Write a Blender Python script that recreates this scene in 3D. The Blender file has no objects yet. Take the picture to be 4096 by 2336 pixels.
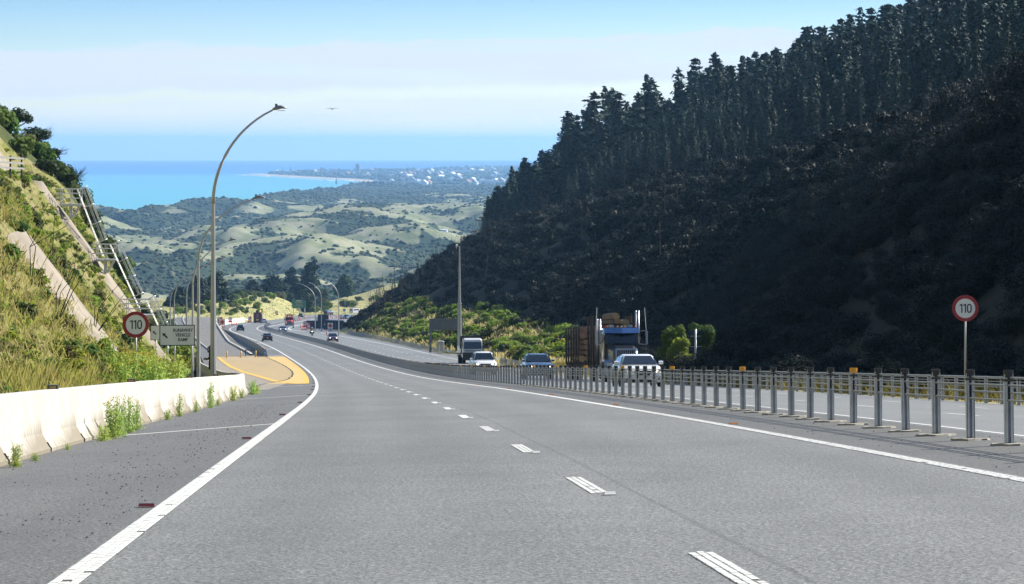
import bpy, bmesh, math, random
import numpy as np
from mathutils import Vector, Matrix

SC = bpy.context.scene
COL = SC.collection
R = math.radians
RNG = np.random.default_rng(11)
random.seed(5)

# ------------------------------------------------------------------ camera
cam_d = bpy.data.cameras.new('camera')
cam = bpy.data.objects.new('camera', cam_d)
COL.objects.link(cam)
cam.location = (0, 0, 0)
cam.rotation_euler = (R(90), 0, 0)
cam_d.lens = 100.0
cam_d.sensor_width = 36.0
cam_d.shift_y = -0.1449
cam_d.clip_start = 0.5
cam_d.clip_end = 120000
SC.camera = cam

# ------------------------------------------------------------------ light
SUN_AZ = R(33)        # forward of the +X axis
SUN_EL = R(34)
SUN_DIR = Vector((math.cos(SUN_EL) * math.cos(SUN_AZ), math.cos(SUN_EL) * math.sin(SUN_AZ), math.sin(SUN_EL)))
sun_d = bpy.data.lights.new('sun', 'SUN')
sun_d.energy = 4.4
sun_d.angle = R(0.53)
sun_d.color = (1.0, 0.95, 0.86)
sun = bpy.data.objects.new('sun', sun_d)
COL.objects.link(sun)
sun.rotation_euler = (-SUN_DIR).to_track_quat('-Z', 'Y').to_euler()

world = bpy.data.worlds.new('World')
SC.world = world
world.use_nodes = True
wn, wl = world.node_tree.nodes, world.node_tree.links
wn.clear()
def wnode(t, **k):
    n = wn.new(t)
    for a, v in k.items():
        setattr(n, a, v)
    return n
w_out = wnode('ShaderNodeOutputWorld')
w_bg = wnode('ShaderNodeBackground')
w_bg.inputs['Strength'].default_value = 0.072
w_sky = wnode('ShaderNodeTexSky', sky_type='NISHITA', sun_disc=False)
w_sky.sun_elevation = SUN_EL
w_sky.sun_rotation = math.pi / 2 - SUN_AZ
w_sky.altitude = 130
w_sky.air_density = 1.0
w_sky.dust_density = 0.4
w_sky.ozone_density = 2.0
w_tc = wnode('ShaderNodeTexCoord')
w_sep = wnode('ShaderNodeSeparateXYZ')
wl.new(w_tc.outputs['Generated'], w_sep.inputs[0])
# clear maritime air: the sky deepens quickly above the horizon
w_ramp = wnode('ShaderNodeValToRGB')
e = w_ramp.color_ramp.elements
e[0].position = 0.0; e[0].color = (1.13, 1.13, 1.13, 1)
e[1].position = 1.0; e[1].color = (1.0, 1.0, 1.02, 1)
for pos, c in ((0.012, (.91, .97, 1.06, 1)), (0.03, (0.66, 0.81, 1.03, 1)), (0.055, (0.37, 0.57, 0.93, 1)), (0.2, (0.92, 0.98, 1.08, 1))):
    q = e.new(pos); q.color = c
wl.new(w_sep.outputs['Z'], w_ramp.inputs[0])
w_mul = wnode('ShaderNodeMix', data_type='RGBA', blend_type='MULTIPLY')
w_mul.inputs['Factor'].default_value = 1.0
wl.new(w_sky.outputs[0], w_mul.inputs[6]); wl.new(w_ramp.outputs[0], w_mul.inputs[7])
# long thin cloud banks low over the sea
w_div = wnode('ShaderNodeMath', operation='ARCTAN2')
wl.new(w_sep.outputs['X'], w_div.inputs[0]); wl.new(w_sep.outputs['Y'], w_div.inputs[1])
w_asz = wnode('ShaderNodeMath', operation='MULTIPLY'); w_asz.inputs[1].default_value = 5.5
wl.new(w_div.outputs[0], w_asz.inputs[0])
w_zs = wnode('ShaderNodeMath', operation='MULTIPLY'); w_zs.inputs[1].default_value = 90.0
wl.new(w_sep.outputs['Z'], w_zs.inputs[0])
w_cmb = wnode('ShaderNodeCombineXYZ')
wl.new(w_asz.outputs[0], w_cmb.inputs[0]); wl.new(w_zs.outputs[0], w_cmb.inputs[1])
w_n = wnode('ShaderNodeTexNoise'); w_n.inputs['Scale'].default_value = 1.4; w_n.inputs['Detail'].default_value = 7; w_n.inputs['Roughness'].default_value = 0.5
wl.new(w_cmb.outputs[0], w_n.inputs['Vector'])
# upper edge of the bank wobbles with azimuth
w_cmb2 = wnode('ShaderNodeCombineXYZ'); wl.new(w_asz.outputs[0], w_cmb2.inputs[0])
w_n2 = wnode('ShaderNodeTexNoise'); w_n2.inputs['Scale'].default_value = 3.6; w_n2.inputs['Detail'].default_value = 6; w_n2.inputs['Roughness'].default_value = 0.55
wl.new(w_cmb2.outputs[0], w_n2.inputs['Vector'])
def wmath(op, a, b):
    n = wnode('ShaderNodeMath', operation=op)
    for i, v in enumerate((a, b)):
        if isinstance(v, (int, float)): n.inputs[i].default_value = v
        else: wl.new(v, n.inputs[i])
    return n.outputs[0]
def wrange(v, a, b, c=0.0, d=1.0, smooth=True):
    n = wnode('ShaderNodeMapRange'); n.interpolation_type = 'SMOOTHSTEP' if smooth else 'LINEAR'
    wl.new(v, n.inputs[0])
    for i, q in enumerate((a, b, c, d)): n.inputs[1 + i].default_value = q
    return n.outputs[0]
edge = wmath('ADD', wmath('MULTIPLY', w_div.outputs[0], 0.026), wmath('MULTIPLY', wmath('SUBTRACT', w_n2.outputs[0], 0.5), 0.015))
zz = wmath('SUBTRACT', w_sep.outputs['Z'], edge)
bank = wmath('MULTIPLY', wrange(zz, 0.0378, 0.0362), wrange(zz, 0.0185, 0.0228))
bank2 = wmath('MULTIPLY', wmath('MULTIPLY', wrange(zz, 0.0188, 0.0162), wrange(zz, -0.004, 0.012)), 0.5)
tex = wrange(w_n.outputs[0], 0.34, 0.60, 0.38, 1.0)
cl = wmath('MULTIPLY', wmath('MAXIMUM', bank, bank2), tex)
far_cl = wmath('MULTIPLY', wrange(w_n.outputs[0], 0.52, 0.72, 0, 0.5), wrange(w_sep.outputs['Z'], 0.06, 0.12))
cl = wmath('MINIMUM', wmath('MAXIMUM', cl, far_cl), 0.85)
w_mix = wnode('ShaderNodeMix', data_type='RGBA')
wl.new(cl, w_mix.inputs['Factor'])
wl.new(w_mul.outputs[2], w_mix.inputs[6])
w_mix.inputs[7].default_value = (4.75, 5.1, 6.05, 1)
wl.new(w_mix.outputs[2], w_bg.inputs['Color'])
wl.new(w_bg.outputs[0], w_out.inputs[0])

SC.view_settings.view_transform = 'Standard'
SC.view_settings.look = 'None'
SC.view_settings.gamma = 1.0
SC.view_settings.use_curve_mapping = False
SC.view_settings.exposure = 1.25
SC.render.engine = 'CYCLES'
SC.cycles.use_denoising = True
SC.cycles.max_bounces = 8
SC.cycles.transparent_max_bounces = 16
SC.cycles.volume_bounces = 0
SC.cycles.caustics_reflective = False
SC.cycles.caustics_refractive = False

# ------------------------------------------------------------------ materials
MATS = {}
def pmat(name, col, rough=0.6, metal=0.0, spec=0.5, coat=0.0, emit=None, emit_s=0.0, trans=0.0, alpha=1.0, var=0.0, noise=0.0, nscale=4.0, bump=0.0, bscale=60.0, objvar=0.0, twoside_trans=0.0, col2=None):
    """Principled material; noise = strength of object-space colour mottling, objvar = value change per object."""
    m = bpy.data.materials.new(name); m.use_nodes = True
    n, l = m.node_tree.nodes, m.node_tree.links
    b = n['Principled BSDF']
    b.inputs['Base Color'].default_value = (*col, 1)
    b.inputs['Roughness'].default_value = rough
    b.inputs['Metallic'].default_value = metal
    b.inputs['Specular IOR Level'].default_value = spec
    b.inputs['Coat Weight'].default_value = coat
    b.inputs['Coat Roughness'].default_value = 0.06
    b.inputs['Transmission Weight'].default_value = trans
    b.inputs['Alpha'].default_value = alpha
    if emit: b.inputs['Emission Color'].default_value = (*emit, 1); b.inputs['Emission Strength'].default_value = emit_s
    src = None
    if noise or col2:
        tc = n.new('ShaderNodeTexCoord'); nz = n.new('ShaderNodeTexNoise')
        nz.inputs['Scale'].default_value = nscale; nz.inputs['Detail'].default_value = 6; nz.inputs['Roughness'].default_value = 0.6
        l.new(tc.outputs['Object'], nz.inputs['Vector'])
        mx = n.new('ShaderNodeMix'); mx.data_type = 'RGBA'
        k = n.new('ShaderNodeMapRange'); k.inputs[1].default_value = 0.35; k.inputs[2].default_value = 0.68
        l.new(nz.outputs[0], k.inputs[0]); l.new(k.outputs[0], mx.inputs['Factor'])
        c2 = col2 if col2 else tuple(max(0, c * (1 - noise)) for c in col)
        mx.inputs[6].default_value = (*col, 1); mx.inputs[7].default_value = (*c2, 1)
        src = mx.outputs[2]
    if objvar:
        oi = n.new('ShaderNodeObjectInfo'); hs = n.new('ShaderNodeHueSaturation')
        mr = n.new('ShaderNodeMapRange'); mr.inputs[3].default_value = 1 - objvar; mr.inputs[4].default_value = 1 + objvar
        l.new(oi.outputs['Random'], mr.inputs[0]); l.new(mr.outputs[0], hs.inputs['Value'])
        m2 = n.new('ShaderNodeMath'); m2.operation = 'MULTIPLY_ADD'; m2.inputs[1].default_value = 0.05; m2.inputs[2].default_value = 0.475
        wn_ = n.new('ShaderNodeMath'); wn_.operation = 'FRACT'
        m3 = n.new('ShaderNodeMath'); m3.operation = 'MULTIPLY'; m3.inputs[1].default_value = 7.31
        l.new(oi.outputs['Random'], m3.inputs[0]); l.new(m3.outputs[0], wn_.inputs[0]); l.new(wn_.outputs[0], m2.inputs[0]); l.new(m2.outputs[0], hs.inputs['Hue'])
        if src: l.new(src, hs.inputs['Color'])
        else: hs.inputs['Color'].default_value = (*col, 1)
        src = hs.outputs[0]
    if src: l.new(src, b.inputs['Base Color'])
    if bump:
        tc2 = n.new('ShaderNodeTexCoord'); nb = n.new('ShaderNodeTexNoise'); nb.inputs['Scale'].default_value = bscale; nb.inputs['Detail'].default_value = 4
        bp = n.new('ShaderNodeBump'); bp.inputs['Strength'].default_value = bump; bp.inputs['Distance'].default_value = 0.02
        l.new(tc2.outputs['Object'], nb.inputs['Vector']); l.new(nb.outputs[0], bp.inputs['Height']); l.new(bp.outputs[0], b.inputs['Normal'])
    if twoside_trans:
        t = n.new('ShaderNodeBsdfTranslucent'); ms = n.new('ShaderNodeMixShader'); ms.inputs[0].default_value = twoside_trans
        if src: l.new(src, t.inputs['Color'])
        else: t.inputs['Color'].default_value = (*col, 1)
        l.new(b.outputs[0], ms.inputs[1]); l.new(t.outputs[0], ms.inputs[2]); l.new(ms.outputs[0], n['Material Output'].inputs[0])
    MATS[name] = m
    return m

# ------------------------------------------------------------------ mesh helpers
class MB:
    """Collects shapes; build() links them as ONE mesh object (or returns the mesh)."""
    def __init__(s): s.v = []; s.f = []; s.m = []; s.cur = 0
    def add(s, vs, fs, mi=None):
        o = len(s.v); s.v += [tuple(v) for v in vs]; s.f += [tuple(i + o for i in f) for f in fs]
        s.m += [s.cur if mi is None else mi] * len(fs); return s
    def box(s, c, d, rz=0.0, taper=(1, 1), rot=None):
        x, y, z = (a / 2 for a in d); vs = []
        for sz in (-1, 1):
            k = taper if sz > 0 else (1, 1)
            for sx, sy in ((-1, -1), (1, -1), (1, 1), (-1, 1)):
                vs.append(Vector((sx * x * k[0], sy * y * k[1], sz * z)))
        M = rot if rot is not None else Matrix.Rotation(rz, 3, 'Z')
        vs = [M @ v + Vector(c) for v in vs]
        return s.add(vs, [(0, 3, 2, 1), (4, 5, 6, 7), (0, 1, 5, 4), (1, 2, 6, 5), (2, 3, 7, 6), (3, 0, 4, 7)])
    def cyl(s, p0, p1, r0, r1=None, n=8, cap=True):
        r1 = r0 if r1 is None else r1
        p0, p1 = Vector(p0), Vector(p1); d = (p1 - p0)
        q = d.to_track_quat('Z', 'Y').to_matrix() if d.length > 1e-9 else Matrix.Identity(3)
        vs = []
        for p, r in ((p0, r0), (p1, r1)):
            for i in range(n):
                a = 2 * math.pi * (i + .5) / n
                vs.append(p + q @ Vector((r * math.cos(a), r * math.sin(a), 0)))
        fs = [(i, (i + 1) % n, n + (i + 1) % n, n + i) for i in range(n)]
        if cap: fs += [tuple(range(n - 1, -1, -1)), tuple(range(n, 2 * n))]
        return s.add(vs, fs)
    def tube(s, pts, r, n=6):
        rs = r if isinstance(r, (list, tuple)) else [r] * len(pts)
        pts = [Vector(p) for p in pts]; vs = []
        for i, p in enumerate(pts):
            d = pts[min(i + 1, len(pts) - 1)] - pts[max(i - 1, 0)]
            d.normalize()
            up = Vector((0, 0, 1)) if abs(d.z) < .9 else Vector((0, 1, 0))
            a = d.cross(up).normalized(); b = a.cross(d)
            for k in range(n):
                t = 2 * math.pi * k / n
                vs.append(p + a * (rs[i] * math.cos(t)) + b * (rs[i] * math.sin(t)))
        fs = []
        for i in range(len(pts) - 1):
            for k in range(n):
                fs.append((i * n + k, i * n + (k + 1) % n, (i + 1) * n + (k + 1) % n, (i + 1) * n + k))
        fs += [tuple(range(n - 1, -1, -1)), tuple(range((len(pts) - 1) * n, len(pts) * n))]
        return s.add(vs, fs)
    def loft(s, rings, cap=True, close=True):
        n = len(rings[0]); vs = [v for r in rings for v in r]; fs = []
        for i in range(len(rings) - 1):
            for k in range(n if close else n - 1):
                fs.append((i * n + k, i * n + (k + 1) % n, (i + 1) * n + (k + 1) % n, (i + 1) * n + k))
        if cap: fs += [tuple(range(n - 1, -1, -1)), tuple(range((len(rings) - 1) * n, len(rings) * n))]
        return s.add(vs, fs)
    def poly(s, vs): return s.add(vs, [tuple(range(len(vs)))])
    def prism(s, pts2, y0, y1, axis='y'):
        """Polygon in (x, z) extruded along y (axis 'y') or in (y, z) along x (axis 'x')."""
        n = len(pts2)
        if axis == 'y': vs = [(a, y0, b) for a, b in pts2] + [(a, y1, b) for a, b in pts2]
        else: vs = [(y0, a, b) for a, b in pts2] + [(y1, a, b) for a, b in pts2]
        fs = [tuple(range(n)), tuple(range(2 * n - 1, n - 1, -1))] + [(i, n + i, n + (i + 1) % n, (i + 1) % n) for i in range(n)]
        return s.add(vs, fs)
    def sphere(s, c, r, n=8, m=5):
        r = r if isinstance(r, (list, tuple)) else (r, r, r); vs = [(c[0], c[1], c[2] - r[2])]; fs = []
        for j in range(1, m):
            a = math.pi * j / m - math.pi / 2
            for i in range(n):
                t = 2 * math.pi * i / n
                vs.append((c[0] + r[0] * math.cos(a) * math.cos(t), c[1] + r[1] * math.cos(a) * math.sin(t), c[2] + r[2] * math.sin(a)))
        vs.append((c[0], c[1], c[2] + r[2]))
        for i in range(n): fs.append((0, 1 + (i + 1) % n, 1 + i))
        for j in range(m - 2):
            for i in range(n):
                a, b = 1 + j * n, 1 + (j + 1) * n
                fs.append((a + i, a + (i + 1) % n, b + (i + 1) % n, b + i))
        o = 1 + (m - 2) * n
        for i in range(n): fs.append((o + i, o + (i + 1) % n, len(vs) - 1))
        return s.add(vs, fs)
    def mesh(s, name, mats, smooth=False):
        me = bpy.data.meshes.new(name); me.from_pydata(s.v, [], s.f)
        mats = mats if isinstance(mats, (list, tuple)) else [mats]
        for m in mats: me.materials.append(m if not isinstance(m, str) else MATS[m])
        if len(mats) > 1: me.polygons.foreach_set('material_index', s.m)
        bm = bmesh.new(); bm.from_mesh(me); bmesh.ops.recalc_face_normals(bm, faces=bm.faces); bm.to_mesh(me); bm.free()
        if smooth: me.shade_smooth() if hasattr(me, 'shade_smooth') else None
        return me
    def build(s, name, mats, parent=None, smooth=False):
        return link(name, s.mesh(name, mats, smooth), parent)

def link(name, me, parent=None, loc=None, rot=None, scale=None):
    o = bpy.data.objects.new(name, me); COL.objects.link(o)
    if parent is not None: o.parent = parent
    if loc is not None: o.location = loc
    if rot is not None: o.rotation_euler = rot
    if scale is not None: o.scale = scale if not isinstance(scale, (int, float)) else (scale,) * 3
    return o
def tag(o, label, cat, group=None, kind=None):
    o['label'] = label; o['category'] = cat
    if group: o['group'] = group
    if kind: o['kind'] = kind
    return o
def thing(name, label, cat, loc=(0, 0, 0), rot=(0, 0, 0), group=None):
    o = bpy.data.objects.new(name, None); COL.objects.link(o)
    o.empty_display_size = .2
    o.location = loc; o.rotation_euler = rot
    return tag(o, label, cat, group)
def structure(o): o['kind'] = 'structure'; return o
def stuff(o, label=None):
    o['kind'] = 'stuff'
    if label: o['label'] = label
    return o
def copy_tree(o, loc=None, rot=None, label=None, scale=None, parent=None):
    c = o.copy(); COL.objects.link(c)
    if parent is not None: c.parent = parent
    if loc is not None: c.location = loc
    if rot is not None: c.rotation_euler = rot
    if scale is not None: c.scale = scale if not isinstance(scale, (int, float)) else (scale,) * 3
    if label: c['label'] = label
    for ch in list(o.children): copy_tree(ch, parent=c)
    return c
def npmesh(name, V, F, mats, parent=None, smooth=False, mi=None, attr=None):
    """Fast mesh from numpy arrays (all faces with the same number of corners)."""
    me = bpy.data.meshes.new(name); V = np.asarray(V, np.float32); F = np.asarray(F, np.int32)
    k = F.shape[1]; me.vertices.add(len(V)); me.vertices.foreach_set('co', V.ravel())
    me.loops.add(F.size); me.loops.foreach_set('vertex_index', F.ravel())
    me.polygons.add(len(F)); me.polygons.foreach_set('loop_start', np.arange(0, F.size, k, dtype=np.int32))
    me.polygons.foreach_set('loop_total', np.full(len(F), k, np.int32))
    for m in (mats if isinstance(mats, (list, tuple)) else [mats]): me.materials.append(m if not isinstance(m, str) else MATS[m])
    if mi is not None: me.polygons.foreach_set('material_index', np.asarray(mi, np.int32))
    if smooth: me.polygons.foreach_set('use_smooth', np.ones(len(F), bool))
    me.update(calc_edges=True); me.validate()
    if attr is not None:
        a = me.attributes.new('mask', 'FLOAT', 'POINT'); a.data.foreach_set('value', np.asarray(attr, np.float32))
    return me
def grid_faces(nu, nv):
    i = np.arange(nu - 1)[:, None] * nv + np.arange(nv - 1)[None]
    return np.stack([i, i + nv, i + nv + 1, i + 1], -1).reshape(-1, 4)

# value noise
def _hash(ix, iy, seed):
    h = (ix.astype(np.int64) * 374761393 + iy.astype(np.int64) * 668265263 + seed * 974634777) & 0xffffffff
    h = ((h ^ (h >> 13)) * 1274126177) & 0xffffffff
    return ((h ^ (h >> 16)) & 0xffff) / 65535.0
def vnoise(x, y, seed=0):
    x = np.asarray(x, float); y = np.asarray(y, float)
    ix, iy = np.floor(x), np.floor(y); fx, fy = x - ix, y - iy
    fx = fx * fx * fx * (fx * (fx * 6 - 15) + 10); fy = fy * fy * fy * (fy * (fy * 6 - 15) + 10)
    a, b, c, d = _hash(ix, iy, seed), _hash(ix + 1, iy, seed), _hash(ix, iy + 1, seed), _hash(ix + 1, iy + 1, seed)
    return (a + (b - a) * fx) * (1 - fy) + (c + (d - c) * fx) * fy
def fbm(x, y, seed=0, octv=4, gain=.5):
    s = 0; a = 1; t = 0
    for o in range(octv):
        s = s + a * vnoise(x * 2 ** o + 17.3 * o, y * 2 ** o - 9.1 * o, seed + o); t += a; a *= gain
    return s / t
def smooth(x, a, b):
    t = np.clip((np.asarray(x, float) - a) / (b - a), 0, 1); return t * t * (3 - 2 * t)

# ------------------------------------------------------------------ the road's alignment (metres; s = distance along, t = offset to the right)
KN = np.arange(0, 1151, 50.)
KC = [0.004, -0.157, -0.185, -0.12, -0.185, -0.173, -0.167, -0.093, -0.209, -0.196, -0.015, -0.04, -0.009, 0.2, 0.47, 0.523, 0.37, 0.247, 0.214, 0.261, 0.33, 0.37, 0.389, 0.401]
KG = [-7.388, -7.763, -7.785, -7.562, -7.143, -6.706, -6.284, -5.92, -5.669, -5.534, -5.477, -5.47, -5.494, -5.518, -5.518, -5.482, -5.417, -5.339, -5.258, -5.18, -5.107, -5.038, -4.969, -4.899]
KE = [2.425, 2.108, 2.637, 1.367, 0.628, 0.629, 0.924, 1.415, 1.593, 1.633, 1.29, 0.944, 0.546, 0.272, 0.047, -0.189, -0.381, -0.409, -0.331, -0.306, -0.288, -0.232, -0.215, -0.206]
DS = 5.0
SS = np.arange(-60, 1801, DS); I0 = 12
_k = np.interp(SS, KN, KC) * 1e-3; _g = np.interp(SS, KN, KG) * .01; SE = np.interp(SS, KN, KE) * .01
def _integ(f, c0):
    a = np.concatenate([[0], np.cumsum((f[1:] + f[:-1]) / 2 * DS)]); return a - a[I0] + c0
STH = _integ(_k, -0.0504); SX = _integ(np.sin(STH), 1.3759); SY = _integ(np.cos(STH), 10.0); SZ = _integ(_g, -1.867)
EO_K, EO_V = [0, 50, 150, 300, 450, 600], [-.04, -.032, -.029, -.02, -.012, -.012]
def ri(s, a): return np.interp(s, SS, a)
def heading(s): return float(ri(s, STH))
def grade(s): return float(np.interp(s, KN, KG)) * .01
def road_h(s, t):
    el = ri(s, SE); eo = np.interp(s, EO_K, EO_V)
    return np.where(t < 5.9, el * t, el * 5.9 + eo * (np.minimum(t, 17.0) - 5.9))
def P(s, t, dz=0.0):
    th = ri(s, STH); z = ri(s, SZ) + road_h(s, t) + dz
    return np.stack(np.broadcast_arrays(ri(s, SX) + t * np.cos(th), ri(s, SY) - t * np.sin(th), z), -1)
def Pv(s, t, dz=0.0): return Vector([float(a) for a in P(float(s), float(t), float(dz))])
def ribbon(name, sa, ta, tb, dz, mat, n_t=1, parent=None):
    """A sheet between offsets ta and tb (functions of s or numbers) over the stations sa."""
    sa = np.asarray(sa, float)
    A = ta(sa) if callable(ta) else np.full_like(sa, ta); B = tb(sa) if callable(tb) else np.full_like(sa, tb)
    k = np.linspace(0, 1, n_t + 1); T = A[:, None] * (1 - k) + B[:, None] * k
    V = P(sa[:, None] + 0 * T, T, dz).reshape(-1, 3)
    return link(name, npmesh(name, V, grid_faces(len(sa), n_t + 1)[:, ::-1], mat, attr=T.ravel()), parent)
def on_road(s, t, dz=0.0, back=False):
    """Location and rotation for something that stands along the road (back: it faces uphill)."""
    g = math.atan(grade(s)); h = heading(s)
    return Pv(s, t, dz), (-g if back else g, 0, -h + (math.pi if back else 0))
# ------------------------------------------------------------------ surface materials
def asphalt(name, base, dark, speck=0.5, track=0.0):
    m = bpy.data.materials.new(name); m.use_nodes = True
    n, l = m.node_tree.nodes, m.node_tree.links; b = n['Principled BSDF']
    tc = n.new('ShaderNodeTexCoord')
    def noise(sc, det, ro=.6):
        q = n.new('ShaderNodeTexNoise'); q.inputs['Scale'].default_value = sc; q.inputs['Detail'].default_value = det; q.inputs['Roughness'].default_value = ro
        l.new(tc.outputs['Object'], q.inputs['Vector']); return q.outputs[0]
    def rng(v, a, b_, c, d):
        q = n.new('ShaderNodeMapRange'); l.new(v, q.inputs[0])
        for i, x in enumerate((a, b_, c, d)): q.inputs[1 + i].default_value = x
        return q.outputs[0]
    def mul(a, b_):
        q = n.new('ShaderNodeMath'); q.operation = 'MULTIPLY'; l.new(a, q.inputs[0]); l.new(b_, q.inputs[1]); return q.outputs[0]
    stone = rng(noise(30, 3, .6), .36, .64, 1 - speck, 1 + speck)     # chip seal
    chip2 = rng(noise(75, 2, .6), .3, .7, 1 - speck * .8, 1 + speck * .8)
    broad = rng(noise(.16, 5), .3, .7, .86, 1.12)
    patch = rng(noise(1.3, 4), .3, .7, .93, 1.06)
    v = mul(mul(stone, chip2), mul(broad, patch))
    mx = n.new('ShaderNodeMix'); mx.data_type = 'RGBA'; mx.blend_type = 'MULTIPLY'; mx.inputs['Factor'].default_value = 1
    mx.inputs[6].default_value = (*base, 1)
    cc = n.new('ShaderNodeCombineColor'); [l.new(v, cc.inputs[i]) for i in range(3)]
    l.new(cc.outputs[0], mx.inputs[7])
    out = mx.outputs[2]
    # wheel-path polish and stains stretched along the carriageway
    mp = n.new('ShaderNodeMapping'); mp.inputs['Scale'].default_value = (1.1, .012, 1); l.new(tc.outputs['Object'], mp.inputs['Vector'])
    st = n.new('ShaderNodeTexNoise'); st.inputs['Scale'].default_value = 1.0; st.inputs['Detail'].default_value = 3; l.new(mp.outputs[0], st.inputs['Vector'])
    m2 = n.new('ShaderNodeMix'); m2.data_type = 'RGBA'
    l.new(rng(st.outputs[0], .42, .72, 0, .35), m2.inputs['Factor']); l.new(out, m2.inputs[6]); m2.inputs[7].default_value = (*dark, 1)
    # polished wheel paths and the paver's joint, from the offset stored on the sheet
    at = n.new('ShaderNodeAttribute'); at.attribute_name = 'mask'
    def fm(op, a, b_=None):
        q = n.new('ShaderNodeMath'); q.operation = op
        for i_, v_ in enumerate((a, b_)):
            if v_ is None: continue
            if isinstance(v_, (int, float)): q.inputs[i_].default_value = v_
            else: l.new(v_, q.inputs[i_])
        return q.outputs[0]
    ab = fm('ABSOLUTE', at.outputs['Fac'])
    trk = fm('COSINE', fm('MULTIPLY', fm('SUBTRACT', ab, .95), 2 * math.pi / 1.6))
    inl = fm('LESS_THAN', ab, 3.4)
    joint = rng(fm('ABSOLUTE', fm('SUBTRACT', fm('ADD', at.outputs['Fac'], fm('MULTIPLY', st.outputs[0], .12)), .36)), .012, .03, .72, 1)
    k_ = fm('MULTIPLY', fm('SUBTRACT', 1.0, fm('MULTIPLY', fm('MULTIPLY', trk, inl), track)), joint)
    m4 = n.new('ShaderNodeMix'); m4.data_type = 'RGBA'; m4.blend_type = 'MULTIPLY'; m4.inputs['Factor'].default_value = 1
    c4 = n.new('ShaderNodeCombineColor'); [l.new(k_, c4.inputs[i_]) for i_ in range(3)]
    l.new(m2.outputs[2], m4.inputs[6]); l.new(c4.outputs[0], m4.inputs[7])
    l.new(m4.outputs[2], b.inputs['Base Color'])
    b.inputs['Roughness'].default_value = .66; b.inputs['Specular IOR Level'].default_value = .5
    bp = n.new('ShaderNodeBump'); bp.inputs['Strength'].default_value = .55; bp.inputs['Distance'].default_value = .012
    l.new(stone, bp.inputs['Height']); l.new(bp.outputs[0], b.inputs['Normal'])
    MATS[name] = m; return m
asphalt('asphalt_lane', (.136, .138, .131), (.095, .096, .091), .5, .06)
asphalt('asphalt_shoulder', (.104, .103, .098), (.066, .064, .06), .5)
asphalt('asphalt_median', (.085, .083, .074), (.06, .058, .052), .34)
asphalt('asphalt_opposite', (.14, .144, .14), (.1, .105, .105), .25)
asphalt('gravel_bed', (.14, .13, .112), (.10, .092, .08), .62)
asphalt('gravel_strip', (.082, .078, .07), (.06, .056, .05), .6)
def paint(name, col, wear=.35, dirt=(.3, .29, .26), sc=9):
    m = pmat(name, col, rough=.6, noise=0)
    n, l = m.node_tree.nodes, m.node_tree.links; b = n['Principled BSDF']
    tc = n.new('ShaderNodeTexCoord'); q = n.new('ShaderNodeTexNoise'); q.inputs['Scale'].default_value = sc; q.inputs['Detail'].default_value = 8; q.inputs['Roughness'].default_value = .7
    l.new(tc.outputs['Object'], q.inputs['Vector'])
    r_ = n.new('ShaderNodeMapRange'); r_.inputs[1].default_value = .5; r_.inputs[2].default_value = .72; r_.inputs[4].default_value = wear
    l.new(q.outputs[0], r_.inputs[0]); mx = n.new('ShaderNodeMix'); mx.data_type = 'RGBA'
    l.new(r_.outputs[0], mx.inputs['Factor']); mx.inputs[6].default_value = (*col, 1); mx.inputs[7].default_value = (*dirt, 1)
    l.new(mx.outputs[2], b.inputs['Base Color']); return m
paint('paint_white', (.56, .56, .53), .6); paint('paint_yellow', (.62, .36, .03), .3, (.3, .2, .06))
paint('paint_faded', (.5, .49, .45), .7)
paint('buff', (.52, .35, .10), .7, (.34, .25, .11), .7); paint('buff_worn', (.37, .26, .10), .95, (.17, .15, .115), .55)
paint('rust_stripe', (.46, .39, .30), .6, (.26, .17, .09))
pmat('crack', (.02, .02, .018), .9)

S_ALL = np.concatenate([np.arange(-12, 200, 4), np.arange(200, 1240, 10.)])
def soft(w, f, seed): return lambda s: w + (vnoise(s * f, 0 * s, seed) - .5) * .12
structure(ribbon('carriageway', S_ALL, -3.6, 3.66, 0, 'asphalt_lane', 2))
structure(ribbon('median', S_ALL, 3.66, 5.9, 0, 'asphalt_median', 2))
def opp_edge(s): return np.interp(s, [0, 250, 300, 345, 365, 480, 560, 620, 700, 800, 900, 1240], [15.9, 16.6, 17, 20.5, 17.2, 18, 18.8, 19.5, 22, 27, 30, 38])
structure(ribbon('opposite_carriageway', S_ALL, 5.9, opp_edge, 0, 'asphalt_opposite', 4))
def left_edge(s): return np.interp(s, [-12, 745, 850, 905, 1010, 1100, 1240], [-6.5, -6.5, -9.2, -6.5, -8.8, -10.5, -10.5])
structure(ribbon('shoulder', S_ALL, left_edge, -3.6, 0, 'asphalt_shoulder', 2))

# escape ramp: apron, gravel bed and the strip along the wall; all rise slowly above the road beyond s = 470
def ramp_lift(s): return 3.0 * smooth(s, 470, 735)
def wall_t(s): return np.interp(s, [-20, 100, 104.7, 110, 119.5, 124.1, 135, 164.6, 211.7, 250.3, 330, 430, 560, 760], [-6.15, -6.15, -6.16, -6.3, -6.8, -7.35, -8.0, -9.42, -11.5, -12.95, -14.3, -15.6, -16.4, -17.4])
def ramp_sheet(name, sa, ta, tb, dz, mat, nt=3):
    sa = np.asarray(sa, float); A = ta(sa) if callable(ta) else np.full_like(sa, ta); B = tb(sa) if callable(tb) else np.full_like(sa, tb)
    k = np.linspace(0, 1, nt + 1); T = A[:, None] * (1 - k) + B[:, None] * k; S = sa[:, None] + 0 * T
    lift = ramp_lift(S) * smooth(-T, 6.3, 7.6)
    V = P(S, T, dz + lift).reshape(-1, 3)
    return structure(link(name, npmesh(name, V, grid_faces(len(sa), nt + 1)[:, ::-1], mat)))
ramp_sheet('ramp_apron', np.arange(104, 366, 4), lambda s: wall_t(s) + .25, -6.5, 0, 'asphalt_shoulder')
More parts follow.
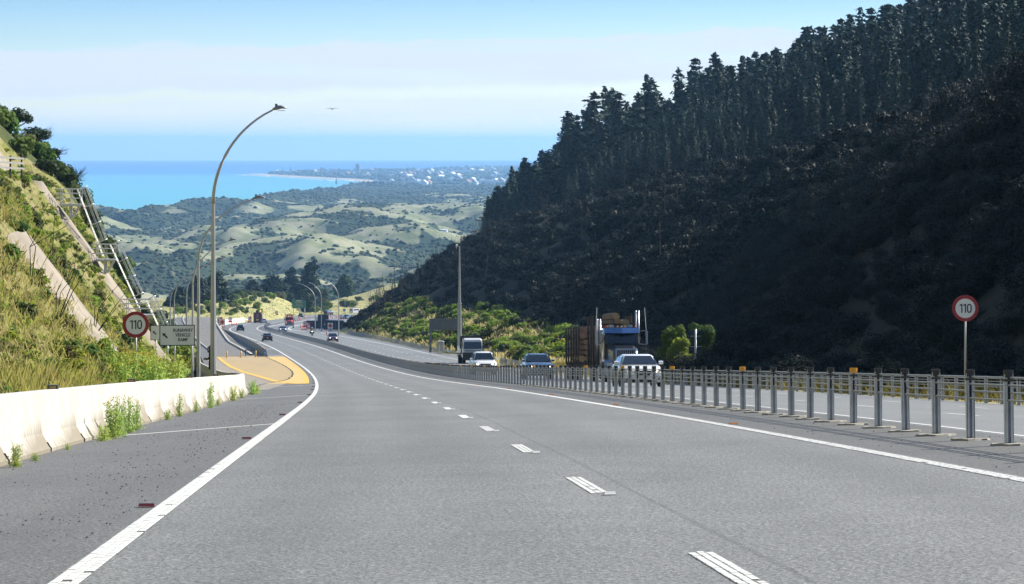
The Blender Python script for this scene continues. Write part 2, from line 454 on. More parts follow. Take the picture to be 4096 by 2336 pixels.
kerb_t = lambda s: np.interp(s, [369, 395, 422, 495, 551, 640, 745], [-7.9, -8.1, -8.46, -8.8, -8.4, -7.7, -7.3])
gr_t = lambda s: np.interp(s, [364, 430, 560, 764], [-12.6, -13.4, -14.4, -15.5])
ramp_sheet('gravel_arrester_bed', np.arange(364, 748, 8), gr_t, kerb_t, .02, 'gravel_bed', 6)
ramp_sheet('gravel_strip', np.arange(364, 748, 8), kerb_t, -6.2, .0, 'gravel_strip', 3)
ramp_sheet('ramp_service_lane', np.arange(364, 748, 8), lambda s: wall_t(s) + .2, gr_t, 0, 'asphalt_shoulder', 2)
sa = np.arange(368, 746, 8.); V = []
for dt, dz in ((-.22, 0), (-.22, .2), (.22, .2), (.22, 0)):
    t = kerb_t(sa) + dt; V.append(P(sa, t, dz + ramp_lift(sa) * smooth(-t, 6.3, 7.6)))
pmat('kerb_concrete', (.36, .34, .29), .85, noise=.35, nscale=1.2)
def strip_obj(name, rows, mat):
    V = np.stack(rows, 1); n, k = V.shape[:2]
    return link(name, npmesh(name, V.reshape(-1, 3), grid_faces(n, k), mat))
tag(strip_obj('concrete_kerb', V, 'kerb_concrete'), 'pale concrete kerb along the right edge of the gravel escape ramp', 'kerb')
V = []
for dt, dz in ((-.12, 0), (-.12, .16), (.12, .16), (.12, 0)):
    t = gr_t(sa) + dt; V.append(P(sa, t, dz + ramp_lift(sa)))
tag(strip_obj('concrete_kerb', V, 'kerb_concrete'), 'low cream kerb between the gravel bed and the narrow service lane', 'kerb')

def flat_poly(name, st, mat, dz, lift=True):
    """A painted sheet on the road; st = outline in (s, t), filled by strips between the outline's left and right edge."""
    me = bpy.data.meshes.new(name); bm = bmesh.new()
    vs = [bm.verts.new(Pv(a, b, dz)) for a, b in st]
    f = bm.faces.new(vs); bmesh.ops.triangulate(bm, faces=[f]); bm.normal_update()
    for q in bm.faces:
        if q.normal.z < 0: q.normal_flip()
    bm.to_mesh(me); bm.free(); me.materials.append(MATS[mat]); return link(name, me)
def span(name, sa, fa, fb, mat, dz): return structure(ribbon(name, sa, fa, fb, dz, mat, 4))
crack_t = lambda s: np.interp(s, [146, 175, 205, 232, 262, 290, 320, 345, 357], [-6.6, -5.3, -5.0, -4.9, -5.05, -5.3, -5.75, -6.1, -6.35]) + .12 * (vnoise(s * .21, s * 0, 3) - .5)
yl_t = lambda s: np.interp(s, [146, 150, 167, 209, 234, 280, 320, 363], [-4.2, -4.85, -6.02, -7.9, -9.1, -10.7, -11.6, -12.3])
sa = np.arange(150, 364, 4.)
span('ramp_apron_buff', sa, lambda s: yl_t(s), lambda s: np.minimum(crack_t(s), -4.3), 'buff_worn', .006)
span('ramp_apron_bright', np.arange(150, 356, 4.), lambda s: np.minimum(crack_t(s), -4.3), -4.0, 'buff', .006)
span('yellow_ramp_line', np.arange(146, 366, 4.), lambda s: yl_t(s) - .22, lambda s: yl_t(s) + .22, 'paint_yellow', .011)
span('yellow_ramp_line', np.arange(148, 352, 4.), lambda s: -4.15 - .1 * smooth(s, 250, 150), lambda s: -3.92 - 0 * s, 'paint_yellow', .011)
span('tar_joint', np.arange(132, 358, 2.), lambda s: crack_t(s) - .05 - .04 * vnoise(s * .4, 0 * s, 8), lambda s: crack_t(s) + .04 + .05 * vnoise(s * .5, 0 * s, 9), 'crack', .014)
# rumble stripes between the wall and the yellow line
mb = MB()
for s in np.arange(112, 352, 3.4):
    a, b = float(wall_t(s)) + .9, float(yl_t(max(s, 150))) - .35
    if s < 150: b = float(np.interp(s, [112, 150], [-5.9, -5.2]))
    if b - a < .4: continue
    a0, a1, b1, b0 = Pv(s, a, .006), Pv(s + 1.6, a, .006), Pv(s + 1.6, b, .006), Pv(s, b, .006)
    mb.add([a0, b0, b1, a1], [(0, 1, 2, 3)])
o = mb.build('rumble_stripes', 'rust_stripe'); stuff(structure(o)); o['label'] = 'rust stained transverse rumble stripes beside the yellow ramp line'
flat_poly('stop_line', [(338, -11.1), (339.5, -11.1), (340.2, -8.0), (338.7, -8.0)], 'paint_faded', .012)['kind'] = 'structure'

# ------------------------------------------------------------------ painted lines
LINES = [('edge_line', -3.5, .16, 48, 1150), ('edge_line', 3.5, .15, 48, 960), ('edge_line', 6.1, .13, 10, 760), ('edge_line', 15.55, .14, 20, 640)]
for nm, t, w, s0, s1 in LINES:
    sa = np.concatenate([np.arange(s0, 200, 4), np.arange(200, s1, 8.)])
    k = lambda s: 1 + .6 * smooth(s, 150, 600)
    if t > 15: off = lambda s: np.interp(s, [0, 150, 560, 660, 700], [-.2, 0, .2, 0, -3.5])
    else: off = lambda s: 0 * s
    structure(ribbon(nm, sa, lambda s: t + off(s) - w / 2 * k(s), lambda s: t + off(s) + w / 2 * k(s), .005, 'paint_white', 1))
# raised thermoplastic blocks on the near lines
def blocks(t0, w, s0, s1, skip, bl=.105, gap=.026, rows=3):
    mb = MB(); s = s0; i = 0
    while s < s1:
        for r in range(rows):
            if random.random() < skip: continue
            ta = t0 - w / 2 + w / rows * r + .002; tb = ta + w / rows - .004
            sa_ = s + (.05 if r % 2 else 0); h = .006 + random.random() * .003
            q = [Pv(sa_, ta, .004), Pv(sa_, tb, .004), Pv(sa_ + bl, tb, .004), Pv(sa_ + bl, ta, .004), Pv(sa_ + .008, ta + .004, h), Pv(sa_ + .008, tb - .004, h), Pv(sa_ + bl - .008, tb - .004, h), Pv(sa_ + bl - .008, ta + .004, h)]
            mb.add(q, [(4, 5, 6, 7), (0, 1, 5, 4), (1, 2, 6, 5), (2, 3, 7, 6), (3, 0, 4, 7)])
        s += bl + gap
    return mb
for t0, w, s0, s1 in ((-3.5, .17, 0, 49), (3.5, .16, 8, 49)):
    o = blocks(t0, w, s0, s1, .03).build('line_blocks', 'paint_white'); o['kind'] = 'stuff'; o['label'] = 'raised white blocks of the profiled edge line'
DASH0 = 4.64
def dash(t, s, l=3.0, w=.13, far=1.0):
    mb = MB(); a = np.linspace(s, s + l, 4)
    for x0, x1 in zip(a[:-1], a[1:]):
        q = [Pv(x0, t - w / 2 * far, .006), Pv(x0, t + w / 2 * far, .006), Pv(x1, t + w / 2 * far, .006), Pv(x1, t - w / 2 * far, .006)]
        mb.add(q, [(0, 1, 2, 3)])
    o = mb.build('lane_dash', 'paint_white'); return structure(o)
for k in range(-1, 66):
    s = DASH0 + 10 * k - 1.5
    if s >= 40: dash(0, s, 3.0, .15)
    if s < 40:
        o = blocks(0, .15, s, s + 3, .02).build('line_blocks', 'paint_white'); o['kind'] = 'stuff'; o['label'] = 'raised white blocks on a near lane dash'
for t in (9.4, 12.7):
    for k in range(0, 62):
        s = 12.0 + 10 * k + (4 if t > 10 else 0)
        dash(t, s, 3.0, .14)
for (s0, t0), (s1, t1), w in (((36.5, -5.82), (42.5, -3.5), .1), ((86.1, -5.87), (94.4, -3.55), .12), ((132.6, -5.84), (139.4, -3.6), .16), ((357, -6.0), (364.5, -3.6), .3), ((417.1, -5.3), (420.5, -3.6), .35), ((476, -5.2), (480, -3.6), .4), ((545, -5.2), (549, -3.6), .4)):
    w *= 4.2
    structure(flat_poly('shoulder_bar', [(s0, t0), (s1, t1), (s1 + w, t1), (s0 + w, t0)], 'paint_white', .006))
# white nose of the merging lane beyond the works
nose = [(660, 12.3), (668, 11.3), (690, 10.9), (760, 11.4), (860, 13.2)]
sa = np.arange(660, 900, 8.)
span('merge_line', sa, lambda s: np.interp(s, [660, 690, 760, 900], [13.2, 11.2, 11.6, 14.5]), lambda s: np.interp(s, [660, 690, 760, 900], [13.7, 11.7, 12.1, 15.0]), 'paint_white', .006)
for a, b in ((5.2, 5.6),):
    span('merge_line', np.arange(790, 1100, 10.), lambda s: 5.9 + (s - 790) * .02, lambda s: 6.3 + (s - 790) * .02, 'paint_white', .006)

# ------------------------------------------------------------------ reflective road studs
def stud_mesh(name, body, lens):
    pmat(name + '_body', body, .45); pmat(name + '_lens', lens, .2)
    a = MB().add([(-.05, -.05, 0), (.05, -.05, 0), (.05, .05, 0), (-.05, .05, 0), (-.042, -.022, .02), (.042, -.022, .02), (.042, .022, .02), (-.042, .022, .02)], [(4, 5, 6, 7), (1, 2, 6, 5), (3, 0, 4, 7), (2, 3, 7, 6)])
    b = MB().add([(-.046, -.0465, .0028), (.046, -.0465, .0028), (.039, -.025, .0188), (-.039, -.025, .0188)], [(0, 1, 2, 3)])
    return a.mesh('stud', name + '_body'), b.mesh('lens', name + '_lens')
STUDS = {'red': (stud_mesh('red_stud', (.055, .014, .016), (.09, .013, .016)), -3.66), 'orange': (stud_mesh('orange_stud', (.32, .17, .07), (.42, .15, .03)), 3.68), 'white': (stud_mesh('white_stud', (.6, .6, .56), (.7, .7, .68)), 0.0)}
def stud(kind, s, label, group, t=None, sc=1.0):
    (bm_, ln), tt = STUDS[kind]
    loc, rot = on_road(s, tt if t is None else t, .005)
    o = link('road_stud', bm_, None, loc, rot, sc); tag(o, label, 'road stud', group); link('lens', ln, o)
stud('red', 13.1, 'nearest dark red reflective stud left of the white edge line', 'red studs outside the left edge line', sc=1.35)
for s in (32.3, 51.5, 72.2, 94.3, 114.2, 129.0, 149, 168, 188, 208):
    stud('red', s, 'dark red reflective stud just outside the left edge line', 'red studs outside the left edge line', sc=1.5)
for s in (13.6, 33.1, 53, 73.5, 94.3, 116.5, 137.2, 160, 183):
    stud('orange', s, 'orange reflective stud just outside the right edge line', 'orange studs outside the right edge line', sc=1.35)
for k in range(1, 16):
    stud('white', DASH0 + 10 * k - 1.78, 'pale stud at the near end of a centre lane dash', 'pale studs at the lane dashes', t=.06, sc=1.1)
pmat('debris', (.05, .048, .044), .9)
mb = MB()
for i in range(1700):
    if i < 820: s, t = random.uniform(9, 75), -3.95 - abs(random.gauss(0, 1)) * .9
    elif i < 1350: s, t = random.uniform(14, 95), random.choice((random.uniform(3.75, 4.2), random.uniform(4.4, 5.9), random.uniform(4.7, 5.9)))
    else: s, t = random.uniform(9, 60), -3.7 - abs(random.gauss(0, 1)) * .5
    if t < -6.05: t = -6.0 + random.random() * .3
    r_ = random.choice((.004, .005, .006, .008, .012)); p = Pv(s, t, r_ * .5)
    mb.add([p + Vector((r_ * random.uniform(.7, 1.3), 0, 0)), p + Vector((0, r_, 0)), p + Vector((-r_, 0, 0)), p + Vector((0, -r_ * random.uniform(.7, 1.4), 0)), p + Vector((0, 0, r_)), p - Vector((0, 0, r_ * .6))],
           [(0, 1, 4), (1, 2, 4), (2, 3, 4), (3, 0, 4)])
o = mb.build('loose_chip', 'debris'); stuff(o, 'loose dark stone chips scattered over the shoulder and median')
# ------------------------------------------------------------------ terrain materials
def land(name, cols, scales, mask_col=None, bump=.5, bscale=2.5, rough=.95, mask_noise=None):
    m = bpy.data.materials.new(name); m.use_nodes = True
    n, l = m.node_tree.nodes, m.node_tree.links; b = n['Principled BSDF']
    b.inputs['Roughness'].default_value = rough; b.inputs['Specular IOR Level'].default_value = .1
    tc = n.new('ShaderNodeTexCoord'); cur = cols[0]
    def noise(s):
        q = n.new('ShaderNodeTexNoise'); q.inputs['Scale'].default_value = s; q.inputs['Detail'].default_value = 7; q.inputs['Roughness'].default_value = .65
        l.new(tc.outputs['Object'], q.inputs['Vector']); return q.outputs[0]
    def mix(f, a, c):
        mx = n.new('ShaderNodeMix'); mx.data_type = 'RGBA'; l.new(f, mx.inputs['Factor'])
        if isinstance(a, tuple): mx.inputs[6].default_value = (*a, 1)
        else: l.new(a, mx.inputs[6])
        mx.inputs[7].default_value = (*c, 1); return mx.outputs[2]
    def rr(v, a, c):
        q = n.new('ShaderNodeMapRange'); q.inputs[1].default_value = a; q.inputs[2].default_value = c; l.new(v, q.inputs[0]); return q.outputs[0]
    for c, s in zip(cols[1:], scales): cur = mix(rr(noise(s), .42, .6), cur, c)
    if mask_col is not None:
        at = n.new('ShaderNodeAttribute'); at.attribute_name = 'mask'
        ad = n.new('ShaderNodeMath'); ad.operation = 'MULTIPLY_ADD'; ad.inputs[1].default_value = .35; ad.inputs[2].default_value = -.175
        l.new(noise(mask_noise or .12), ad.inputs[0])
        a2 = n.new('ShaderNodeMath'); a2.operation = 'ADD'; l.new(at.outputs['Fac'], a2.inputs[0]); l.new(ad.outputs[0], a2.inputs[1])
        cur = mix(rr(a2.outputs[0], .485, .525), cur, mask_col)
    l.new(cur, b.inputs['Base Color'])
    bp = n.new('ShaderNodeBump'); bp.inputs['Strength'].default_value = bump; bp.inputs['Distance'].default_value = .25
    l.new(noise(bscale), bp.inputs['Height']); l.new(bp.outputs[0], b.inputs['Normal'])
    MATS[name] = m; return m
land('cut_slope', [(.25, .21, .095), (.19, .195, .05), (.27, .215, .13), (.14, .165, .04)], [.5, .22, 1.1], bump=.8, bscale=3)
land('bush_slope', [(.05, .07, .022), (.035, .05, .018), (.08, .085, .03)], [.3, .9], bump=.8, bscale=2)
land('bank_grass', [(.31, .265, .12), (.19, .20, .06), (.36, .31, .17)], [.18, .6], bump=.6, bscale=2)
land('shade_slope', [(.024, .026, .018), (.018, .023, .014), (.032, .028, .02)], [.1, .5], bump=.7, bscale=1)  # hillside ground darkened to carry the hill's shade
land('meadow', [(.29, .265, .105), (.20, .215, .07), (.33, .30, .15)], [.05, .2], bump=.35, bscale=.8)
land('dune_grass', [(.185, .20, .105), (.12, .145, .065), (.255, .245, .16)], [.012, .05], mask_col=(.030, .048, .024), bump=.6, bscale=.12, mask_noise=.022)
land('sand', [(.42, .36, .28), (.34, .29, .22)], [.01], bump=.1)
REARTH = 2 * 7.43e6
def sea_z(x, y): return -130.0 - (x * x + y * y) / REARTH

# ------------------------------------------------------------------ left cut slope
def toe_l(s): return np.interp(s, [-40, 60, 80, 100, 130, 165, 214, 222, 250, 320, 352, 372, 420], [-7.3, -7.7, -8.1, -9.2, -11.4, -13.6, -16.2, -14.3, -15.2, -18.2, -20, -26, -60])
def left_h(s, u):
    w = (fbm(s * .06, u * .15, 5, 4) - .5)
    near = smooth(s, 262, 236)
    sl = np.interp(s, [70, 100, 200, 230], [1.2, 1.24, 1.4, 1.45])
    h = np.where(u < 1.2, .25 + .75 * u, 1.15 + sl * (u - 1.2))
    crest = 15.6
    ub = 1.2 + (crest - 1.15) / sl
    bench = crest + .1 * (u - ub)
    top = crest + .3 + 1.75 * (u - ub - 2.8)
    a = np.where(h < crest, h, np.where(u < ub + 2.8, bench, np.minimum(top, 33 + .5 * (u - ub - 10))))
    far = np.where(u < 1, .2 + .5 * u, .7 + 1.85 * (u - 1)); far = np.where(far > 17, 17 + .95 * (far - 17) / 1.85, far)
    h = a * near + far * (1 - near)
    return h + w * 1.3 * smooth(u, .8, 4)
def left_ground(s, t):
    u = toe_l(s) - t
    base = road_h(s, np.maximum(t, -9.0))
    h = np.where(u > 0, left_h(s, np.maximum(u, 0)), .25 + .1 * u)
    return P(s, t)[..., 2] - road_h(s, t) + base + h
sa = np.arange(-30, 424, 2.0); ua = np.concatenate([[-1.2], np.linspace(0, 16, 36), np.linspace(17, 60, 28)])
Sg, Ug = np.meshgrid(sa, ua, indexing='ij'); Tg = np.where(Ug < 0, np.minimum(toe_l(Sg) - Ug, wall_t(Sg) - .22), toe_l(Sg) - Ug)
V = P(Sg, Tg); V[..., 2] = left_ground(Sg, Tg)
F = grid_faces(len(sa), len(ua)); mi = (Sg[:-1, :-1] > 248 + 6 * vnoise(Ug[:-1, :-1] * .4, Ug[:-1, :-1] * 0, 4)).ravel().astype(int)
structure(link('hillside', npmesh('hillside', V.reshape(-1, 3), F, ['cut_slope', 'bush_slope'], mi=mi)))
pmat('shotcrete', (.27, .23, .175), .9, noise=.4, nscale=.45, bump=.6, bscale=5)
def shotcrete(name, label, s0, s1, u0, u1, proud=.22, ns=9, nu=36, edge=.6):
    sa = np.linspace(s0, s1, ns); ua = np.linspace(u0, u1, nu)
    Sg, Ug = np.meshgrid(sa, ua, indexing='ij')
    Sg = Sg + edge * (vnoise(Ug * .5, Sg * .3, 21) - .5) + .10 * (Ug - u0)
    Tg = toe_l(Sg) - Ug; V = P(Sg, Tg); V[..., 2] = left_ground(Sg, Tg)
    k = np.linspace(-1, 1, ns)[:, None]; pr = proud * (1 - np.abs(k) ** 6 * 1.5) + .05 * fbm(Sg * .5, Ug * .5, 3)
    th = ri(Sg, STH); V[..., 0] += pr * .8 * np.cos(th); V[..., 2] += pr * .6
    return tag(link(name, npmesh(name, V.reshape(-1, 3), grid_faces(ns, nu), 'shotcrete', smooth=True)), label, 'drainage chute')
shotcrete('shotcrete_chute', 'nearer grey shotcrete chute down the grassy cut behind the speed sign', 75.5, 83, .9, 4.5)
shotcrete('shotcrete_chute', 'long grey shotcrete chute below the three steel platforms', 221.5, 231, .8, 12.2, proud=.45)
shotcrete('shotcrete_chute', 'second thin shotcrete strip just behind the steel platforms', 233, 236, 1.5, 11.5, proud=.35, ns=7)
shotcrete('shotcrete_wall', 'grey shotcrete batter above the white board fence', 190, 246, 14.4, 24, proud=.3, ns=18, edge=.4)

# ------------------------------------------------------------------ right hillside
PX = lambda px: (px - 1276.5) / 7092.0
ENV_X = np.array([PX(a) for a in (860, 890, 1000, 1060, 1130, 1200, 1215, 1240, 1290, 1330, 1378, 1388, 1420, 1500, 1600, 1700, 1760, 1850, 1950, 2040, 2120, 2200, 2280, 2400, 2560, 2800, 4200, 9000)])
ENV_Z = np.array([(358 - b) / 7092.0 for b in (812, 800, 716, 672, 626, 592, 520, 480, 415, 402, 398, 330, 292, 242, 190, 165, 150, 132, 112, 80, 50, 22, -8, -45, -95, -170, -700, -2500)])
def toe_r(s): return np.interp(s, [-30, 0, 60, 110, 250, 300, 345, 370, 480, 560, 620, 700, 800, 860, 950, 1240], [17, 17.0, 16.6, 16.9, 18, 18.6, 22, 18.6, 19.2, 20, 20.6, 24, 29, 45, 90, 240])
def right_h(s, u):
    b = np.interp(s, [0, 200, 260, 310, 420, 520, 560, 620], [.06, .06, .10, .24, .36, .46, .62, .66])
    w = np.interp(s, [0, 165, 195, 260, 310, 420, 520, 560], [3.5, 3.5, 10, 11, 11, 13, 11, 6])
    sl = np.interp(s, [0, 290, 340, 520, 620], [.86, .86, .66, .66, .64]); hb = np.interp(s, [0, 150, 190, 340, 520, 620], [42, 42, 24, 24, 24, 22])
    h = np.where(u < w, b * u, b * w + sl * (u - w))
    h = np.where(h > hb, hb + (h - hb) / sl * .31, h)
    return h + (fbm(s * .035, u * .05, 31, 4) - .5) * np.interp(u, [0, 4, 25, 60], [.1, .9, 3.5, 6])
def right_ground(s, t):
    u = t - toe_r(s); base = road_h(s, 17.0 + 0 * s)
    return P(s, t)[..., 2] - road_h(s, t) + base + np.where(u > 0, right_h(s, np.maximum(u, 0)), 0)
sa = np.concatenate([np.arange(-20, 700, 5.), np.arange(700, 1250, 8.)]); ua = np.concatenate([[-1.0], np.linspace(0, 30, 40), np.linspace(32, 90, 30), np.linspace(95, 300, 30)])
Sg, Ug = np.meshgrid(sa, ua, indexing='ij'); Tg = toe_r(Sg) + Ug
Tg[:, 0] = np.minimum(opp_edge(sa) - .05, toe_r(sa) - .1)
V = P(Sg, Tg); V[..., 2] = right_ground(Sg, Tg); V[:, 0, 2] = P(sa, Tg[:, 0])[:, 2] - .03
# keep the ground under the ridge line that the wood follows
ex = np.interp(V[..., 0] / np.maximum(V[..., 1], 60), ENV_X, ENV_Z) * np.maximum(V[..., 1], 60)
low = V[..., 0] / np.maximum(V[..., 1], 60) < PX(1205)
V[..., 2] = np.where((Ug > 6) & (V[..., 1] > 150), np.minimum(V[..., 2], ex - np.where(low, .5, 5)), V[..., 2])
RHX, RHY, RHZ = V[..., 0], V[..., 1], V[..., 2]
mi = (Ug[:-1, :-1] > np.interp(Sg[:-1, :-1], [0, 200, 280, 330, 420, 560, 640, 700], [2.5, 3, 5, 9, 11.5, 8, 3, 0]) + 4 * (vnoise(Sg[:-1, :-1] * .1, Ug[:-1, :-1] * .2, 8) - .5)).ravel().astype(int)  # the darkened ground starts where the sunny bank meets the shade
structure(link('wooded_hill', npmesh('wooded_hill', V.reshape(-1, 3), grid_faces(len(sa), len(ua))[:, ::-1], ['bank_grass', 'shade_slope'], mi=mi)))
from mathutils.bvhtree import BVHTree
def bvh_of(o):
    me = o.data; return BVHTree.FromPolygons([o.matrix_world @ v.co for v in me.vertices], [tuple(p.vertices) for p in me.polygons])
HILL_BVH = bvh_of(bpy.data.objects['wooded_hill'])
def drop(bvh, x, y, default=None):
    h = bvh.ray_cast(Vector((x, y, 400)), Vector((0, 0, -1)))
    return h[0].z if h[0] is not None else default

# ------------------------------------------------------------------ meadow banks beyond the works
BX = np.array([(p - 2048) / 11378. for p in (-400, 500, 700, 800, 950, 1100, 1150, 1185, 1215, 1250, 1330, 1420, 1520, 1640, 1800, 2300)])
B_TOP = np.array([(574.6 - y) / 11378. for y in (1222, 1216, 1205, 1192, 1183, 1193, 1212, 1236, 1246, 1236, 1212, 1184, 1158, 1122, 1090, 1080)])
B_D0 = np.array([760, 760, 770, 800, 880, 1000, 1060, 1130, 1150, 1160, 1180, 1200, 1215, 1235, 1260, 1300])
B_D1 = np.array([1000, 1000, 1010, 1020, 1090, 1150, 1180, 1200, 1215, 1235, 1300, 1360, 1400, 1440, 1480, 1500])
def meadow_pt(a, k):
    d0, d1, top = np.interp(a, BX, B_D0), np.interp(a, BX, B_D1), np.interp(a, BX, B_TOP)
    d0 = d0 + 18 * (vnoise(a * 260, 0 * a, 2) - .5)
    s0 = np.interp(d0, SY, SS); z0 = ri(s0, SZ) - .25; z1 = top * d1 + .8 * (vnoise(a * 130, 0 * a, 6) - .5)
    d = np.where(k <= 1, d0 + (d1 - d0) * k, d1 + (k - 1) * 260)
    kk = np.clip(k, 0, 1); e_ = kk * kk * (3 - 2 * kk)
    z = z0 + (z1 - z0) * (.55 * kk + .45 * e_) + .8 * (fbm(a * 300, k * 6, 12) - .5) * smooth(k, 0, .3)
    z = np.where(k > 1, z1 - (k - 1) ** 1.5 * 24, z)
    return np.stack([a * d, d, z], -1)
aa = np.linspace(BX[0], BX[-1], 260); ka = np.concatenate([[-.25, -.06], np.linspace(0, 1, 26), np.linspace(1.04, 4.5, 26)])
Ag, Kg = np.meshgrid(aa, ka, indexing='ij'); V = meadow_pt(Ag, np.maximum(Kg, 0))
d0 = np.interp(Ag, BX, B_D0); V[..., 1] = np.where(Kg < 0, d0 + Kg * 400, V[..., 1]); V[..., 0] = np.where(Kg < 0, Ag * V[..., 1], V[..., 0])
V[..., 2] = np.where(Kg < 0, ri(np.interp(V[..., 1], SY, SS), SZ) - .45 + .12 * Kg, V[..., 2])
structure(link('meadow_bank', npmesh('meadow_bank', V.reshape(-1, 3), grid_faces(len(aa), len(ka))[:, ::-1], 'meadow')))
MEADOW_BVH = bvh_of(bpy.data.objects['meadow_bank'])
# flat ground left of the ramp
sa = np.arange(300, 800, 8.); k = np.linspace(0, 1, 8)
Sg, Kg = np.meshgrid(sa, k, indexing='ij'); Tg = wall_t(Sg) - .2 - Kg * 60; V = P(Sg, Tg); V[..., 2] = ri(Sg, SZ) - .6 + ramp_lift(Sg) * (1 - Kg * .8) + .6 * (fbm(Sg * .05, Tg * .1, 9) - .5) - Kg * 1.5
structure(link('ramp_verge', npmesh('ramp_verge', V.reshape(-1, 3), grid_faces(len(sa), 8), 'bush_slope')))
VERGE_BVH = bvh_of(bpy.data.objects['ramp_verge'])

# ------------------------------------------------------------------ dunes, coast and sea
CO_Y = np.array([1500, 3500, 3900, 4300, 4600, 5000, 6000, 7050, 9000, 9650, 10100, 10400, 11000, 11500, 12200, 13100, 13450, 14200, 15500, 17000, 19000, 22000, 60000])
CO_X = np.array([-1500, -1150, -900, -640, -592, -556, -553, -525, -510, -472, -482, -520, -640, -790, -960, -1180, -1140, -900, -420, 60, 560, 1200, 60000])
def coast(y): return np.interp(y, CO_Y, CO_X)
def dune_h(x, y):
    wx, wy = x + 55 * (fbm(x / 210, y / 210, 40) - .5), y + 55 * (fbm(x / 210, y / 210, 47) - .5)
    r1 = fbm(wx / 190, wy / 240, 3, 3); r2 = 1 - np.abs(2 * vnoise(wx / 120 + 9, wy / 150, 14) - 1); r3 = fbm(wx / 45, wy / 45, 22, 3)
    am = np.interp(y, [1500, 2200, 3600, 4300, 5500, 7500, 9000], [6, 20, 24, 17, 12, 7, 3])
    r4 = fbm(wx / 17, wy / 22, 29, 2)
    return am * (1.05 * smooth(r1, .28, .75) + .46 * smooth(r1, .36, .66) * r2 + .42 * r3 + .2 * r4)
def land_z(x, y):
    inland = x - coast(y); sh = smooth(inland, 0, 90)
    base = np.interp(y, [1400, 2000, 2600, 5200, 7000, 9000, 14000], [2, 3, 6, 10, 8, 4.5, 3.5])
    base = base + 16 * np.exp(-((y - 5000) / 900) ** 2) * smooth(x, -900, -100) * .0
    # the scrubby ridge behind the beach
    ridge = 20 * np.exp(-((inland - 110) / 90) ** 2) * np.interp(y, [3800, 4600, 7200, 9000], [0, .38, .38, 0])
    return sea_z(x, y) + sh * (base + dune_h(x, y)) + ridge * smooth(inland, -5, 60) - 1.5 * (1 - smooth(inland, -60, 0))
def scrub(x, y):
    h = dune_h(x, y) / np.interp(y, [1500, 2200, 3600, 4300, 5500, 7500, 9000], [6, 20, 24, 17, 12, 7, 3])
    m = fbm(x / 150, y / 190, 71, 4) * .5 + .5 * fbm(x / 38, y / 46, 77, 4, .6)
    inland = x - coast(y)
    m = m + .16 * np.exp(-((inland - 130) / 170) ** 2) + np.interp(y, [1500, 2600, 4300, 5200, 7000], [.04, .0, .015, .1, .2])
    m = m - .16 * smooth(h, .55, 1.25) + .098
    return m
ya = np.concatenate([np.linspace(1450, 2400, 70), np.linspace(2410, 5600, 330), np.linspace(5640, 9800, 90), np.linspace(9900, 22500, 80)])
ku = np.linspace(-1, 1, 260)
Yg, Kg = np.meshgrid(ya, ku, indexing='ij'); Xg = Kg * (Yg * .225 + 60)
V = np.stack([Xg, Yg, land_z(Xg, Yg)], -1)
structure(link('dune_country', npmesh('dune_country', V.reshape(-1, 3), grid_faces(len(ya), len(ku))[:, ::-1], 'dune_grass', smooth=True, attr=scrub(Xg, Yg).ravel())))
# beach
ba = np.concatenate([np.linspace(4300, 9600, 60), np.linspace(9650, 13400, 90)])
w = np.interp(ba, [4300, 9000, 10000, 11500, 13000, 13400], [20, 30, 45, 45, 60, 90])
rows = [np.stack([coast(ba) - w, ba, sea_z(coast(ba), ba) + .4], -1), np.stack([coast(ba) + 26, ba, sea_z(coast(ba), ba) + 3.0], -1)]
V = np.stack(rows, 1); structure(link('beach', npmesh('beach', V.reshape(-1, 3), grid_faces(len(ba), 2)[:, ::-1], 'sand')))
pmat('surf', (.8, .82, .82), .5)
mb = MB()
for i in range(70):
    y = float(RNG.uniform(10300, 13300)); x = float(coast(y)) - 45 - float(RNG.uniform(0, 120)); L = float(RNG.uniform(60, 200)); dx = float(coast(y + L) - coast(y))
    if dx > 10: continue
    z = float(sea_z(x, y)) + .6
    mb.add([(x, y, z), (x + dx, y + L, z), (x + dx + 6, y + L * .9, z), (x + 10, y + 4, z)], [(0, 1, 2, 3)])
o = mb.build('surf', 'surf'); stuff(o, 'white lines of surf breaking off the far point')
# sea
m = bpy.data.materials.new('sea_water'); m.use_nodes = True; n, l = m.node_tree.nodes, m.node_tree.links; b = n['Principled BSDF']
g = n.new('ShaderNodeNewGeometry'); sp = n.new('ShaderNodeSeparateXYZ'); l.new(g.outputs['Position'], sp.inputs[0])
mp = n.new('ShaderNodeMapping'); mp.inputs['Scale'].default_value = (.0005, .0016, 1); l.new(g.outputs['Position'], mp.inputs['Vector'])
nz = n.new('ShaderNodeTexNoise'); nz.inputs['Scale'].default_value = 1.0; nz.inputs['Detail'].default_value = 6; l.new(mp.outputs[0], nz.inputs['Vector'])
ma = n.new('ShaderNodeMath'); ma.operation = 'MULTIPLY_ADD'; ma.inputs[1].default_value = 5200; l.new(nz.outputs[0], ma.inputs[0]); l.new(sp.outputs['Y'], ma.inputs[2])
cr = n.new('ShaderNodeValToRGB'); mr = n.new('ShaderNodeMapRange'); mr.inputs[1].default_value = 4000; mr.inputs[2].default_value = 46000; l.new(ma.outputs[0], mr.inputs[0]); l.new(mr.outputs[0], cr.inputs[0])
es = cr.color_ramp.elements; es[0].position = 0; es[0].color = (.11, .33, .36, 1); es[1].position = 1; es[1].color = (.008, .055, .25, 1)
for p_, c in ((.1, (.09, .31, .37, 1)), (.24, (.075, .28, .37, 1)), (.30, (.03, .15, .33, 1)), (.5, (.012, .08, .29, 1))): q = es.new(p_); q.color = c
l.new(cr.outputs[0], b.inputs['Base Color']); b.inputs['Roughness'].default_value = .55; b.inputs['Specular IOR Level'].default_value = .12
MATS['sea_water'] = m
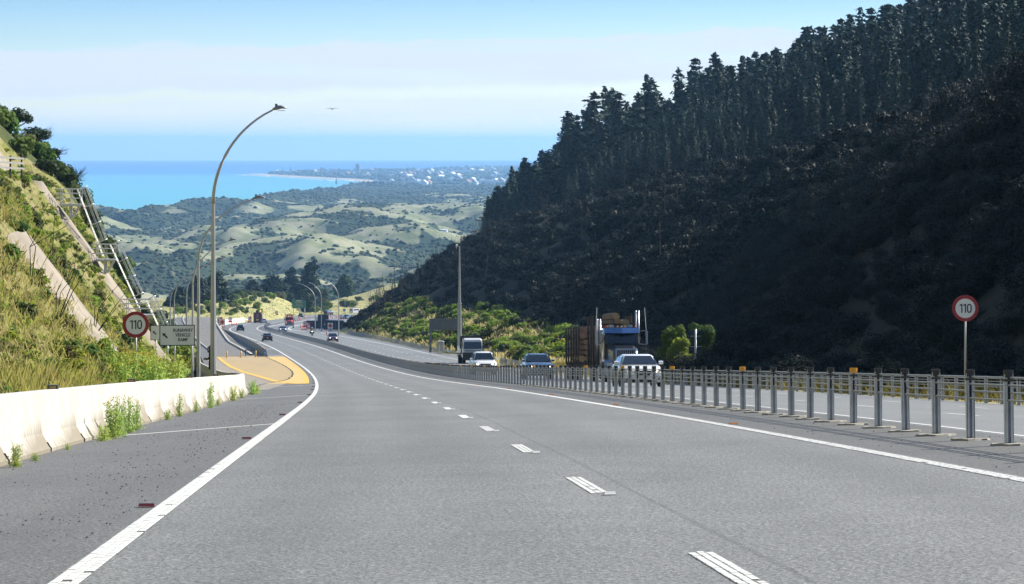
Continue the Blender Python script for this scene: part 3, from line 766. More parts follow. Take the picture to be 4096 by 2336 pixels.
ya = np.concatenate([np.linspace(3300, 14000, 50), np.linspace(14400, 52000, 90)]); ku = np.linspace(-1, 1, 41)
Yg, Kg = np.meshgrid(ya, ku, indexing='ij'); Xg = Kg * (Yg * .3 + 2500)
V = np.stack([Xg, Yg, sea_z(Xg, Yg)], -1); structure(link('sea', npmesh('sea', V.reshape(-1, 3), grid_faces(len(ya), len(ku))[:, ::-1], 'sea_water', smooth=True)))

# ------------------------------------------------------------------ air
me = MB().box((0, 25750, -97.5), (60000, 52500, 415)).mesh('haze', [])
m = bpy.data.materials.new('air'); m.use_nodes = True; n, l = m.node_tree.nodes, m.node_tree.links
n.remove(n['Principled BSDF']); pv = n.new('ShaderNodeVolumePrincipled')
pv.inputs['Color'].default_value = (.33, .62, 1.0, 1); pv.inputs['Density'].default_value = 5.6e-5; pv.inputs['Anisotropy'].default_value = .2
l.new(pv.outputs[0], n['Material Output'].inputs['Volume']); me.materials.append(m)
stuff(link('haze', me))
# ------------------------------------------------------------------ concrete safety barrier on the left
def concrete(name, col, dirt, stain=.6):
    m = bpy.data.materials.new(name); m.use_nodes = True; n, l = m.node_tree.nodes, m.node_tree.links; b = n['Principled BSDF']
    b.inputs['Roughness'].default_value = .85; b.inputs['Specular IOR Level'].default_value = .25
    tc = n.new('ShaderNodeTexCoord'); mp = n.new('ShaderNodeMapping'); mp.inputs['Scale'].default_value = (9, 9, .8); l.new(tc.outputs['Object'], mp.inputs['Vector'])
    a = n.new('ShaderNodeTexNoise'); a.inputs['Scale'].default_value = 1; a.inputs['Detail'].default_value = 6; l.new(mp.outputs[0], a.inputs['Vector'])   # rain streaks
    c = n.new('ShaderNodeTexNoise'); c.inputs['Scale'].default_value = 2.2; c.inputs['Detail'].default_value = 8; c.inputs['Roughness'].default_value = .7; l.new(tc.outputs['Object'], c.inputs['Vector'])
    sp = n.new('ShaderNodeSeparateXYZ'); l.new(tc.outputs['Object'], sp.inputs[0])
    zr = n.new('ShaderNodeMapRange'); zr.inputs[1].default_value = .34; zr.inputs[2].default_value = .0; zr.inputs[3].default_value = .0; zr.inputs[4].default_value = .5; l.new(sp.outputs['Z'], zr.inputs[0])
    ad = n.new('ShaderNodeMath'); ad.operation = 'MULTIPLY_ADD'; ad.inputs[1].default_value = .55; l.new(a.outputs[0], ad.inputs[0])
    m3 = n.new('ShaderNodeMath'); m3.operation = 'MULTIPLY_ADD'; m3.inputs[1].default_value = .5; l.new(c.outputs[0], m3.inputs[0]); l.new(zr.outputs[0], m3.inputs[2]); l.new(m3.outputs[0], ad.inputs[2])
    r_ = n.new('ShaderNodeMapRange'); r_.inputs[1].default_value = .5; r_.inputs[2].default_value = .95; r_.inputs[4].default_value = stain; l.new(ad.outputs[0], r_.inputs[0])
    mx = n.new('ShaderNodeMix'); mx.data_type = 'RGBA'; l.new(r_.outputs[0], mx.inputs['Factor']); mx.inputs[6].default_value = (*col, 1); mx.inputs[7].default_value = (*dirt, 1)
    l.new(mx.outputs[2], b.inputs['Base Color'])
    bp = n.new('ShaderNodeBump'); bp.inputs['Strength'].default_value = .2; bp.inputs['Distance'].default_value = .01; l.new(c.outputs[0], bp.inputs['Height']); l.new(bp.outputs[0], b.inputs['Normal'])
    MATS[name] = m
concrete('barrier_concrete', (.43, .415, .38), (.19, .165, .12), .95)
concrete('old_concrete', (.30, .28, .245), (.13, .12, .10), .7)
concrete('white_concrete', (.6, .585, .53), (.4, .37, .3), .5)
pmat('reflector_yellow', (.38, .24, .06), .35); pmat('dark_plastic', (.03, .03, .032), .5)
PROF = [(0, 0), (0, .05), (-.02, .07), (-.125, .25), (-.185, .8), (-.205, .82), (-.33, .82), (-.35, .8), (-.41, .25), (-.52, .06), (-.52, 0)]
def barrier_run(root, path, H, mat, seg=4.57, gap=.004, notch=True, prof=PROF):
    """Cuts a path (list of (s, t)) into precast segments; each is a part of the barrier."""
    path = np.array(path, float); pts = P(path[:, 0], path[:, 1]); pts[:, 2] += path[:, 2] if path.shape[1] > 2 else 0
    d = np.concatenate([[0], np.cumsum(np.linalg.norm(np.diff(pts, axis=0), axis=1))]); n = max(1, int(round(d[-1] / seg))); L = d[-1] / n
    def at(x):
        p = Vector([float(np.interp(x, d, pts[:, i])) for i in range(3)]); q = Vector([float(np.interp(min(x + .3, d[-1]), d, pts[:, i])) - float(np.interp(max(x - .3, 0), d, pts[:, i])) for i in range(3)])
        f = Vector((q.x, q.y, 0)).normalized(); return p, Vector((f.y, -f.x, 0))
    for i in range(n):
        x0, x1 = i * L + gap, (i + 1) * L - gap; base, _ = at((x0 + x1) / 2); mb = MB()
        cuts = [x0, x0 + .09, x1 - .09, x1]; rings = []
        for x in cuts:
            p, r = at(x); rings.append([p + r * a + Vector((0, 0, b * H / .82)) - base for a, b in prof])
        mid = [c for c in np.linspace(x0 + .09, x1 - .09, 4)[1:-1]]
        body = []
        for x in [cuts[1]] + mid + [cuts[2]]:
            p, r = at(x); body.append([p + r * a + Vector((0, 0, b * H / .82)) - base for a, b in prof])
        if notch and L > 2.5:
            mb.loft(body)
            for x, y in ((cuts[0], cuts[1]), (cuts[2], cuts[3])):
                rr = []
                for q in (x, y):
                    p, r = at(q); pr = [(-.055, .13) if (b < .12 and a > -.3) else ((a, .13) if b < .13 else (a, b)) for a, b in prof]
                    rr.append([p + r * a + Vector((0, 0, b * H / .82)) - base for a, b in pr])
                mb.loft(rr)
        else:
            mb.loft([rings[0]] + body + [rings[-1]])
        o = mb.build('segment', mat, root); o.location = base - root.location
    return n
r0 = Pv(22, -6.15)
bar = thing('concrete_barrier', 'pale weathered concrete barrier of precast segments along the left shoulder, curving away at the ramp', 'concrete barrier', r0)
sa = np.concatenate([np.arange(6, 100, 2.), np.arange(100, 130, 1.5), np.arange(130, 290, 3.)])
barrier_run(bar, [(s, wall_t(s) - .0) for s in sa], .82, 'barrier_concrete')
for i, (s, px) in enumerate(((31.5, 0), (45.5, 0), (65, 0), (80, 0), (95, 0))):
    t = float(wall_t(s)) - .27; p = Pv(s, t, .82) - r0
    o = MB().box((p.x, p.y, p.z + .035), (.15, .1, .06)).build('delineator', 'dark_plastic', bar)
    MB().box((p.x, p.y - .058, p.z + .035), (.10, .006, .035)).build('reflector', 'reflector_yellow', o)
r1 = Pv(290, float(wall_t(290)))
bar2 = thing('concrete_barrier', 'grey concrete barrier on the left side of the gravel escape ramp below the lamps', 'concrete barrier', r1)
sa = np.arange(290.5, 745, 6.); barrier_run(bar2, [(s, float(wall_t(s)), float(ramp_lift(s))) for s in sa], .82, 'old_concrete', seg=12, notch=False)
r2 = Pv(355, -6.25)
bar3 = thing('concrete_barrier', 'dark grey concrete wall between the gravel ramp and the road shoulder', 'concrete barrier', r2)
sa = np.arange(355, 740, 6.); PROF2 = [(.3, 0), (.28, .08), (.1, .33), (.06, .8), (.04, .82), (-.08, .82), (-.1, .8), (-.14, .33), (-.3, .08), (-.3, -.1), (-.3, -.2)]
barrier_run(bar3, [(s, -6.2 + (.35 if s > 700 else 0)) for s in sa], .95, 'old_concrete', seg=14, notch=False, prof=PROF2)
r3 = Pv(750, -6)
bar4 = thing('concrete_barrier', 'white concrete barrier beyond the ramp, behind the first roadworks signs', 'concrete barrier', r3)
pa = [(758, -6.4), (800, -7.6), (847, -8.9), (875, -7.6), (903, -6.9), (915, -7.1)]
barrier_run(bar4, [(float(s), float(np.interp(s, *zip(*pa)))) for s in np.arange(758, 915, 5)], 1.6, 'white_concrete', seg=9, notch=False, prof=PROF2)

# ------------------------------------------------------------------ wire-rope barriers
pmat('galv_post', (.66, .67, .68), .6, metal=.05, noise=.25, nscale=6); pmat('rope', (.25, .26, .27), .5, metal=.4); pmat('cap_black', (.022, .022, .023), .45)
pmat('cap_yellow', (.8, .36, .02), .4); pmat('bracket', (.09, .085, .08), .7, metal=.3); pmat('pad_concrete', (.30, .28, .235), .9, noise=.35, nscale=9)
def post_mesh(h):
    """Channel post: web facing along the road, two flanges, a slot with a dark spacer near the top."""
    w, d, k = .05, .058, .012
    mb = MB()
    mb.box((0, 0, h / 2 - .02), (2 * w - .02, .008, h)); 
    for sx in (-1, 1):
        mb.box((sx * (w - .006), -d / 2 + .004, h / 2 - .02), (.012, d, h)); mb.box((sx * (w - .020), -d + .008, h / 2 - .02), (.028, .008, h))
    return mb.mesh('post', 'galv_post')
POST = post_mesh(.80)
CAPM = {c: MB().loft([[(.056 * math.cos(a), -.026 + .044 * math.sin(a), z) for a in np.linspace(0, 2 * math.pi, 11)[:-1]] for z in (.745, .818, .826)]).mesh('cap', c) for c in ('cap_black', 'cap_yellow')}
SPACER = MB().box((0, -.018, .655), (.034, .012, .30)).mesh('spacer', 'cap_black')
BRACK = MB().box((0, -.026, .715), (.108, .078, .028)).mesh('bracket', 'bracket')
def pad_mesh(seed):
    rg = random.Random(seed); n = 15
    top = [((.22 + rg.uniform(-.05, .05)) * math.cos(2 * math.pi * i / n), (.20 + rg.uniform(-.05, .05)) * math.sin(2 * math.pi * i / n), .015 + rg.uniform(0, .012)) for i in range(n)]
    bot = [(a * 1.12, b * 1.12, -.02) for a, b, c in top]
    mb = MB().add(bot + top + [(0, 0, .03)], [(i, (i + 1) % n, n + (i + 1) % n, n + i) for i in range(n)] + [(n + i, n + (i + 1) % n, 2 * n) for i in range(n)])
    return mb.mesh('footing', 'pad_concrete')
PADS = [pad_mesh(i) for i in range(4)]
def wire_barrier(label, s0, s1, tf, yellow, detail_to, pads_to, rope_n=4, sp=2.0, hs=1.0, ymod=6, yoff=3, upslope=False):
    base = Pv(s0, float(tf(s0))); root = thing('wire_rope_barrier', label, 'road barrier', base)
    n = int((s1 - s0) / sp) + 1
    for i in range(n):
        s = s0 + i * sp; loc, rot = on_road(s, float(tf(s)))
        rot = (rot[0] * .8 + random.gauss(0, .004), random.gauss(0, .005), rot[2] + (math.pi if upslope else 0))
        o = link('post', POST, root, loc - base, rot, (1, 1, hs))
        yel = yellow and i % ymod == yoff
        if s < min(detail_to, 210) or yel: link('cap', CAPM['cap_yellow' if yel else 'cap_black'], o)
        if s < min(70, detail_to * .5): link('spacer', SPACER, o); link('bracket', BRACK, o)
        if s < pads_to: link('footing', PADS[i % 4], root, loc - base, (grade(s), 0, random.random()*.6))
    for j in range(rope_n):
        z = .495 + j * .083; pts = []
        for i in range(n * 2 - 1):
            s = s0 + i * sp / 2
            if i % 2 == 1 and s > 120: continue
            pts.append(Pv(s, float(tf(s)) + (.016 if j % 2 else -.012), z * hs) - base)
        MB().tube(pts, .0115, 5).build('rope', 'rope', root)
    return root
wire_barrier('long wire rope barrier on grey posts with some yellow caps dividing the two carriageways', 17.1, 600, lambda s: 5.17 + .1 * smooth(s, 90, 140) + .1 * smooth(s, 400, 520), True, 330, 110, yoff=1)
_pt = lambda s: np.interp(s, [0, 120, 250, 300, 360, 400, 480, 560, 620, 700], [15.95, 16.1, 16.7, 17.4, 17.1, 17.0, 18.2, 19.1, 19.5, 23])
wire_barrier('wire rope barrier along the shaded hill side of the opposite lanes', 31, 284, _pt, False, 160, 0, hs=.96)
wb = wire_barrier('farther wire rope barrier on the opposite side beyond the grey sign, below the grassy bank', 366, 602, _pt, False, 0, 0, hs=.98)
# its sloping end terminal near the cabinets
base = Pv(366, float(_pt(366))); mb = MB()
for j in range(4):
    mb.tube([base * 0, Pv(364, 17.3, .75 - .08 * j) - base, Pv(350, 19.0, .1) - base], .02, 5)
for k in range(5): mb.box(tuple(Pv(363.5 - 2.6 * k, 17.35 + .33 * k, (.75 - .15 * k) / 2) - base), (.06, .06, .75 - .15 * k))
mb.build('end_terminal', 'galv_post', wb)
wire_barrier('far end of the dividing wire rope barrier bending away past the red truck', 603, 842, lambda s: 5.35 + .1 * smooth(s, 600, 650) - .6 * smooth(s, 700, 850), False, 0, 0, sp=3.0, hs=1.02)

# guard rail beyond the works
pts = [(915, -7.0), (960, -7.6), (1018, -8.5), (1060, -9.3), (1110, -10.3), (1150, -9.6)]
base = Pv(*pts[0]); gr_ = thing('guard_rail', 'steel guard rail along the foot of the yellow grass bank', 'guard rail', base)
ps = [Pv(a, b, .75) - base for a, b in pts]; MB().tube(ps, .14, 6).build('rail', 'galv_post', gr_)
pm = MB().box((0, 0, .4), (.14, .14, .8)).mesh('post', 'galv_post')
for s in np.arange(916, 1150, 5.):
    link('post', pm, gr_, Pv(s, float(np.interp(s, *zip(*pts))) - .15) - base)
# ------------------------------------------------------------------ signs
pmat('galv', (.46, .47, .48), .45, metal=.45, noise=.12, nscale=3); pmat('sign_white', (.88, .88, .86), .4, noise=.05, nscale=3); pmat('sign_black', (.012, .012, .014), .4)
pmat('sign_red', (.36, .022, .028), .4, noise=.12, nscale=4); pmat('sign_orange', (.95, .15, .045), .4); pmat('sign_blue', (.02, .19, .62), .4); pmat('sign_green', (.018, .16, .085), .4)
pmat('sign_back', (.17, .185, .195), .6, metal=.25, noise=.2, nscale=2); pmat('sign_dark', (.02, .035, .06), .6); pmat('sign_letter', (.75, .76, .74), .4); pmat('sign_amber', (.55, .33, .2), .4)
def text_obj(name, body, size, mat, parent, loc, rot=(R(90), 0, 0), align='CENTER', sx=1.0, bold=.0):
    c = bpy.data.curves.new(name, 'FONT'); c.body = body; c.size = size; c.align_x = align; c.align_y = 'CENTER'; c.extrude = .003; c.offset = bold; c.resolution_u = 2
    tmp = bpy.data.objects.new(name, c); COL.objects.link(tmp); me = bpy.data.meshes.new_from_object(tmp)
    bpy.data.objects.remove(tmp); bpy.data.curves.remove(c); me.materials.clear(); me.materials.append(MATS[mat]); me.name = name
    return link(name, me, parent, loc, rot, (sx, 1, 1))
def disc(c, r, d, n=40): return MB().cyl((c[0], c[1] - d / 2, c[2]), (c[0], c[1] + d / 2, c[2]), r, n=n)
def ring(r0, r1, y0, y1, z, n=44):
    mb = MB(); vs = []
    for r, y in ((r0, y0), (r1, y0), (r1, y1), (r0, y1)):
        vs += [(r * math.cos(2 * math.pi * i / n), y, z + r * math.sin(2 * math.pi * i / n)) for i in range(n)]
    fs = [(a * n + i, a * n + (i + 1) % n, ((a + 1) % 4) * n + (i + 1) % n, ((a + 1) % 4) * n + i) for a in range(4) for i in range(n)]
    return mb.add(vs, fs)
def speed_sign(label, loc, rz, zc, r, text, group=None, post_r=.032):
    t = thing('speed_sign', label, 'speed sign', loc, (0, 0, rz), group)
    MB().cyl((0, 0, -.3), (0, 0, zc + r * .7), post_r, n=10).build('pole', 'galv', t, True)
    MB().cyl((0, -.055, zc), (0, -.040, zc), r - .004, n=44).build('disc', 'sign_white', t)
    ring(r * .745, r, -.062, -.036, zc).build('rim', 'sign_red', t)
    for k in (-.45, .45): MB().box((0, -.02, zc + k * r), (r * 1.2, .035, .04)).build('bracket', 'galv', t)
    if text == '110':
        # upright rounded numerals
        for x in (-.30, -.03):
            MB().prism([(r * (x - .005), zc - r * .34), (r * (x + .085), zc - r * .34), (r * (x + .085), zc + r * .34), (r * (x + .01), zc + r * .34), (r * (x - .13), zc + r * .25), (r * (x - .13), zc + r * .16), (r * (x - .005), zc + r * .23)], -.0585, -.0555).build('digit', 'sign_black', t)
        mb = MB(); n = 32; vs = []
        for k, y in ((1, -.0585), (1, -.0555), (.0, -.0555), (.0, -.0585)):
            for i in range(n):
                a = 2 * math.pi * i / n; rx, rz_ = (.185, .345) if k else (.095, .255)
                vs.append((r * (.30 + rx * math.copysign(abs(math.cos(a)) ** .8, math.cos(a))), y, zc + r * rz_ * math.copysign(abs(math.sin(a)) ** .8, math.sin(a))))
        mb.add(vs, [(a * n + i, a * n + (i + 1) % n, ((a + 1) % 4) * n + (i + 1) % n, ((a + 1) % 4) * n + i) for a in range(4) for i in range(n)]); mb.build('digit', 'sign_black', t)
    else:
        text_obj('digit', text, r * .95, 'sign_black', t, (0, -.058, zc), sx=.85, bold=.004 * r)
    return t
def at_px(px, d, z): return Vector(((px - 2048) / 11378. * d, d, z))
g = 79.5; gz = -6.85
speed_sign('red ringed 110 speed sign on a pole behind the concrete barrier', at_px(543, g, gz), R(4), (574.6 - 1298) / 11378 * g - gz, .368, '110')
g = 90.; gz = float(P(79.3, 17.4)[2])
speed_sign('red ringed 110 speed sign on the far side in front of the dark hill', at_px(3861, g, gz), R(-7), (574.6 - 1233) / 11378 * g - gz, .416, '110')
def arrow_pts(cx, cz, s):
    """Block arrow pointing up and to the left."""
    base = [(-.5, .5), (.12, .42), (-.04, .24), (.5, -.3), (.3, -.5), (-.24, .04), (-.42, -.12)]
    return [(cx + a * s, cz + b * s) for a, b in base]
def ramp_sign(label, loc, rz, zc, w, h, words):
    t = thing('ramp_sign', label, 'road sign', loc, (0, 0, rz))
    for k in (-.29, .42): MB().cyl((k * w, 0, -.6), (k * w, 0, zc + h * .4), .036, n=10).build('post', 'galv', t, True)
    MB().box((0, -.05, zc), (w, .012, h)).build('panel', 'sign_white', t)
    fr = MB(); e_ = .018
    for z in (zc - h / 2, zc + h / 2): fr.box((0, -.052, z), (w + .03, .02, e_ * 1.5))
    for x in (-w / 2, w / 2): fr.box((x, -.052, zc), (e_ * 1.5, .02, h - .03))
    fr.build('frame', 'sign_black', t)
    MB().prism(arrow_pts(-w * .345, zc - h * .02, h * .27), -.062, -.058).build('arrow', 'sign_black', t)
    for i, wd in enumerate(words): text_obj('lettering', wd, h * .225, 'sign_black', t, (w * .165, -.061, zc + h * (.245 - .235 * i)), sx=.86, bold=.003)
    return t
d = 100.; gz = float(left_ground(88.5, -9.3))
ramp_sign('black framed white sign reading runaway vehicle ramp with an arrow', at_px(709, d, gz), R(5), (574.6 - 1341) / 11378 * d - gz, 1.21, .705, ['RUNAWAY', 'VEHICLE', 'RAMP'])
d = 141.; gz = float(left_ground(131, -11.2))
ramp_sign('second runaway ramp sign, mostly hidden behind the nearer one', at_px(655, d, gz), R(5), (574.6 - 1330.5) / 11378 * d - gz, 1.28, .71, ['RUNAWAY', 'VEHICLE', 'RAMP'])

# ------------------------------------------------------------------ street lamps
pmat('lamp_head', (.2, .22, .24), .4, metal=.4); pmat('lamp_glass', (.5, .52, .55), .2)
def lamp(label, s, t, px, d, top_y, tip_dx, base_z, side=1, group='street lamps along the motorway', r=.115, joint=3.6):
    """px, top_y, tip_dx in the survey's units; the pole is octagonal, hinged, with a swept outreach arm."""
    loc = at_px(px, d, base_z); k = d / 11378.
    H = (574.6 - top_y) * k - base_z; A = tip_dx * k
    o = thing('street_lamp', label, 'street lamp', loc, (0, 0, -heading(max(0, d - 10))), group)
    H0 = H * .66
    MB().cyl((0, 0, -.5), (0, 0, joint), r * 1.12, r * 1.06, 8).build('base_section', 'galv', o)
    MB().cyl((0, 0, joint), (0, 0, H0), r * .98, r * .66, 8).build('pole', 'galv', o)
    pts, rs = [], []
    for q in np.linspace(0, 1, 15):
        a = q * R(64); x = A * .80 * (1 - math.cos(a)) / (1 - math.cos(R(64))); z = H0 + (H - .12 - H0) * math.sin(a) / math.sin(R(64))
        pts.append((x * side, 0, z)); rs.append(r * (.66 - .34 * q))
    MB().tube(pts, rs, 8).build('arm', 'galv', o, True)
    x0, z0 = pts[-1][0], pts[-1][2]; L = A - abs(x0)
    hd = MB().loft([[(x0 + side * L * q, y * wq, z0 + .02 + .11 * math.sin(q * 2.6) + zz * th) for y, zz in ((-1, 0), (-.6, .5), (.6, .5), (1, 0), (.6, -.45), (-.6, -.45))] for q, wq, th in ((0, .06, .09), (.12, .1, .12), (.3, .17, .2), (.6, .19, .15), (.9, .13, .07), (1, .05, .03))])
    h_ = hd.build('lamp_head', 'lamp_head', o, True)
    MB().box((x0 + side * L * .62, 0, z0 - .02), (L * .5, .22, .02)).build('lens', 'lamp_glass', h_)
    MB().cyl((x0 + side * L * .27, 0, z0 + .1), (x0 + side * L * .27, 0, z0 + .26), .045, .06, 8).build('photocell', 'dark_plastic', o)
    return o
for i, (px, d, ty, dx, lab) in enumerate(((853, 118, 429, 294, 'tallest curved street lamp, nearest on the left behind the barrier'), (794, 160, 788, 268, 'second curved street lamp on the left, its arm over the dunes'),
        (771, 230, 958, 178, 'third street lamp on the left, just left of the nearest pole'), (746, 290, 1035, 156, 'fourth street lamp on the left, in front of the dark cypress'), (697, 335, 1070, 120, 'fifth street lamp on the left, above the ramp sign'), (681, 390, 1098, 108, 'farthest street lamp on the left, above the half hidden sign'))):
    s = d - 10.2; t = (px - 2048) / 11378 * d - float(ri(s, SX)); gz = float(left_ground(s, t)) if s < 300 else float(P(s, t)[2]) - .3
    lamp(lab, s, t, px, d, ty, dx, gz, 1, r=.118 if i == 0 else .105)
for px, d, ty, dx, lab in ((1355, 592, 1119, 62, 'nearest of the three far street lamps right of the roadworks'), (1286, 665, 1130, 52, 'middle one of the three far street lamps'), (1261, 693, 1134, 72, 'left one of the three far street lamps by the cones')):
    s = d - 8.; t = (px - 2048) / 11378 * d - float(ri(s, SX)); gz = float(P(s, t)[2])
    lamp(lab, s, t, px, d, ty, dx, gz, -1, r=.12)
# the tall camera mast on the right
d = 355.; base = at_px(1838, d, float(P(346, 20.6)[2])); H = (574.6 - 985) / 11378 * d - base.z
mast = thing('camera_mast', 'tall grey tapered mast with a camera on top, right of the grey sign', 'camera mast', base)
MB().cyl((0, 0, -.4), (0, 0, H * .487), .30, .235, 10).build('base_section', 'galv', mast); MB().cyl((0, 0, H * .487), (0, 0, H), .19, .075, 10).build('pole', 'galv', mast)
MB().cyl((0, 0, H * .48), (0, 0, H * .49), .30, n=10).build('collar', 'galv', mast)
c = MB().box((-.32, 0, H - .05), (.5, .06, .06)).build('camera_arm', 'galv', mast)
pmat('camera_white', (.75, .76, .76), .4); MB().sphere((-.36, -.05, H + .12), (.13, .13, .16)).cyl((-.36, -.05, H - .3), (-.36, -.05, H), .035, n=6).build('camera', 'camera_white', mast, True)

# ------------------------------------------------------------------ grey sign seen from behind, cabinets, guide post
d = 372.; k = d / 11378.; x0, x1 = (1718.5 - 2048) * k, (1851 - 2048) * k; zt, zb = (574.6 - 1274) * k, (574.6 - 1320.5) * k; zg0, zg1 = (574.6 - 1397) * k, (574.6 - 1380) * k
t = thing('sign_back', 'large grey sign seen from behind on two posts beside the mast', 'road sign', (x0, d, zg0))
for i in range(5):
    w = (x1 - x0) / 5; MB().box((w * (i + .5), 0, (zt + zb) / 2 - zg0), (w - .012, .03, zt - zb)).build('panel', 'sign_back', t)
mb = MB()
for q in (.2, .5, .8): mb.box(((x1 - x0) / 2, -.04, zb + (zt - zb) * q - zg0), (x1 - x0, .05, .08))
mb.build('rail', 'sign_back', t)
for x, z in ((.12, zg0), (x1 - x0 - .25, zg1)): MB().box((x, -.13, (zt + z) / 2 - zg0 - .2), (.32, .2, zt - z + .4)).build('post', 'sign_back', t)
pmat('cabinet', (.46, .45, .40), .6, noise=.12)
d = 352.; k = d / 11378
for px, w, h, yb, lab in ((1762, 27, 41, 1405, 'tall beige roadside cabinet left of the mast'), (1848, 16, 33, 1400, 'narrow beige cabinet just right of the mast base')):
    o = thing('roadside_cabinet', lab, 'cabinet', at_px(px, d + (8 if px > 1800 else 0), (574.6 - yb) * k))
    MB().box((0, 0, h * k * .46), (w * k, .6, h * k * .92)).build('case', 'cabinet', o); MB().prism([(-w * k * .54, h * k * .9), (w * k * .54, h * k * .9), (w * k * .4, h * k), (-w * k * .4, h * k)], -.36, .36).build('lid', 'cabinet', o)
    MB().box((0, -.306, h * k * .45), (w * k * .86, .012, h * k * .78)).build('door', 'cabinet', o)
pmat('white_post', (.72, .72, .7), .5)
o = thing('guide_post', 'short white guide post in front of the beige cabinet', 'guide post', at_px(1757, 347, (574.6 - 1413) / 11378 * 347))
MB().box((0, 0, .45), (.13, .06, 1.0), taper=(.8, 1)).build('post', 'white_post', o); MB().box((.05, 0, .02), (.55, .3, .06)).build('base_plate', 'pad_concrete', o)
# small direction sign by the verge behind the white car
d = 292.; k = d / 11378
o = thing('small_sign', 'small grey sign on a thin stake in the grass behind the white car', 'road sign', at_px(1990, d, (574.6 - 1440) * k))
MB().cyl((0, 0, -.3), (0, 0, .95), .02, n=6).build('stake', 'galv', o); MB().box((0, -.03, .92), (.5, .02, .19)).build('plate', 'sign_back', o)
# give way sign from behind on a round post
d = 182.; k = d / 11378; gz = float(right_ground(171, 18.0))
o = thing('triangle_sign', 'dark triangular sign seen from behind on a pale round post', 'road sign', at_px(2782, d, gz)); z = lambda y: (574.6 - y) * k - gz
MB().cyl((0, 0, -.4), (0, 0, z(1317)), 4.3 * k, n=12).build('post', 'galv', o, True)
MB().prism([(-30 * k, z(1322)), (29 * k, z(1322)), (4 * k, z(1376)), (-4 * k, z(1376))], .085, .1).build('plate', 'sign_dark', o)
MB().box((0, .075, z(1345)), (40 * k, .02, .05)).build('bracket', 'galv', o); MB().box((2 * k, .09, z(1396)), (49 * k, .015, 18 * k)).build('lower_plate', 'sign_dark', o)
MB().box((2 * k, .09, z(1387)), (49 * k, .02, .03)).build('bracket', 'galv', o)
# keep-left disc at the end of the ramp wall, yellow posts and the bar
loc, _ = on_road(352.5, -6.35); o = thing('keep_left_sign', 'round blue sign with a white arrow at the end of the ramp wall', 'road sign', loc); d = loc.y; k = d / 11378; zc = (574.6 - 1411) * k - loc.z
MB().cyl((0, 0, -.1), (0, 0, zc), .04, n=8).build('post', 'galv', o); MB().cyl((0, -.06, zc), (0, -.045, zc), 8.2 * k, n=28).build('disc', 'sign_blue', o)
MB().prism([(-a * .55, zc + (b - zc) * .55) if False else (-(a), b) for a, b in [(-.13, -.02 + zc), (-.13, -.13 + zc), (-.02, -.13 + zc), (-.055, -.095 + zc), (.11, .07 + zc), (.07, .11 + zc), (-.095, -.055 + zc)]], -.068, -.062).build('arrow', 'sign_letter', o)
pmat('post_yellow', (.7, .38, .03), .5)
for i, (t_, s_) in enumerate(((-11.15, 352), (-9.37, 352), (-7.5, 352))):
    loc, _ = on_road(s_, t_); o = thing('bollard', ('left', 'middle', 'right')[i] + ' of the three yellow posts at the mouth of the gravel ramp', 'bollard', loc, group='yellow posts across the ramp mouth')
    MB().cyl((0, 0, -.1), (0, 0, .86), .075, n=10).build('post', 'post_yellow', o, True); MB().cyl((0, 0, 0), (0, 0, .12), .14, .11, 10).build('foot', 'post_yellow', o)
a, b = Pv(362, -8.7, .8), Pv(353, -7.4, .86)
o = MB().tube([a - a, b - a], .07, 6).build('steel_bar', 'crack'); o.location = a; tag(o, 'dark steel bar from the kerb to the right yellow post', 'bar')
MB().cyl((0, 0, -.8), (0, 0, 0), .06, n=6).build('post', 'crack', o)
# dark timber stay and cables by the nearest lamp
d = 121.; k = d / 11378; gz = (574.6 - 1478) * k
o = thing('anchor_post', 'dark braced anchor post with cables beside the nearest lamp pole', 'post', at_px(840, d, gz)); z = lambda y: (574.6 - y) * k - gz
MB().box((0, 0, z(1430)), (10 * k, .12, 95 * k), taper=(.8, 1)).build('post', 'crack', o)
for y in (1392, 1406): MB().box((-.02, 0, z(y)), (15 * k, .2, 7 * k)).build('clamp', 'bracket', o)
for y0, y1 in ((1428, 1447), (1432, 1452)): MB().tube([(0, 0, z(y0)), (-18 * k, .8, z((y0 + y1) / 2 + 2)), (-45 * k, 2, z(y1))], .025, 5).build('cable', 'crack', o)

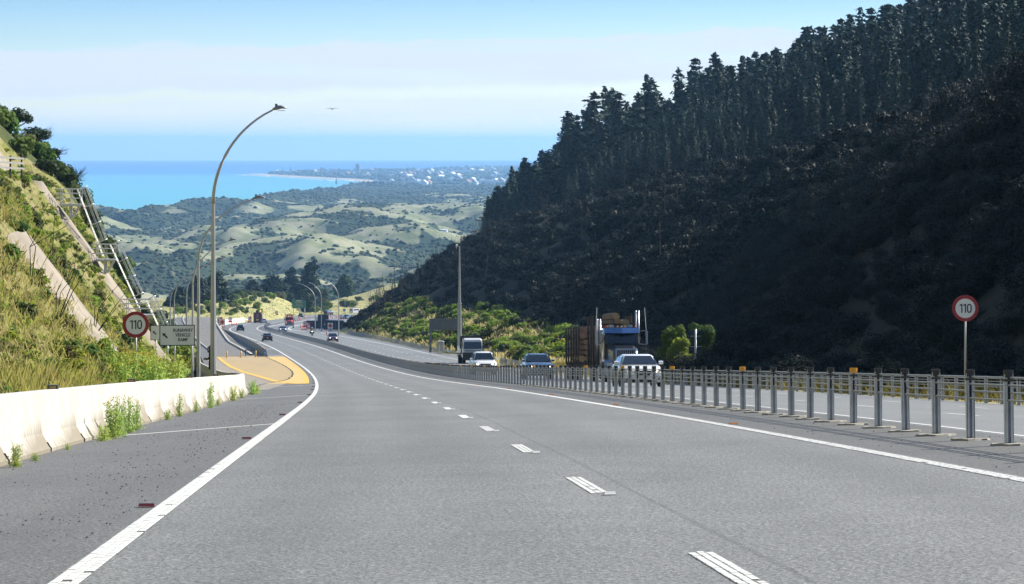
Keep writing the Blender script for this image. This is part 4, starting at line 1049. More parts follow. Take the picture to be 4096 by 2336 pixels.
# ------------------------------------------------------------------ access platforms and caged ladders on the cut slope
pmat('ladder_steel', (.55, .55, .56), .45, metal=.4)
def platform(label, d, xr, y_deck, length_px, ladder_px, ladder_label, y_bot):
    k = d / 11378.; base = at_px(xr, d, (574.6 - y_deck) * k); L = length_px * k; W = 1.0; Hr = 1.2
    o = thing('access_platform', label, 'platform', base, group='steel access platforms on the slope')
    MB().box((-L / 2, 0, -.03), (L, W, .05)).build('deck', 'ladder_steel', o)
    bm_ = MB()
    for y in (-W / 2, W / 2): bm_.box((-L / 2, y, -.1), (L, .08, .16))
    bm_.build('deck_beam', 'ladder_steel', o)
    for x in (-.04, -L * .5, -L + .05):
        for y in (-W / 2, W / 2): MB().cyl((x, y, -.05), (x, y, Hr), .03, n=6).build('railing_post', 'ladder_steel', o)
    for z in (.45, .85, Hr):
        for y in (-W / 2, W / 2): MB().cyl((-L - .4, y, z), (0, y, z), .028, n=6).build('rail', 'ladder_steel', o)
    MB().cyl((-.04, -W / 2, Hr), (-.04, W / 2, Hr), .028, n=6).build('rail', 'ladder_steel', o)
    for y in (-W / 2 + .05, W / 2 - .05):
        MB().box((-L * .52, y, -.62), (.13, .1, 1.05)).build('leg', 'ladder_steel', o)
        MB().tube([(-.1, y, -.12), (-L * .45, y, -1.15)], .06, 6).build('brace', 'ladder_steel', o)
    # caged ladder leaning down from the right end
    lz = -(y_bot - y_deck) * k; lx = ladder_px * k; top = 1.15; lean = lx / -lz
    b2 = base + Vector((.1, 0, 0)); q = thing('caged_ladder', ladder_label, 'ladder', b2, group='caged ladders between the platforms')
    fx = lambda z: -(z - 0) * lean; zb, zt_ = lz + .1, top
    for y in (-.24, .24): MB().tube([(fx(zt_), y, zt_), (fx(zb), y, zb)], .035, 5).build('stile', 'ladder_steel', q)
    rg = MB().cyl((0, -.24, 0), (0, .24, 0), .017, n=5).mesh('rung', 'ladder_steel')
    z = zb + .2
    while z < zt_: link('rung', rg, q, (fx(z), 0, z)); z += .3
    cz0 = lz + (top - lz) * .22; nrm = Vector((1, 0, lean)).normalized()
    hoops = np.linspace(cz0, zt_, 4)
    for z in hoops:
        pts = []
        for a in np.linspace(-math.pi * .5, math.pi * .5, 9): pts.append(Vector((fx(z), 0, z)) + nrm * (.82 * max(0, math.cos(a)) ** .7) + Vector((0, .38 * math.sin(a), 0)))
        MB().tube(pts, .032, 5).build('hoop', 'ladder_steel', q)
    for a in (-1.15, -.6, 0, .6, 1.15):
        e0, e1 = [Vector((fx(z), 0, z)) + nrm * (.82 * math.cos(a) ** .7) + Vector((0, .38 * math.sin(a), 0)) for z in (hoops[0], hoops[-1])]
        MB().tube([e0, e1], .022, 5).build('cage_bar', 'ladder_steel', q)
    return o
platform('topmost steel platform on the slope, seen against the sea', 232, 327, 815, 84, 82, 'topmost caged ladder leaning down from the upper platform', 1030)
platform('middle steel platform on the slope above the speed sign', 231, 462, 1036, 76, 96, 'middle caged ladder ending at the lowest platform', 1245)
platform('lowest steel platform just above the speed sign', 229, 606, 1257, 98, 66, 'lowest caged ladder running down behind the ramp sign', 1400)

# white board fence on the bench
d = 200.; k = d / 11378; base = at_px(88, d, (574.6 - 688) * k); pmat('fence_white', (.62, .61, .58), .7, noise=.2, nscale=2)
o = thing('board_fence', 'short white board fence with dark posts high on the left slope', 'fence', base, (0, 0, R(48)))
for x in (0, -1.0, -2.1): MB().box((x, .04, .35), (.09, .09, 1.6)).build('post', 'crack', o)
for z_ in (1.0, .66, .3): MB().box((-1.1, -.06, z_), (2.5, .03, .13), rot=Matrix.Rotation(R(3), 3, 'Y')).build('board', 'fence_white', o)

# ------------------------------------------------------------------ roadworks
pmat('cone_orange', (.85, .13, .06), .5); pmat('fluoro_red', (.80, .035, .045), .5); pmat('rubber', (.02, .02, .02), .8)
CONE = MB().loft([[(r * math.cos(a), r * math.sin(a), z) for a in np.linspace(0, 2 * math.pi, 10)[:-1]] for z, r in ((.04, .17), (.3, .11), (.3, .112), (.55, .07), (.9, .03))]).mesh('cone', 'cone_orange')
CONEB = MB().box((0, 0, .02), (.42, .42, .04)).mesh('base', 'rubber'); CONES = MB().cyl((0, 0, .42), (0, 0, .62), .094, .062, 9, cap=False).mesh('sleeve', 'sign_white')
def cone(s, t, label, group='orange traffic cones at the roadworks', sc=1.0):
    loc, rot = on_road(s, t); o = thing('traffic_cone', label, 'traffic cone', loc, (0, 0, random.random() * 6), group); o.scale = (sc,) * 3
    link('cone', CONE, o); link('base', CONEB, o); link('sleeve', CONES, o)
def works_sign(label, px, yb, d, parts, w=1.2, name='roadworks_sign'):
    """parts: list of (kind, z0, h, text) panels in metres above the foot."""
    k = d / 11378.; base = at_px(px, d, (574.6 - yb) * k); o = thing(name, label, 'roadworks sign', base)
    H = max(z0 + h for _, z0, h, _ in parts)
    for x in (-w * .3, w * .3): MB().cyl((x, .04, 0), (x, .04, H * .95), .04, n=6).build('leg', 'galv', o)
    MB().box((0, .1, .04), (w * .9, .9, .08)).build('base', 'rubber', o)
    for kind, z0, h, tx in parts:
        zc = z0 + h / 2
        if kind == 'disc':
            MB().cyl((0, -.03, zc), (0, -.015, zc), h / 2 * .98, n=28).build('disc', 'sign_white', o); ring(h * .36, h / 2, -.035, -.01, zc, 30).build('rim', 'sign_red', o); text_obj('digit', tx, h * .52, 'sign_black', o, (0, -.04, zc), bold=.006)
        elif kind == 'plate':
            MB().box((0, -.01, zc), (w, .02, h)).build('panel', tx, o)
        elif kind == 'diamond':
            MB().box((0, -.01, zc), (w * 1.03, .02, h)).build('panel', 'sign_white', o)
            MB().prism([(0, zc - h * .49), (w * .49, zc), (0, zc + h * .49), (-w * .49, zc)], -.04, -.024).build('diamond', 'sign_orange', o)
            MB().prism([(-w * .16, zc - h * .16), (w * .02, zc - h * .2), (w * .16, zc - h * .12), (w * .06, zc + h * .02), (w * .1, zc + h * .17), (-w * .02, zc + h * .2), (-w * .07, zc + h * .03)], -.048, -.042).build('symbol', 'sign_black', o)
        elif kind == 'text':
            MB().box((0, -.01, zc), (w, .02, h)).build('panel', 'sign_white', o)
            MB().box((0, -.024, zc + h * .16), (w * .7, .008, h * .2)).build('lettering', 'sign_black', o); MB().box((0, -.024, zc - h * .2), (w * .62, .008, h * .2)).build('lettering', 'sign_black', o)
        elif kind == 'lanes':
            MB().box((0, -.01, zc), (w, .02, h)).build('panel', 'sign_white', o)
            MB().prism([(-w * .24, zc - h * .32), (-w * .14, zc - h * .32), (-w * .14, zc + h * .36), (-w * .24, zc + h * .36)], -.035, -.022).build('lane_mark', 'sign_black', o)
            MB().prism([(.0 * w, zc - h * .32), (.1 * w, zc - h * .32), (.1 * w, zc), (.26 * w, zc + h * .02), (.26 * w, zc - h * .32), (.34 * w, zc - h * .32), (.34 * w, zc + h * .12), (.05 * w, zc + h * .2)], -.035, -.022).build('lane_mark', 'sign_black', o)
        elif kind == 'corner':
            MB().prism([(-w * .1, zc + h * .5), (w * .5, zc + h * .5), (w * .5, zc - h * .3)], -.04, -.024).build('corner', 'fluoro_red', o)
        elif kind == 'tee':
            MB().box((0, -.01, zc), (w, .02, h)).build('panel', 'sign_white', o)
            MB().box((-.2 * w, -.03, zc), (w * .14, .01, h * .62)).build('lane_mark', 'sign_black', o); MB().box((.08 * w, -.03, zc + h * .02), (w * .4, .01, h * .13)).build('lane_mark', 'sign_black', o)
    return o
works_sign('white roadworks lane sign with a red corner behind the orange diamond on the left', 878, 1314, 757, [('tee', 1.1, 1.9, ''), ('corner', 1.1, 1.9, ''), ('plate', .5, .6, 'fluoro_red')], w=1.4)
works_sign('orange diamond roadworks sign at the left, over a white text plate', 889, 1316, 748, [('diamond', 1.0, 1.65, ''), ('text', .1, .8, '')], w=1.45)
works_sign('temporary 60 speed sign with red plate in front of the white barrier', 921, 1299, 848, [('disc', 1.15, 1.15, '60'), ('plate', .65, .5, 'fluoro_red')], w=1.2)
works_sign('red and white lane merge sign left of the red flatbed truck', 999, 1291, 905, [('lanes', .75, 1.25, ''), ('corner', .75, 1.25, ''), ('plate', .3, .4, 'fluoro_red')], w=1.15)
works_sign('far temporary speed sign on the grass behind the guard rail', 1106, 1273, 1043, [('disc', 1.6, 1.2, '80'), ('plate', 1.05, .5, 'fluoro_red')], w=1.15)
works_sign('temporary speed sign beside the stacked cones near the motorbike', 1221, 1320, 702, [('disc', 1.15, 1.05, '80'), ('plate', .7, .4, 'fluoro_red')], w=1.1)
works_sign('tilted red and white roadworks board leaning behind the cones', 1230, 1322, 712, [('lanes', .8, 1.0, ''), ('corner', 1.0, 1.0, ''), ('plate', .45, .32, 'fluoro_red')], w=1.25)
works_sign('orange diamond roadworks sign on the right above a white text plate', 1321, 1325, 676, [('diamond', .72, 1.25, ''), ('text', .1, .55, '')], w=1.22)
works_sign('blue arrow board at the far end of the works', 1377, 1256, 1105, [('plate', 1.0, .95, 'sign_blue')], w=.98, name='arrow_board')
works_sign('small speed sign and white sheet by the far blue car', 1364, 1281, 985, [('disc', .85, 1.0, '60'), ('plate', .45, .4, 'fluoro_red')], w=1.0)
works_sign('white lane board standing behind the dark screen', 1268, 1292, 800, [('lanes', .6, 1.1, ''), ('plate', .2, .3, 'fluoro_red')], w=.6)
# the big green direction sign
d = 1138.; k = d / 11378.; base = at_px(1196, d, (574.6 - 1252) * k); z = lambda y: (574.6 - y) * k - base.z
o = thing('direction_sign', 'large green motorway sign with five lines of text before the cypresses', 'road sign', base)
for i in range(5):
    h = (1233 - 1200) / 5; MB().box((0, -.1, z(1200 + h * (i + .5))), (55 * k, .08, h * k - .02)).build('panel', 'sign_green', o)
for i, (tx, w_) in enumerate((('Paekakariki 59', .92), ('Queen Elizabeth Park', .78), ('Whareroa Farm', .9), ('Sandy Point  Raumati', .78), ('1 km', .7))):
    text_obj('lettering', tx, 5.6 * k, 'sign_letter' if i in (0, 4) else 'sign_amber', o, (0, -.16, z(1200 + 6.6 * (i + .5))), sx=w_ * .78, bold=.012)
for x, yb in ((-22, 1243), (4, 1246), (23, 1251)): MB().box((x * k, .1, (z(1215) + z(yb)) / 2 - .4), (.3, .3, z(1215) - z(yb) + .8)).build('post', 'white_post', o)
# message board, bin and a dark shade block behind the cones
d = 722.; k = d / 11378; base = at_px(1293, d, (574.6 - 1319) * k); z = lambda y: (574.6 - y) * k - base.z
o = thing('message_board', 'big dark board seen from behind at the foot of the far lamps', 'sign board', base)
MB().box((0, 0, z(1276)), (43 * k, .25, 37 * k)).build('panel', 'sign_dark', o)
for x in (-15, 15): MB().box((x * k, 0, z(1305)), (.22, .22, 30 * k)).build('post', 'sign_dark', o)
for x in (-20.5, 0, 20.5): MB().box((x * k, -.16, z(1276)), (.12, .08, 36 * k)).build('rib', 'sign_dark', o)
o = MB().box((0, 0, 1.0), (4.6, 1.2, 2.0)).build('site_bin', 'sign_dark'); o.location = at_px(1262, 735, (574.6 - 1314) / 11378 * 735); tag(o, 'dark equipment bin left of the big dark board', 'bin'); MB().box((0, 0, 2.05), (4.7, 1.3, .1)).build('lid', 'sign_back', o)
o = MB().prism([(-2.6, 0), (2.6, 0), (2.4, 2.3), (-2.0, 2.5)], -1.2, 1.2).build('shade_block', 'sign_dark'); o.location = at_px(1336, 715, (574.6 - 1319) / 11378 * 715); tag(o, 'dark low container behind the right orange diamond sign', 'shade block')  # added dark block in place of the hill's shadow on the ground
for i in range(6): MB().box((-2.1 + .84 * i, -1.22, 1.2), (.08, .04, 2.1)).build('rib', 'sign_back', o)
o = MB().box((0, 0, 1.1), (2.4, .3, 2.2)).build('site_screen', 'sign_back'); o.location = at_px(1466, 1150, (574.6 - 1254) / 11378 * 1150); tag(o, 'grey square screen at the foot of the hill', 'screen'); MB().box((0, -.16, 1.1), (2.2, .03, 2.0)).build('panel', 'sign_dark', o)
for s, t, lab in ((694, 14.2, 'tall cone in front of the stacked cones near the motorbike'), (694, 14.9, 'tall cone beside the leaning roadworks board'), (770, 15.0, 'cone left in the row behind the speed sign'), (772, 15.5, 'cone in the middle of the row behind the speed sign'), (774, 16.0, 'cone right in the row behind the speed sign'), (596, 14.7, 'single cone standing behind the purple car'),
        (842, -6.6, 'left cone at the foot of the left speed sign'), (842, -6.0, 'cone at the foot of the left speed sign'), (842, -5.3, 'right cone at the foot of the left speed sign'), (905, -5.3, 'cone under the lane merge sign'), (1040, -6.8, 'cone by the far speed sign'), (1040, -5.2, 'second cone by the far speed sign'), (741, -5.4, 'small cone right of the left diamond sign')):
    cone(s, t, lab, sc=1.15 if s < 800 else 1.3)
for i, (s, t) in enumerate([(930 + 9 * j, 6.6 + .25 * j) for j in range(6)] + [(1128 - 8 * j, 19 - 1.3 * j) for j in range(13)] + [(1000 + 12 * j, 12 + .6 * j) for j in range(8)]):
    cone(s, t, 'thin orange marker cone in the long rows at the works', 'orange marker cones in rows across the far works', sc=1.25)
# blue tarpaulin beyond the ramp
pmat('tarp_blue', (.02, .10, .55), .5)
d = 800.; o = MB().loft([[(x, y, z_ + .5 * math.sin(x * 1.7 + y)) for x, z_ in ((-1.9, 0), (-1.7, 1.9), (-.4, 2.2), (1.2, 1.7), (2.2, 1.4), (1.9, .2))] for y in (0, 1.2, 2.4)]).build('blue_tarpaulin', 'tarp_blue'); o.location = at_px(716, d, (574.6 - 1309) / 11378 * d); tag(o, 'bright blue tarpaulin heap left of the far end of the ramp', 'tarpaulin')
# utility pole on the dunes
d = 1330.; o = thing('utility_pole', 'dark wooden utility pole against the dunes', 'utility pole', at_px(1577, d, (574.6 - 1128) / 11378 * d)); MB().cyl((0, 0, -2), (0, 0, 7.6), .18, .13, 7).build('pole', 'crack', o); MB().box((0, -.15, 7.1), (1.6, .12, .14)).build('cross_arm', 'crack', o)
d = 1190.; o = thing('utility_pole', 'thin grey pole on the yellow bank above the van', 'utility pole', at_px(1380, d, (574.6 - 1246) / 11378 * d)); MB().cyl((0, 0, -1), (0, 0, 4.8), .1, .08, 6).build('pole', 'galv', o); MB().sphere((0, 0, 4.9), .16).build('top', 'galv', o)
# water tank on the dunes
d = 3150.; o = thing('water_tank', 'round white water tank on a far grassy dune', 'tank', Vector((at_px(1773, d, 0).x, d, float(land_z(at_px(1773, d, 0).x, d)) + 8))); pmat('tank_white', (.6, .62, .62), .6)
MB().cyl((0, 0, -8), (0, 0, 3.6), 5.2, n=20).build('wall', 'tank_white', o); MB().cyl((0, 0, 3.6), (0, 0, 4.3), 5.3, .4, 20).build('roof', 'tank_white', o)
# gulls
pmat('gull', (.16, .16, .17), .7)
def gull(label, px, py, d, w, rz):
    o = thing('seagull', label, 'bird', at_px(px, d, (574.6 - py) / 11378. * d), (0, R(6), rz))
    MB().loft([[(y, r * math.cos(a), r * .9 * math.sin(a)) for a in np.linspace(0, 2 * math.pi, 9)[:-1]] for y, r in ((-w * .24, .004), (-w * .2, w * .03), (-w * .02, w * .055), (w * .12, w * .045), (w * .17, w * .032), (w * .21, w * .03), (w * .235, w * .014), (w * .27, .003))]).build('body', 'gull', o, True)
    for sy in (-1, 1):
        q = [(w * .09, 0, w * .03), (-w * .06, 0, w * .025), (w * .14, sy * w * .22, w * .10), (-w * .03, sy * w * .22, w * .09), (w * .02, sy * w * .5, w * .05), (-w * .03, sy * w * .49, w * .045)]
        MB().add([Vector(a) + Vector((0, 0, dz)) for dz in (.0, .012) for a in q], [(0, 2, 3, 1), (2, 4, 5, 3), (6, 7, 9, 8), (8, 9, 11, 10), (0, 6, 8, 2), (2, 8, 10, 4), (4, 10, 11, 5), (5, 11, 9, 3), (3, 9, 7, 1)]).build('wing', 'gull', o)
    MB().add([(-w * .2, -w * .02, 0), (-w * .2, w * .02, 0), (-w * .33, w * .06, 0), (-w * .33, -w * .06, 0), (-w * .2, -w * .02, .008), (-w * .2, w * .02, .008), (-w * .33, w * .06, .008), (-w * .33, -w * .06, .008)], [(0, 1, 2, 3), (7, 6, 5, 4), (0, 4, 5, 1), (1, 5, 6, 2), (2, 6, 7, 3), (3, 7, 4, 0)]).build('tail', 'gull', o)
gull('small dark gull gliding in the sky right of the tallest lamp', 1329, 437, 110, .46, R(100)); gull('tiny distant gull high over the sea', 1904, 352, 260, .4, R(60))
# ------------------------------------------------------------------ plants
def leafmat(name, col, col2, nscale, tr=.35, objvar=.18, rough=.6):
    return pmat(name, col, rough, spec=.08, col2=col2, nscale=nscale, objvar=objvar, twoside_trans=tr)
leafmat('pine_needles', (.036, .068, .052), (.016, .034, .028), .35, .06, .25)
leafmat('shade_scrub', (.013, .021, .017), (.008, .013, .011), .3, .05, .15)  # leaf colour darkened and blued for the hillside's shade
pmat('trunk_dark', (.05, .044, .038), .95)
leafmat('cypress_leaf', (.018, .036, .014), (.010, .022, .010), .3, .12, .2)
leafmat('leaf_lime', (.27, .33, .045), (.14, .20, .03), .8, .5, .18)
leafmat('leaf_green', (.11, .18, .035), (.06, .11, .025), .8, .45, .25)
leafmat('leaf_olive', (.17, .17, .06), (.09, .10, .035), .8, .4, .25)
leafmat('leaf_dark', (.05, .082, .025), (.027, .048, .017), .7, .3, .25)
leafmat('fennel_leaf', (.40, .52, .13), (.26, .38, .09), 1.5, .45, .15)
leafmat('fennel_flower', (.42, .38, .05), (.30, .27, .04), 2, .4, .1)
leafmat('straw', (.48, .40, .18), (.27, .25, .08), .35, .4, 0)
leafmat('bank_straw', (.58, .48, .24), (.36, .34, .11), .3, .45, 0)
leafmat('verge_yellow', (.25, .20, .06), (.12, .12, .03), .6, .35, 0)
leafmat('grass_mixed', (.27, .30, .06), (.40, .34, .12), .22, .45, 0)
leafmat('grass_yellow', (.33, .29, .11), (.20, .215, .06), .5, .4, 0)
pmat('bark', (.10, .08, .06), .95, noise=.4, nscale=1.5, objvar=.2); pmat('bark_pale', (.20, .18, .16), .95, noise=.4, nscale=1.5, objvar=.2)

def quads(P_, N_, size, rng, aspect=1.5, jitter=.5):
    """One leaf-clump quad per point, roughly facing N_."""
    n = len(P_); N_ = N_ + rng.normal(0, jitter, (n, 3)); N_ /= np.linalg.norm(N_, axis=1)[:, None] + 1e-9
    a = np.cross(N_, rng.normal(0, 1, (n, 3))); a /= np.linalg.norm(a, axis=1)[:, None] + 1e-9; b = np.cross(N_, a)
    s = np.asarray(size)[:, None] if np.ndim(size) else size
    a = a * s * aspect * .5; b = b * s * .5
    V = np.stack([P_ - a * .9, P_ - b * .8 + a * .1, P_ + a, P_ + b * .9 - a * .1], 1)
    V[:, 2] += N_ * (s * .15)
    return V.reshape(-1, 3), np.arange(4 * n).reshape(n, 4)
def lobes_cloud(lobes, n, rng, fill=.35):
    """Points in the outer part of several ellipsoids, with outward normals; lobes = [(cx, cy, cz, rx, ry, rz)]."""
    L = np.array(lobes, float); w = (L[:, 3] * L[:, 4] * L[:, 5]) ** (2 / 3.); k = rng.choice(len(L), n, p=w / w.sum())
    d = rng.normal(0, 1, (n, 3)); d /= np.linalg.norm(d, axis=1)[:, None]
    r = 1 - fill * rng.random(n) ** 1.6
    return L[k, :3] + d * L[k, 3:] * r[:, None], d / L[k, 3:] * L[k, 3:].mean()
def bush_mesh(name, mat, seed, R_=1.0, H=1.0, n=420, leaf=.2, nl=7, ground=True):
    rng = np.random.default_rng(seed); lobes = [(0, 0, H * .45, R_ * .62, R_ * .62, H * .5)]
    for i in range(nl):
        a = rng.uniform(0, 6.28); r = R_ * rng.uniform(.3, .62); h = H * rng.uniform(.28, .78); q = rng.uniform(.22, .42)
        lobes.append((r * math.cos(a), r * math.sin(a), h, R_ * q, R_ * q, H * q * .8))
    Pp, N = lobes_cloud(lobes, n, rng); Pp[:, 2] = np.maximum(Pp[:, 2], .02 * H); N[:, 2] += .35
    V, F = quads(Pp, N, leaf * rng.uniform(.6, 1.4, n), rng); return npmesh(name, V, F, mat)
def merged(name, mat, meshes, T, kind='stuff', label=None):
    """Many small plants baked into one mesh; T = rows of x, y, z, scale, rotation, zscale, variant."""
    Vs, Fs, o = [], [], 0
    base = []
    for me in meshes:
        v = np.empty(len(me.vertices) * 3, np.float32); me.vertices.foreach_get('co', v); k = len(me.polygons[0].vertices)
        f = np.empty(len(me.polygons) * k, np.int32); me.loops.foreach_get('vertex_index', f); base.append((v.reshape(-1, 3), f.reshape(-1, k)))
    for x, y, z, s, r, zs, var in T:
        v, f = base[int(var)]; c, q = math.cos(r) * s, math.sin(r) * s
        w = np.empty_like(v); w[:, 0] = v[:, 0] * c - v[:, 1] * q + x; w[:, 1] = v[:, 0] * q + v[:, 1] * c + y; w[:, 2] = v[:, 2] * s * zs + z
        Vs.append(w); Fs.append(f + o); o += len(v)
    ob = link(name, npmesh(name, np.concatenate(Vs), np.concatenate(Fs), mat)); ob['kind'] = kind
    if label: ob['label'] = label
    return ob
def scatter(name, label, src_mesh, T):
    """One object of kind stuff: geometry nodes set a copy of src_mesh on every row of T (x, y, z, scale, rotation, zscale)."""
    T = np.asarray(T, np.float32); me = bpy.data.meshes.new(name); me.vertices.add(len(T)); me.vertices.foreach_set('co', np.ascontiguousarray(T[:, :3]).ravel())
    a = me.attributes.new('sc', 'FLOAT_VECTOR', 'POINT'); a.data.foreach_set('vector', np.stack([T[:, 3], T[:, 3], T[:, 3] * T[:, 5]], -1).astype(np.float32).ravel())
    a = me.attributes.new('rt', 'FLOAT_VECTOR', 'POINT'); a.data.foreach_set('vector', np.stack([0 * T[:, 4], 0 * T[:, 4], T[:, 4]], -1).astype(np.float32).ravel())
    src = bpy.data.objects.new(name + '_source', src_mesh)
    g = bpy.data.node_groups.new(name, 'GeometryNodeTree'); g.interface.new_socket('Geometry', in_out='INPUT', socket_type='NodeSocketGeometry'); g.interface.new_socket('Geometry', in_out='OUTPUT', socket_type='NodeSocketGeometry')
    n = g.nodes; l = g.links; gi, go = n.new('NodeGroupInput'), n.new('NodeGroupOutput'); ip = n.new('GeometryNodeInstanceOnPoints'); oi = n.new('GeometryNodeObjectInfo'); oi.inputs['Object'].default_value = src
    at1 = n.new('GeometryNodeInputNamedAttribute'); at1.data_type = 'FLOAT_VECTOR'; at1.inputs['Name'].default_value = 'sc'; at2 = n.new('GeometryNodeInputNamedAttribute'); at2.data_type = 'FLOAT_VECTOR'; at2.inputs['Name'].default_value = 'rt'
    l.new(gi.outputs[0], ip.inputs['Points']); l.new(oi.outputs['Geometry'], ip.inputs['Instance']); l.new(at1.outputs[0], ip.inputs['Scale'])
    er = n.new('FunctionNodeEulerToRotation'); l.new(at2.outputs[0], er.inputs[0]); l.new(er.outputs[0], ip.inputs['Rotation']); l.new(ip.outputs[0], go.inputs[0])
    o = link(name, me); m = o.modifiers.new('scatter', 'NODES'); m.node_group = g
    return stuff(o, label)
def grass(name, label, mat, X, Y, Z, hgt, wid, seed, blades=5, spread=.16, lean=.35):
    rng = np.random.default_rng(seed); n = len(X); m = n * blades
    bx = np.repeat(X, blades) + rng.normal(0, spread, m); by = np.repeat(Y, blades) + rng.normal(0, spread, m); bz = np.repeat(Z, blades) - .05
    h = np.repeat(hgt, blades) * rng.uniform(.55, 1.25, m); a = rng.uniform(0, 6.28, m); w = wid * rng.uniform(.6, 1.5, m)
    lx, ly = rng.normal(0, lean, m) * h, rng.normal(0, lean, m) * h
    V = np.empty((m, 4, 3)); ca, sa = np.cos(a) * w, np.sin(a) * w
    V[:, 0] = np.stack([bx - ca, by - sa, bz], -1); V[:, 1] = np.stack([bx + ca, by + sa, bz], -1)
    V[:, 2] = np.stack([bx + lx * .45 + ca * .7, by + ly * .45 + sa * .7, bz + h * .62], -1); V[:, 3] = np.stack([bx + lx, by + ly, bz + h * .97], -1)
    return stuff(link(name, npmesh(name, V.reshape(-1, 3), np.arange(4 * m).reshape(m, 4), mat)), label)

# ---- left cut slope: grass
rng = np.random.default_rng(3)
def slope_pts(n, s0, s1, u0, u1, pw=1.0):
    s = s0 + (s1 - s0) * rng.random(n) ** pw; u = u0 + (u1 - u0) * rng.random(n); return s, u
def not_chute(s, u, m=.55):
    k = np.ones(len(s), bool)
    for a, b, u0, u1 in ((75.5, 83, .9, 4.5), (221.5, 231, .8, 12.2), (233, 236, 1.5, 11.5), (190, 246, 14.4, 24)):
        sc = s - .10 * (u - u0); k &= ~((sc > a - m) & (sc < b + m) & (u > u0 - .2) & (u < u1 + .2))
    return k
for nm, lab, mat, n, hg, sd, thr in (('dry_grass', 'dry straw grass on the left cut slope', 'straw', 20000, .2, 1, (.25, .60)), ('slope_grass', 'yellow green grass on the left cut slope', 'grass_mixed', 20000, .2, 2, (.40, .9)), ):
    s, u = slope_pts(n * 2, 36, 250, -.3, 17.5, 1.35); q = fbm(s * .12 + sd, u * .35, 60 + (sd > 1) * 0, 3); k = (q > thr[0]) & (q < thr[1]) & not_chute(s, u); s, u = s[k][:n], u[k][:n]
    t = toe_l(s) - u; p = P(s, t); z = left_ground(s, t)
    grass(nm, lab, mat, p[:, 0], p[:, 1], z, hg * rng.uniform(.6, 1.5, len(s)), .011, sd, 6, .2, .4)
HB = [bush_mesh('herb', m_, 500 + i, 1, .8, 60, .3, 5) for i, m_ in enumerate(('leaf_lime', 'leaf_green', 'leaf_olive'))]
for v, cnt in enumerate((5200, 3000, 3200)):
    s, u = slope_pts(cnt * 2, 36, 248, -.4, 17, 1.3); q = fbm(s * .2 + 9 * v, u * .5, 33 + v, 3); k = (q > .40) & not_chute(s, u, .7); s, u = s[k][:cnt], u[k][:cnt]; t = toe_l(s) - u; p = P(s, t); z = left_ground(s, t)
    scatter('slope_herbs', ('lime green', 'mid green', 'olive')[v] + ' low herbs over the left cut slope', HB[v], np.stack([p[:, 0], p[:, 1], z - .06, rng.uniform(.12, .42, len(s)) * np.interp(s, [50, 240], [.85, 1.5]), rng.uniform(0, 6.28, len(s)), rng.uniform(.6, 1.2, len(s))], -1))
s, u = slope_pts(9000, 40, 108, -.75, .9); t = toe_l(s) - u; p = P(s, t)
grass('verge_grass', 'long dry grass behind the concrete barrier', 'grass_mixed', p[:, 0], p[:, 1], left_ground(s, t), rng.uniform(.18, .5, len(s)), .006, 9, 6, .1, .22)
# ---- shrubs of the left slope
B_LIME = [bush_mesh('lime_bush', 'leaf_lime', 100 + i, 1, 1.1, 520, .17) for i in range(3)]
B_GREEN = [bush_mesh('green_bush', 'leaf_green', 110 + i, 1, 1.1, 520, .18) for i in range(3)]
B_OLIVE = [bush_mesh('olive_bush', 'leaf_olive', 120 + i, 1, 1.0, 480, .15) for i in range(3)]
B_DARK = [bush_mesh('dark_bush', 'leaf_dark', 130 + i, 1, 1.15, 520, .17) for i in range(3)]
KIND = {'lime': (B_LIME, 'bright lime green shrub'), 'green': (B_GREEN, 'mid green leafy shrub'), 'olive': (B_OLIVE, 'dull olive shrub'), 'dark': (B_DARK, 'dark green shrub')}
def shrub(kind, x, y, z, sc, where, group, zs=1.0):
    SHRUBS.append((sc / y, kind, x, y, z - .08 * sc, sc, where, group, zs))
SHRUBS = []
def place_shrubs():
    """The 300 that show largest become things of their own; the rest is baked into one mass per leaf colour."""
    SHRUBS.sort(key=lambda q: -q[0]); rest = {}
    for i, (a, kind, x, y, z, sc, where, group, zs) in enumerate(SHRUBS):
        ms, lab = KIND[kind]; v = random.randrange(len(ms)); rz = random.uniform(0, 6.28)
        if i < 300:
            size = 'small ' if sc < .5 else ('large ' if sc > 1.35 else '')
            tag(link('shrub', ms[v], None, (x, y, z), (random.uniform(-.1, .1), random.uniform(-.1, .1), rz), (sc, sc, sc * zs)), size + lab + ' ' + where, 'shrub', group)
        else: rest.setdefault(kind, []).append((x, y, z, sc, rz, zs, v))
    for kind, T in rest.items():
        ms, lab = KIND[kind]; merged('shrub_mass', ms[0].materials[0], ms, T, label='many ' + lab + 's too small to tell apart')
def zone(x, y, marks):
    px = 2048 + 11378. * x / y
    for lim, txt in marks:
        if px < lim: return txt
    return marks[-1][1]
for i in range(380):
    s = 56 + 184 * random.random() ** 1.4; u = random.uniform(.3, 16.5)
    if not not_chute(np.array([s]), np.array([u]), .9)[0]: continue
    t = float(toe_l(s)) - u; p = P(s, t); z = float(left_ground(s, t)); lowb = u < 2.2
    kd = random.choices(['lime', 'green', 'olive', 'dark'], [.42, .24, .2, .14])[0]
    shrub(kd, float(p[0]), float(p[1]), z, random.uniform(.25, .6) * (1 + (s > 150) * .5), 'growing among grass on the left cut slope', 'shrubs on the left cut slope', random.uniform(.7, 1.2))
for i in range(150):
    s = random.uniform(54, 112); u = random.uniform(-.5, 1.5); t = float(toe_l(s)) - u; p = P(s, t)
    shrub(random.choices(['lime', 'green', 'olive'], [.55, .25, .2])[0], float(p[0]), float(p[1]), float(left_ground(s, t)), random.uniform(.28, .55), 'behind the concrete barrier at the foot of the cut slope', 'shrubs behind the concrete barrier', random.uniform(.8, 1.3))
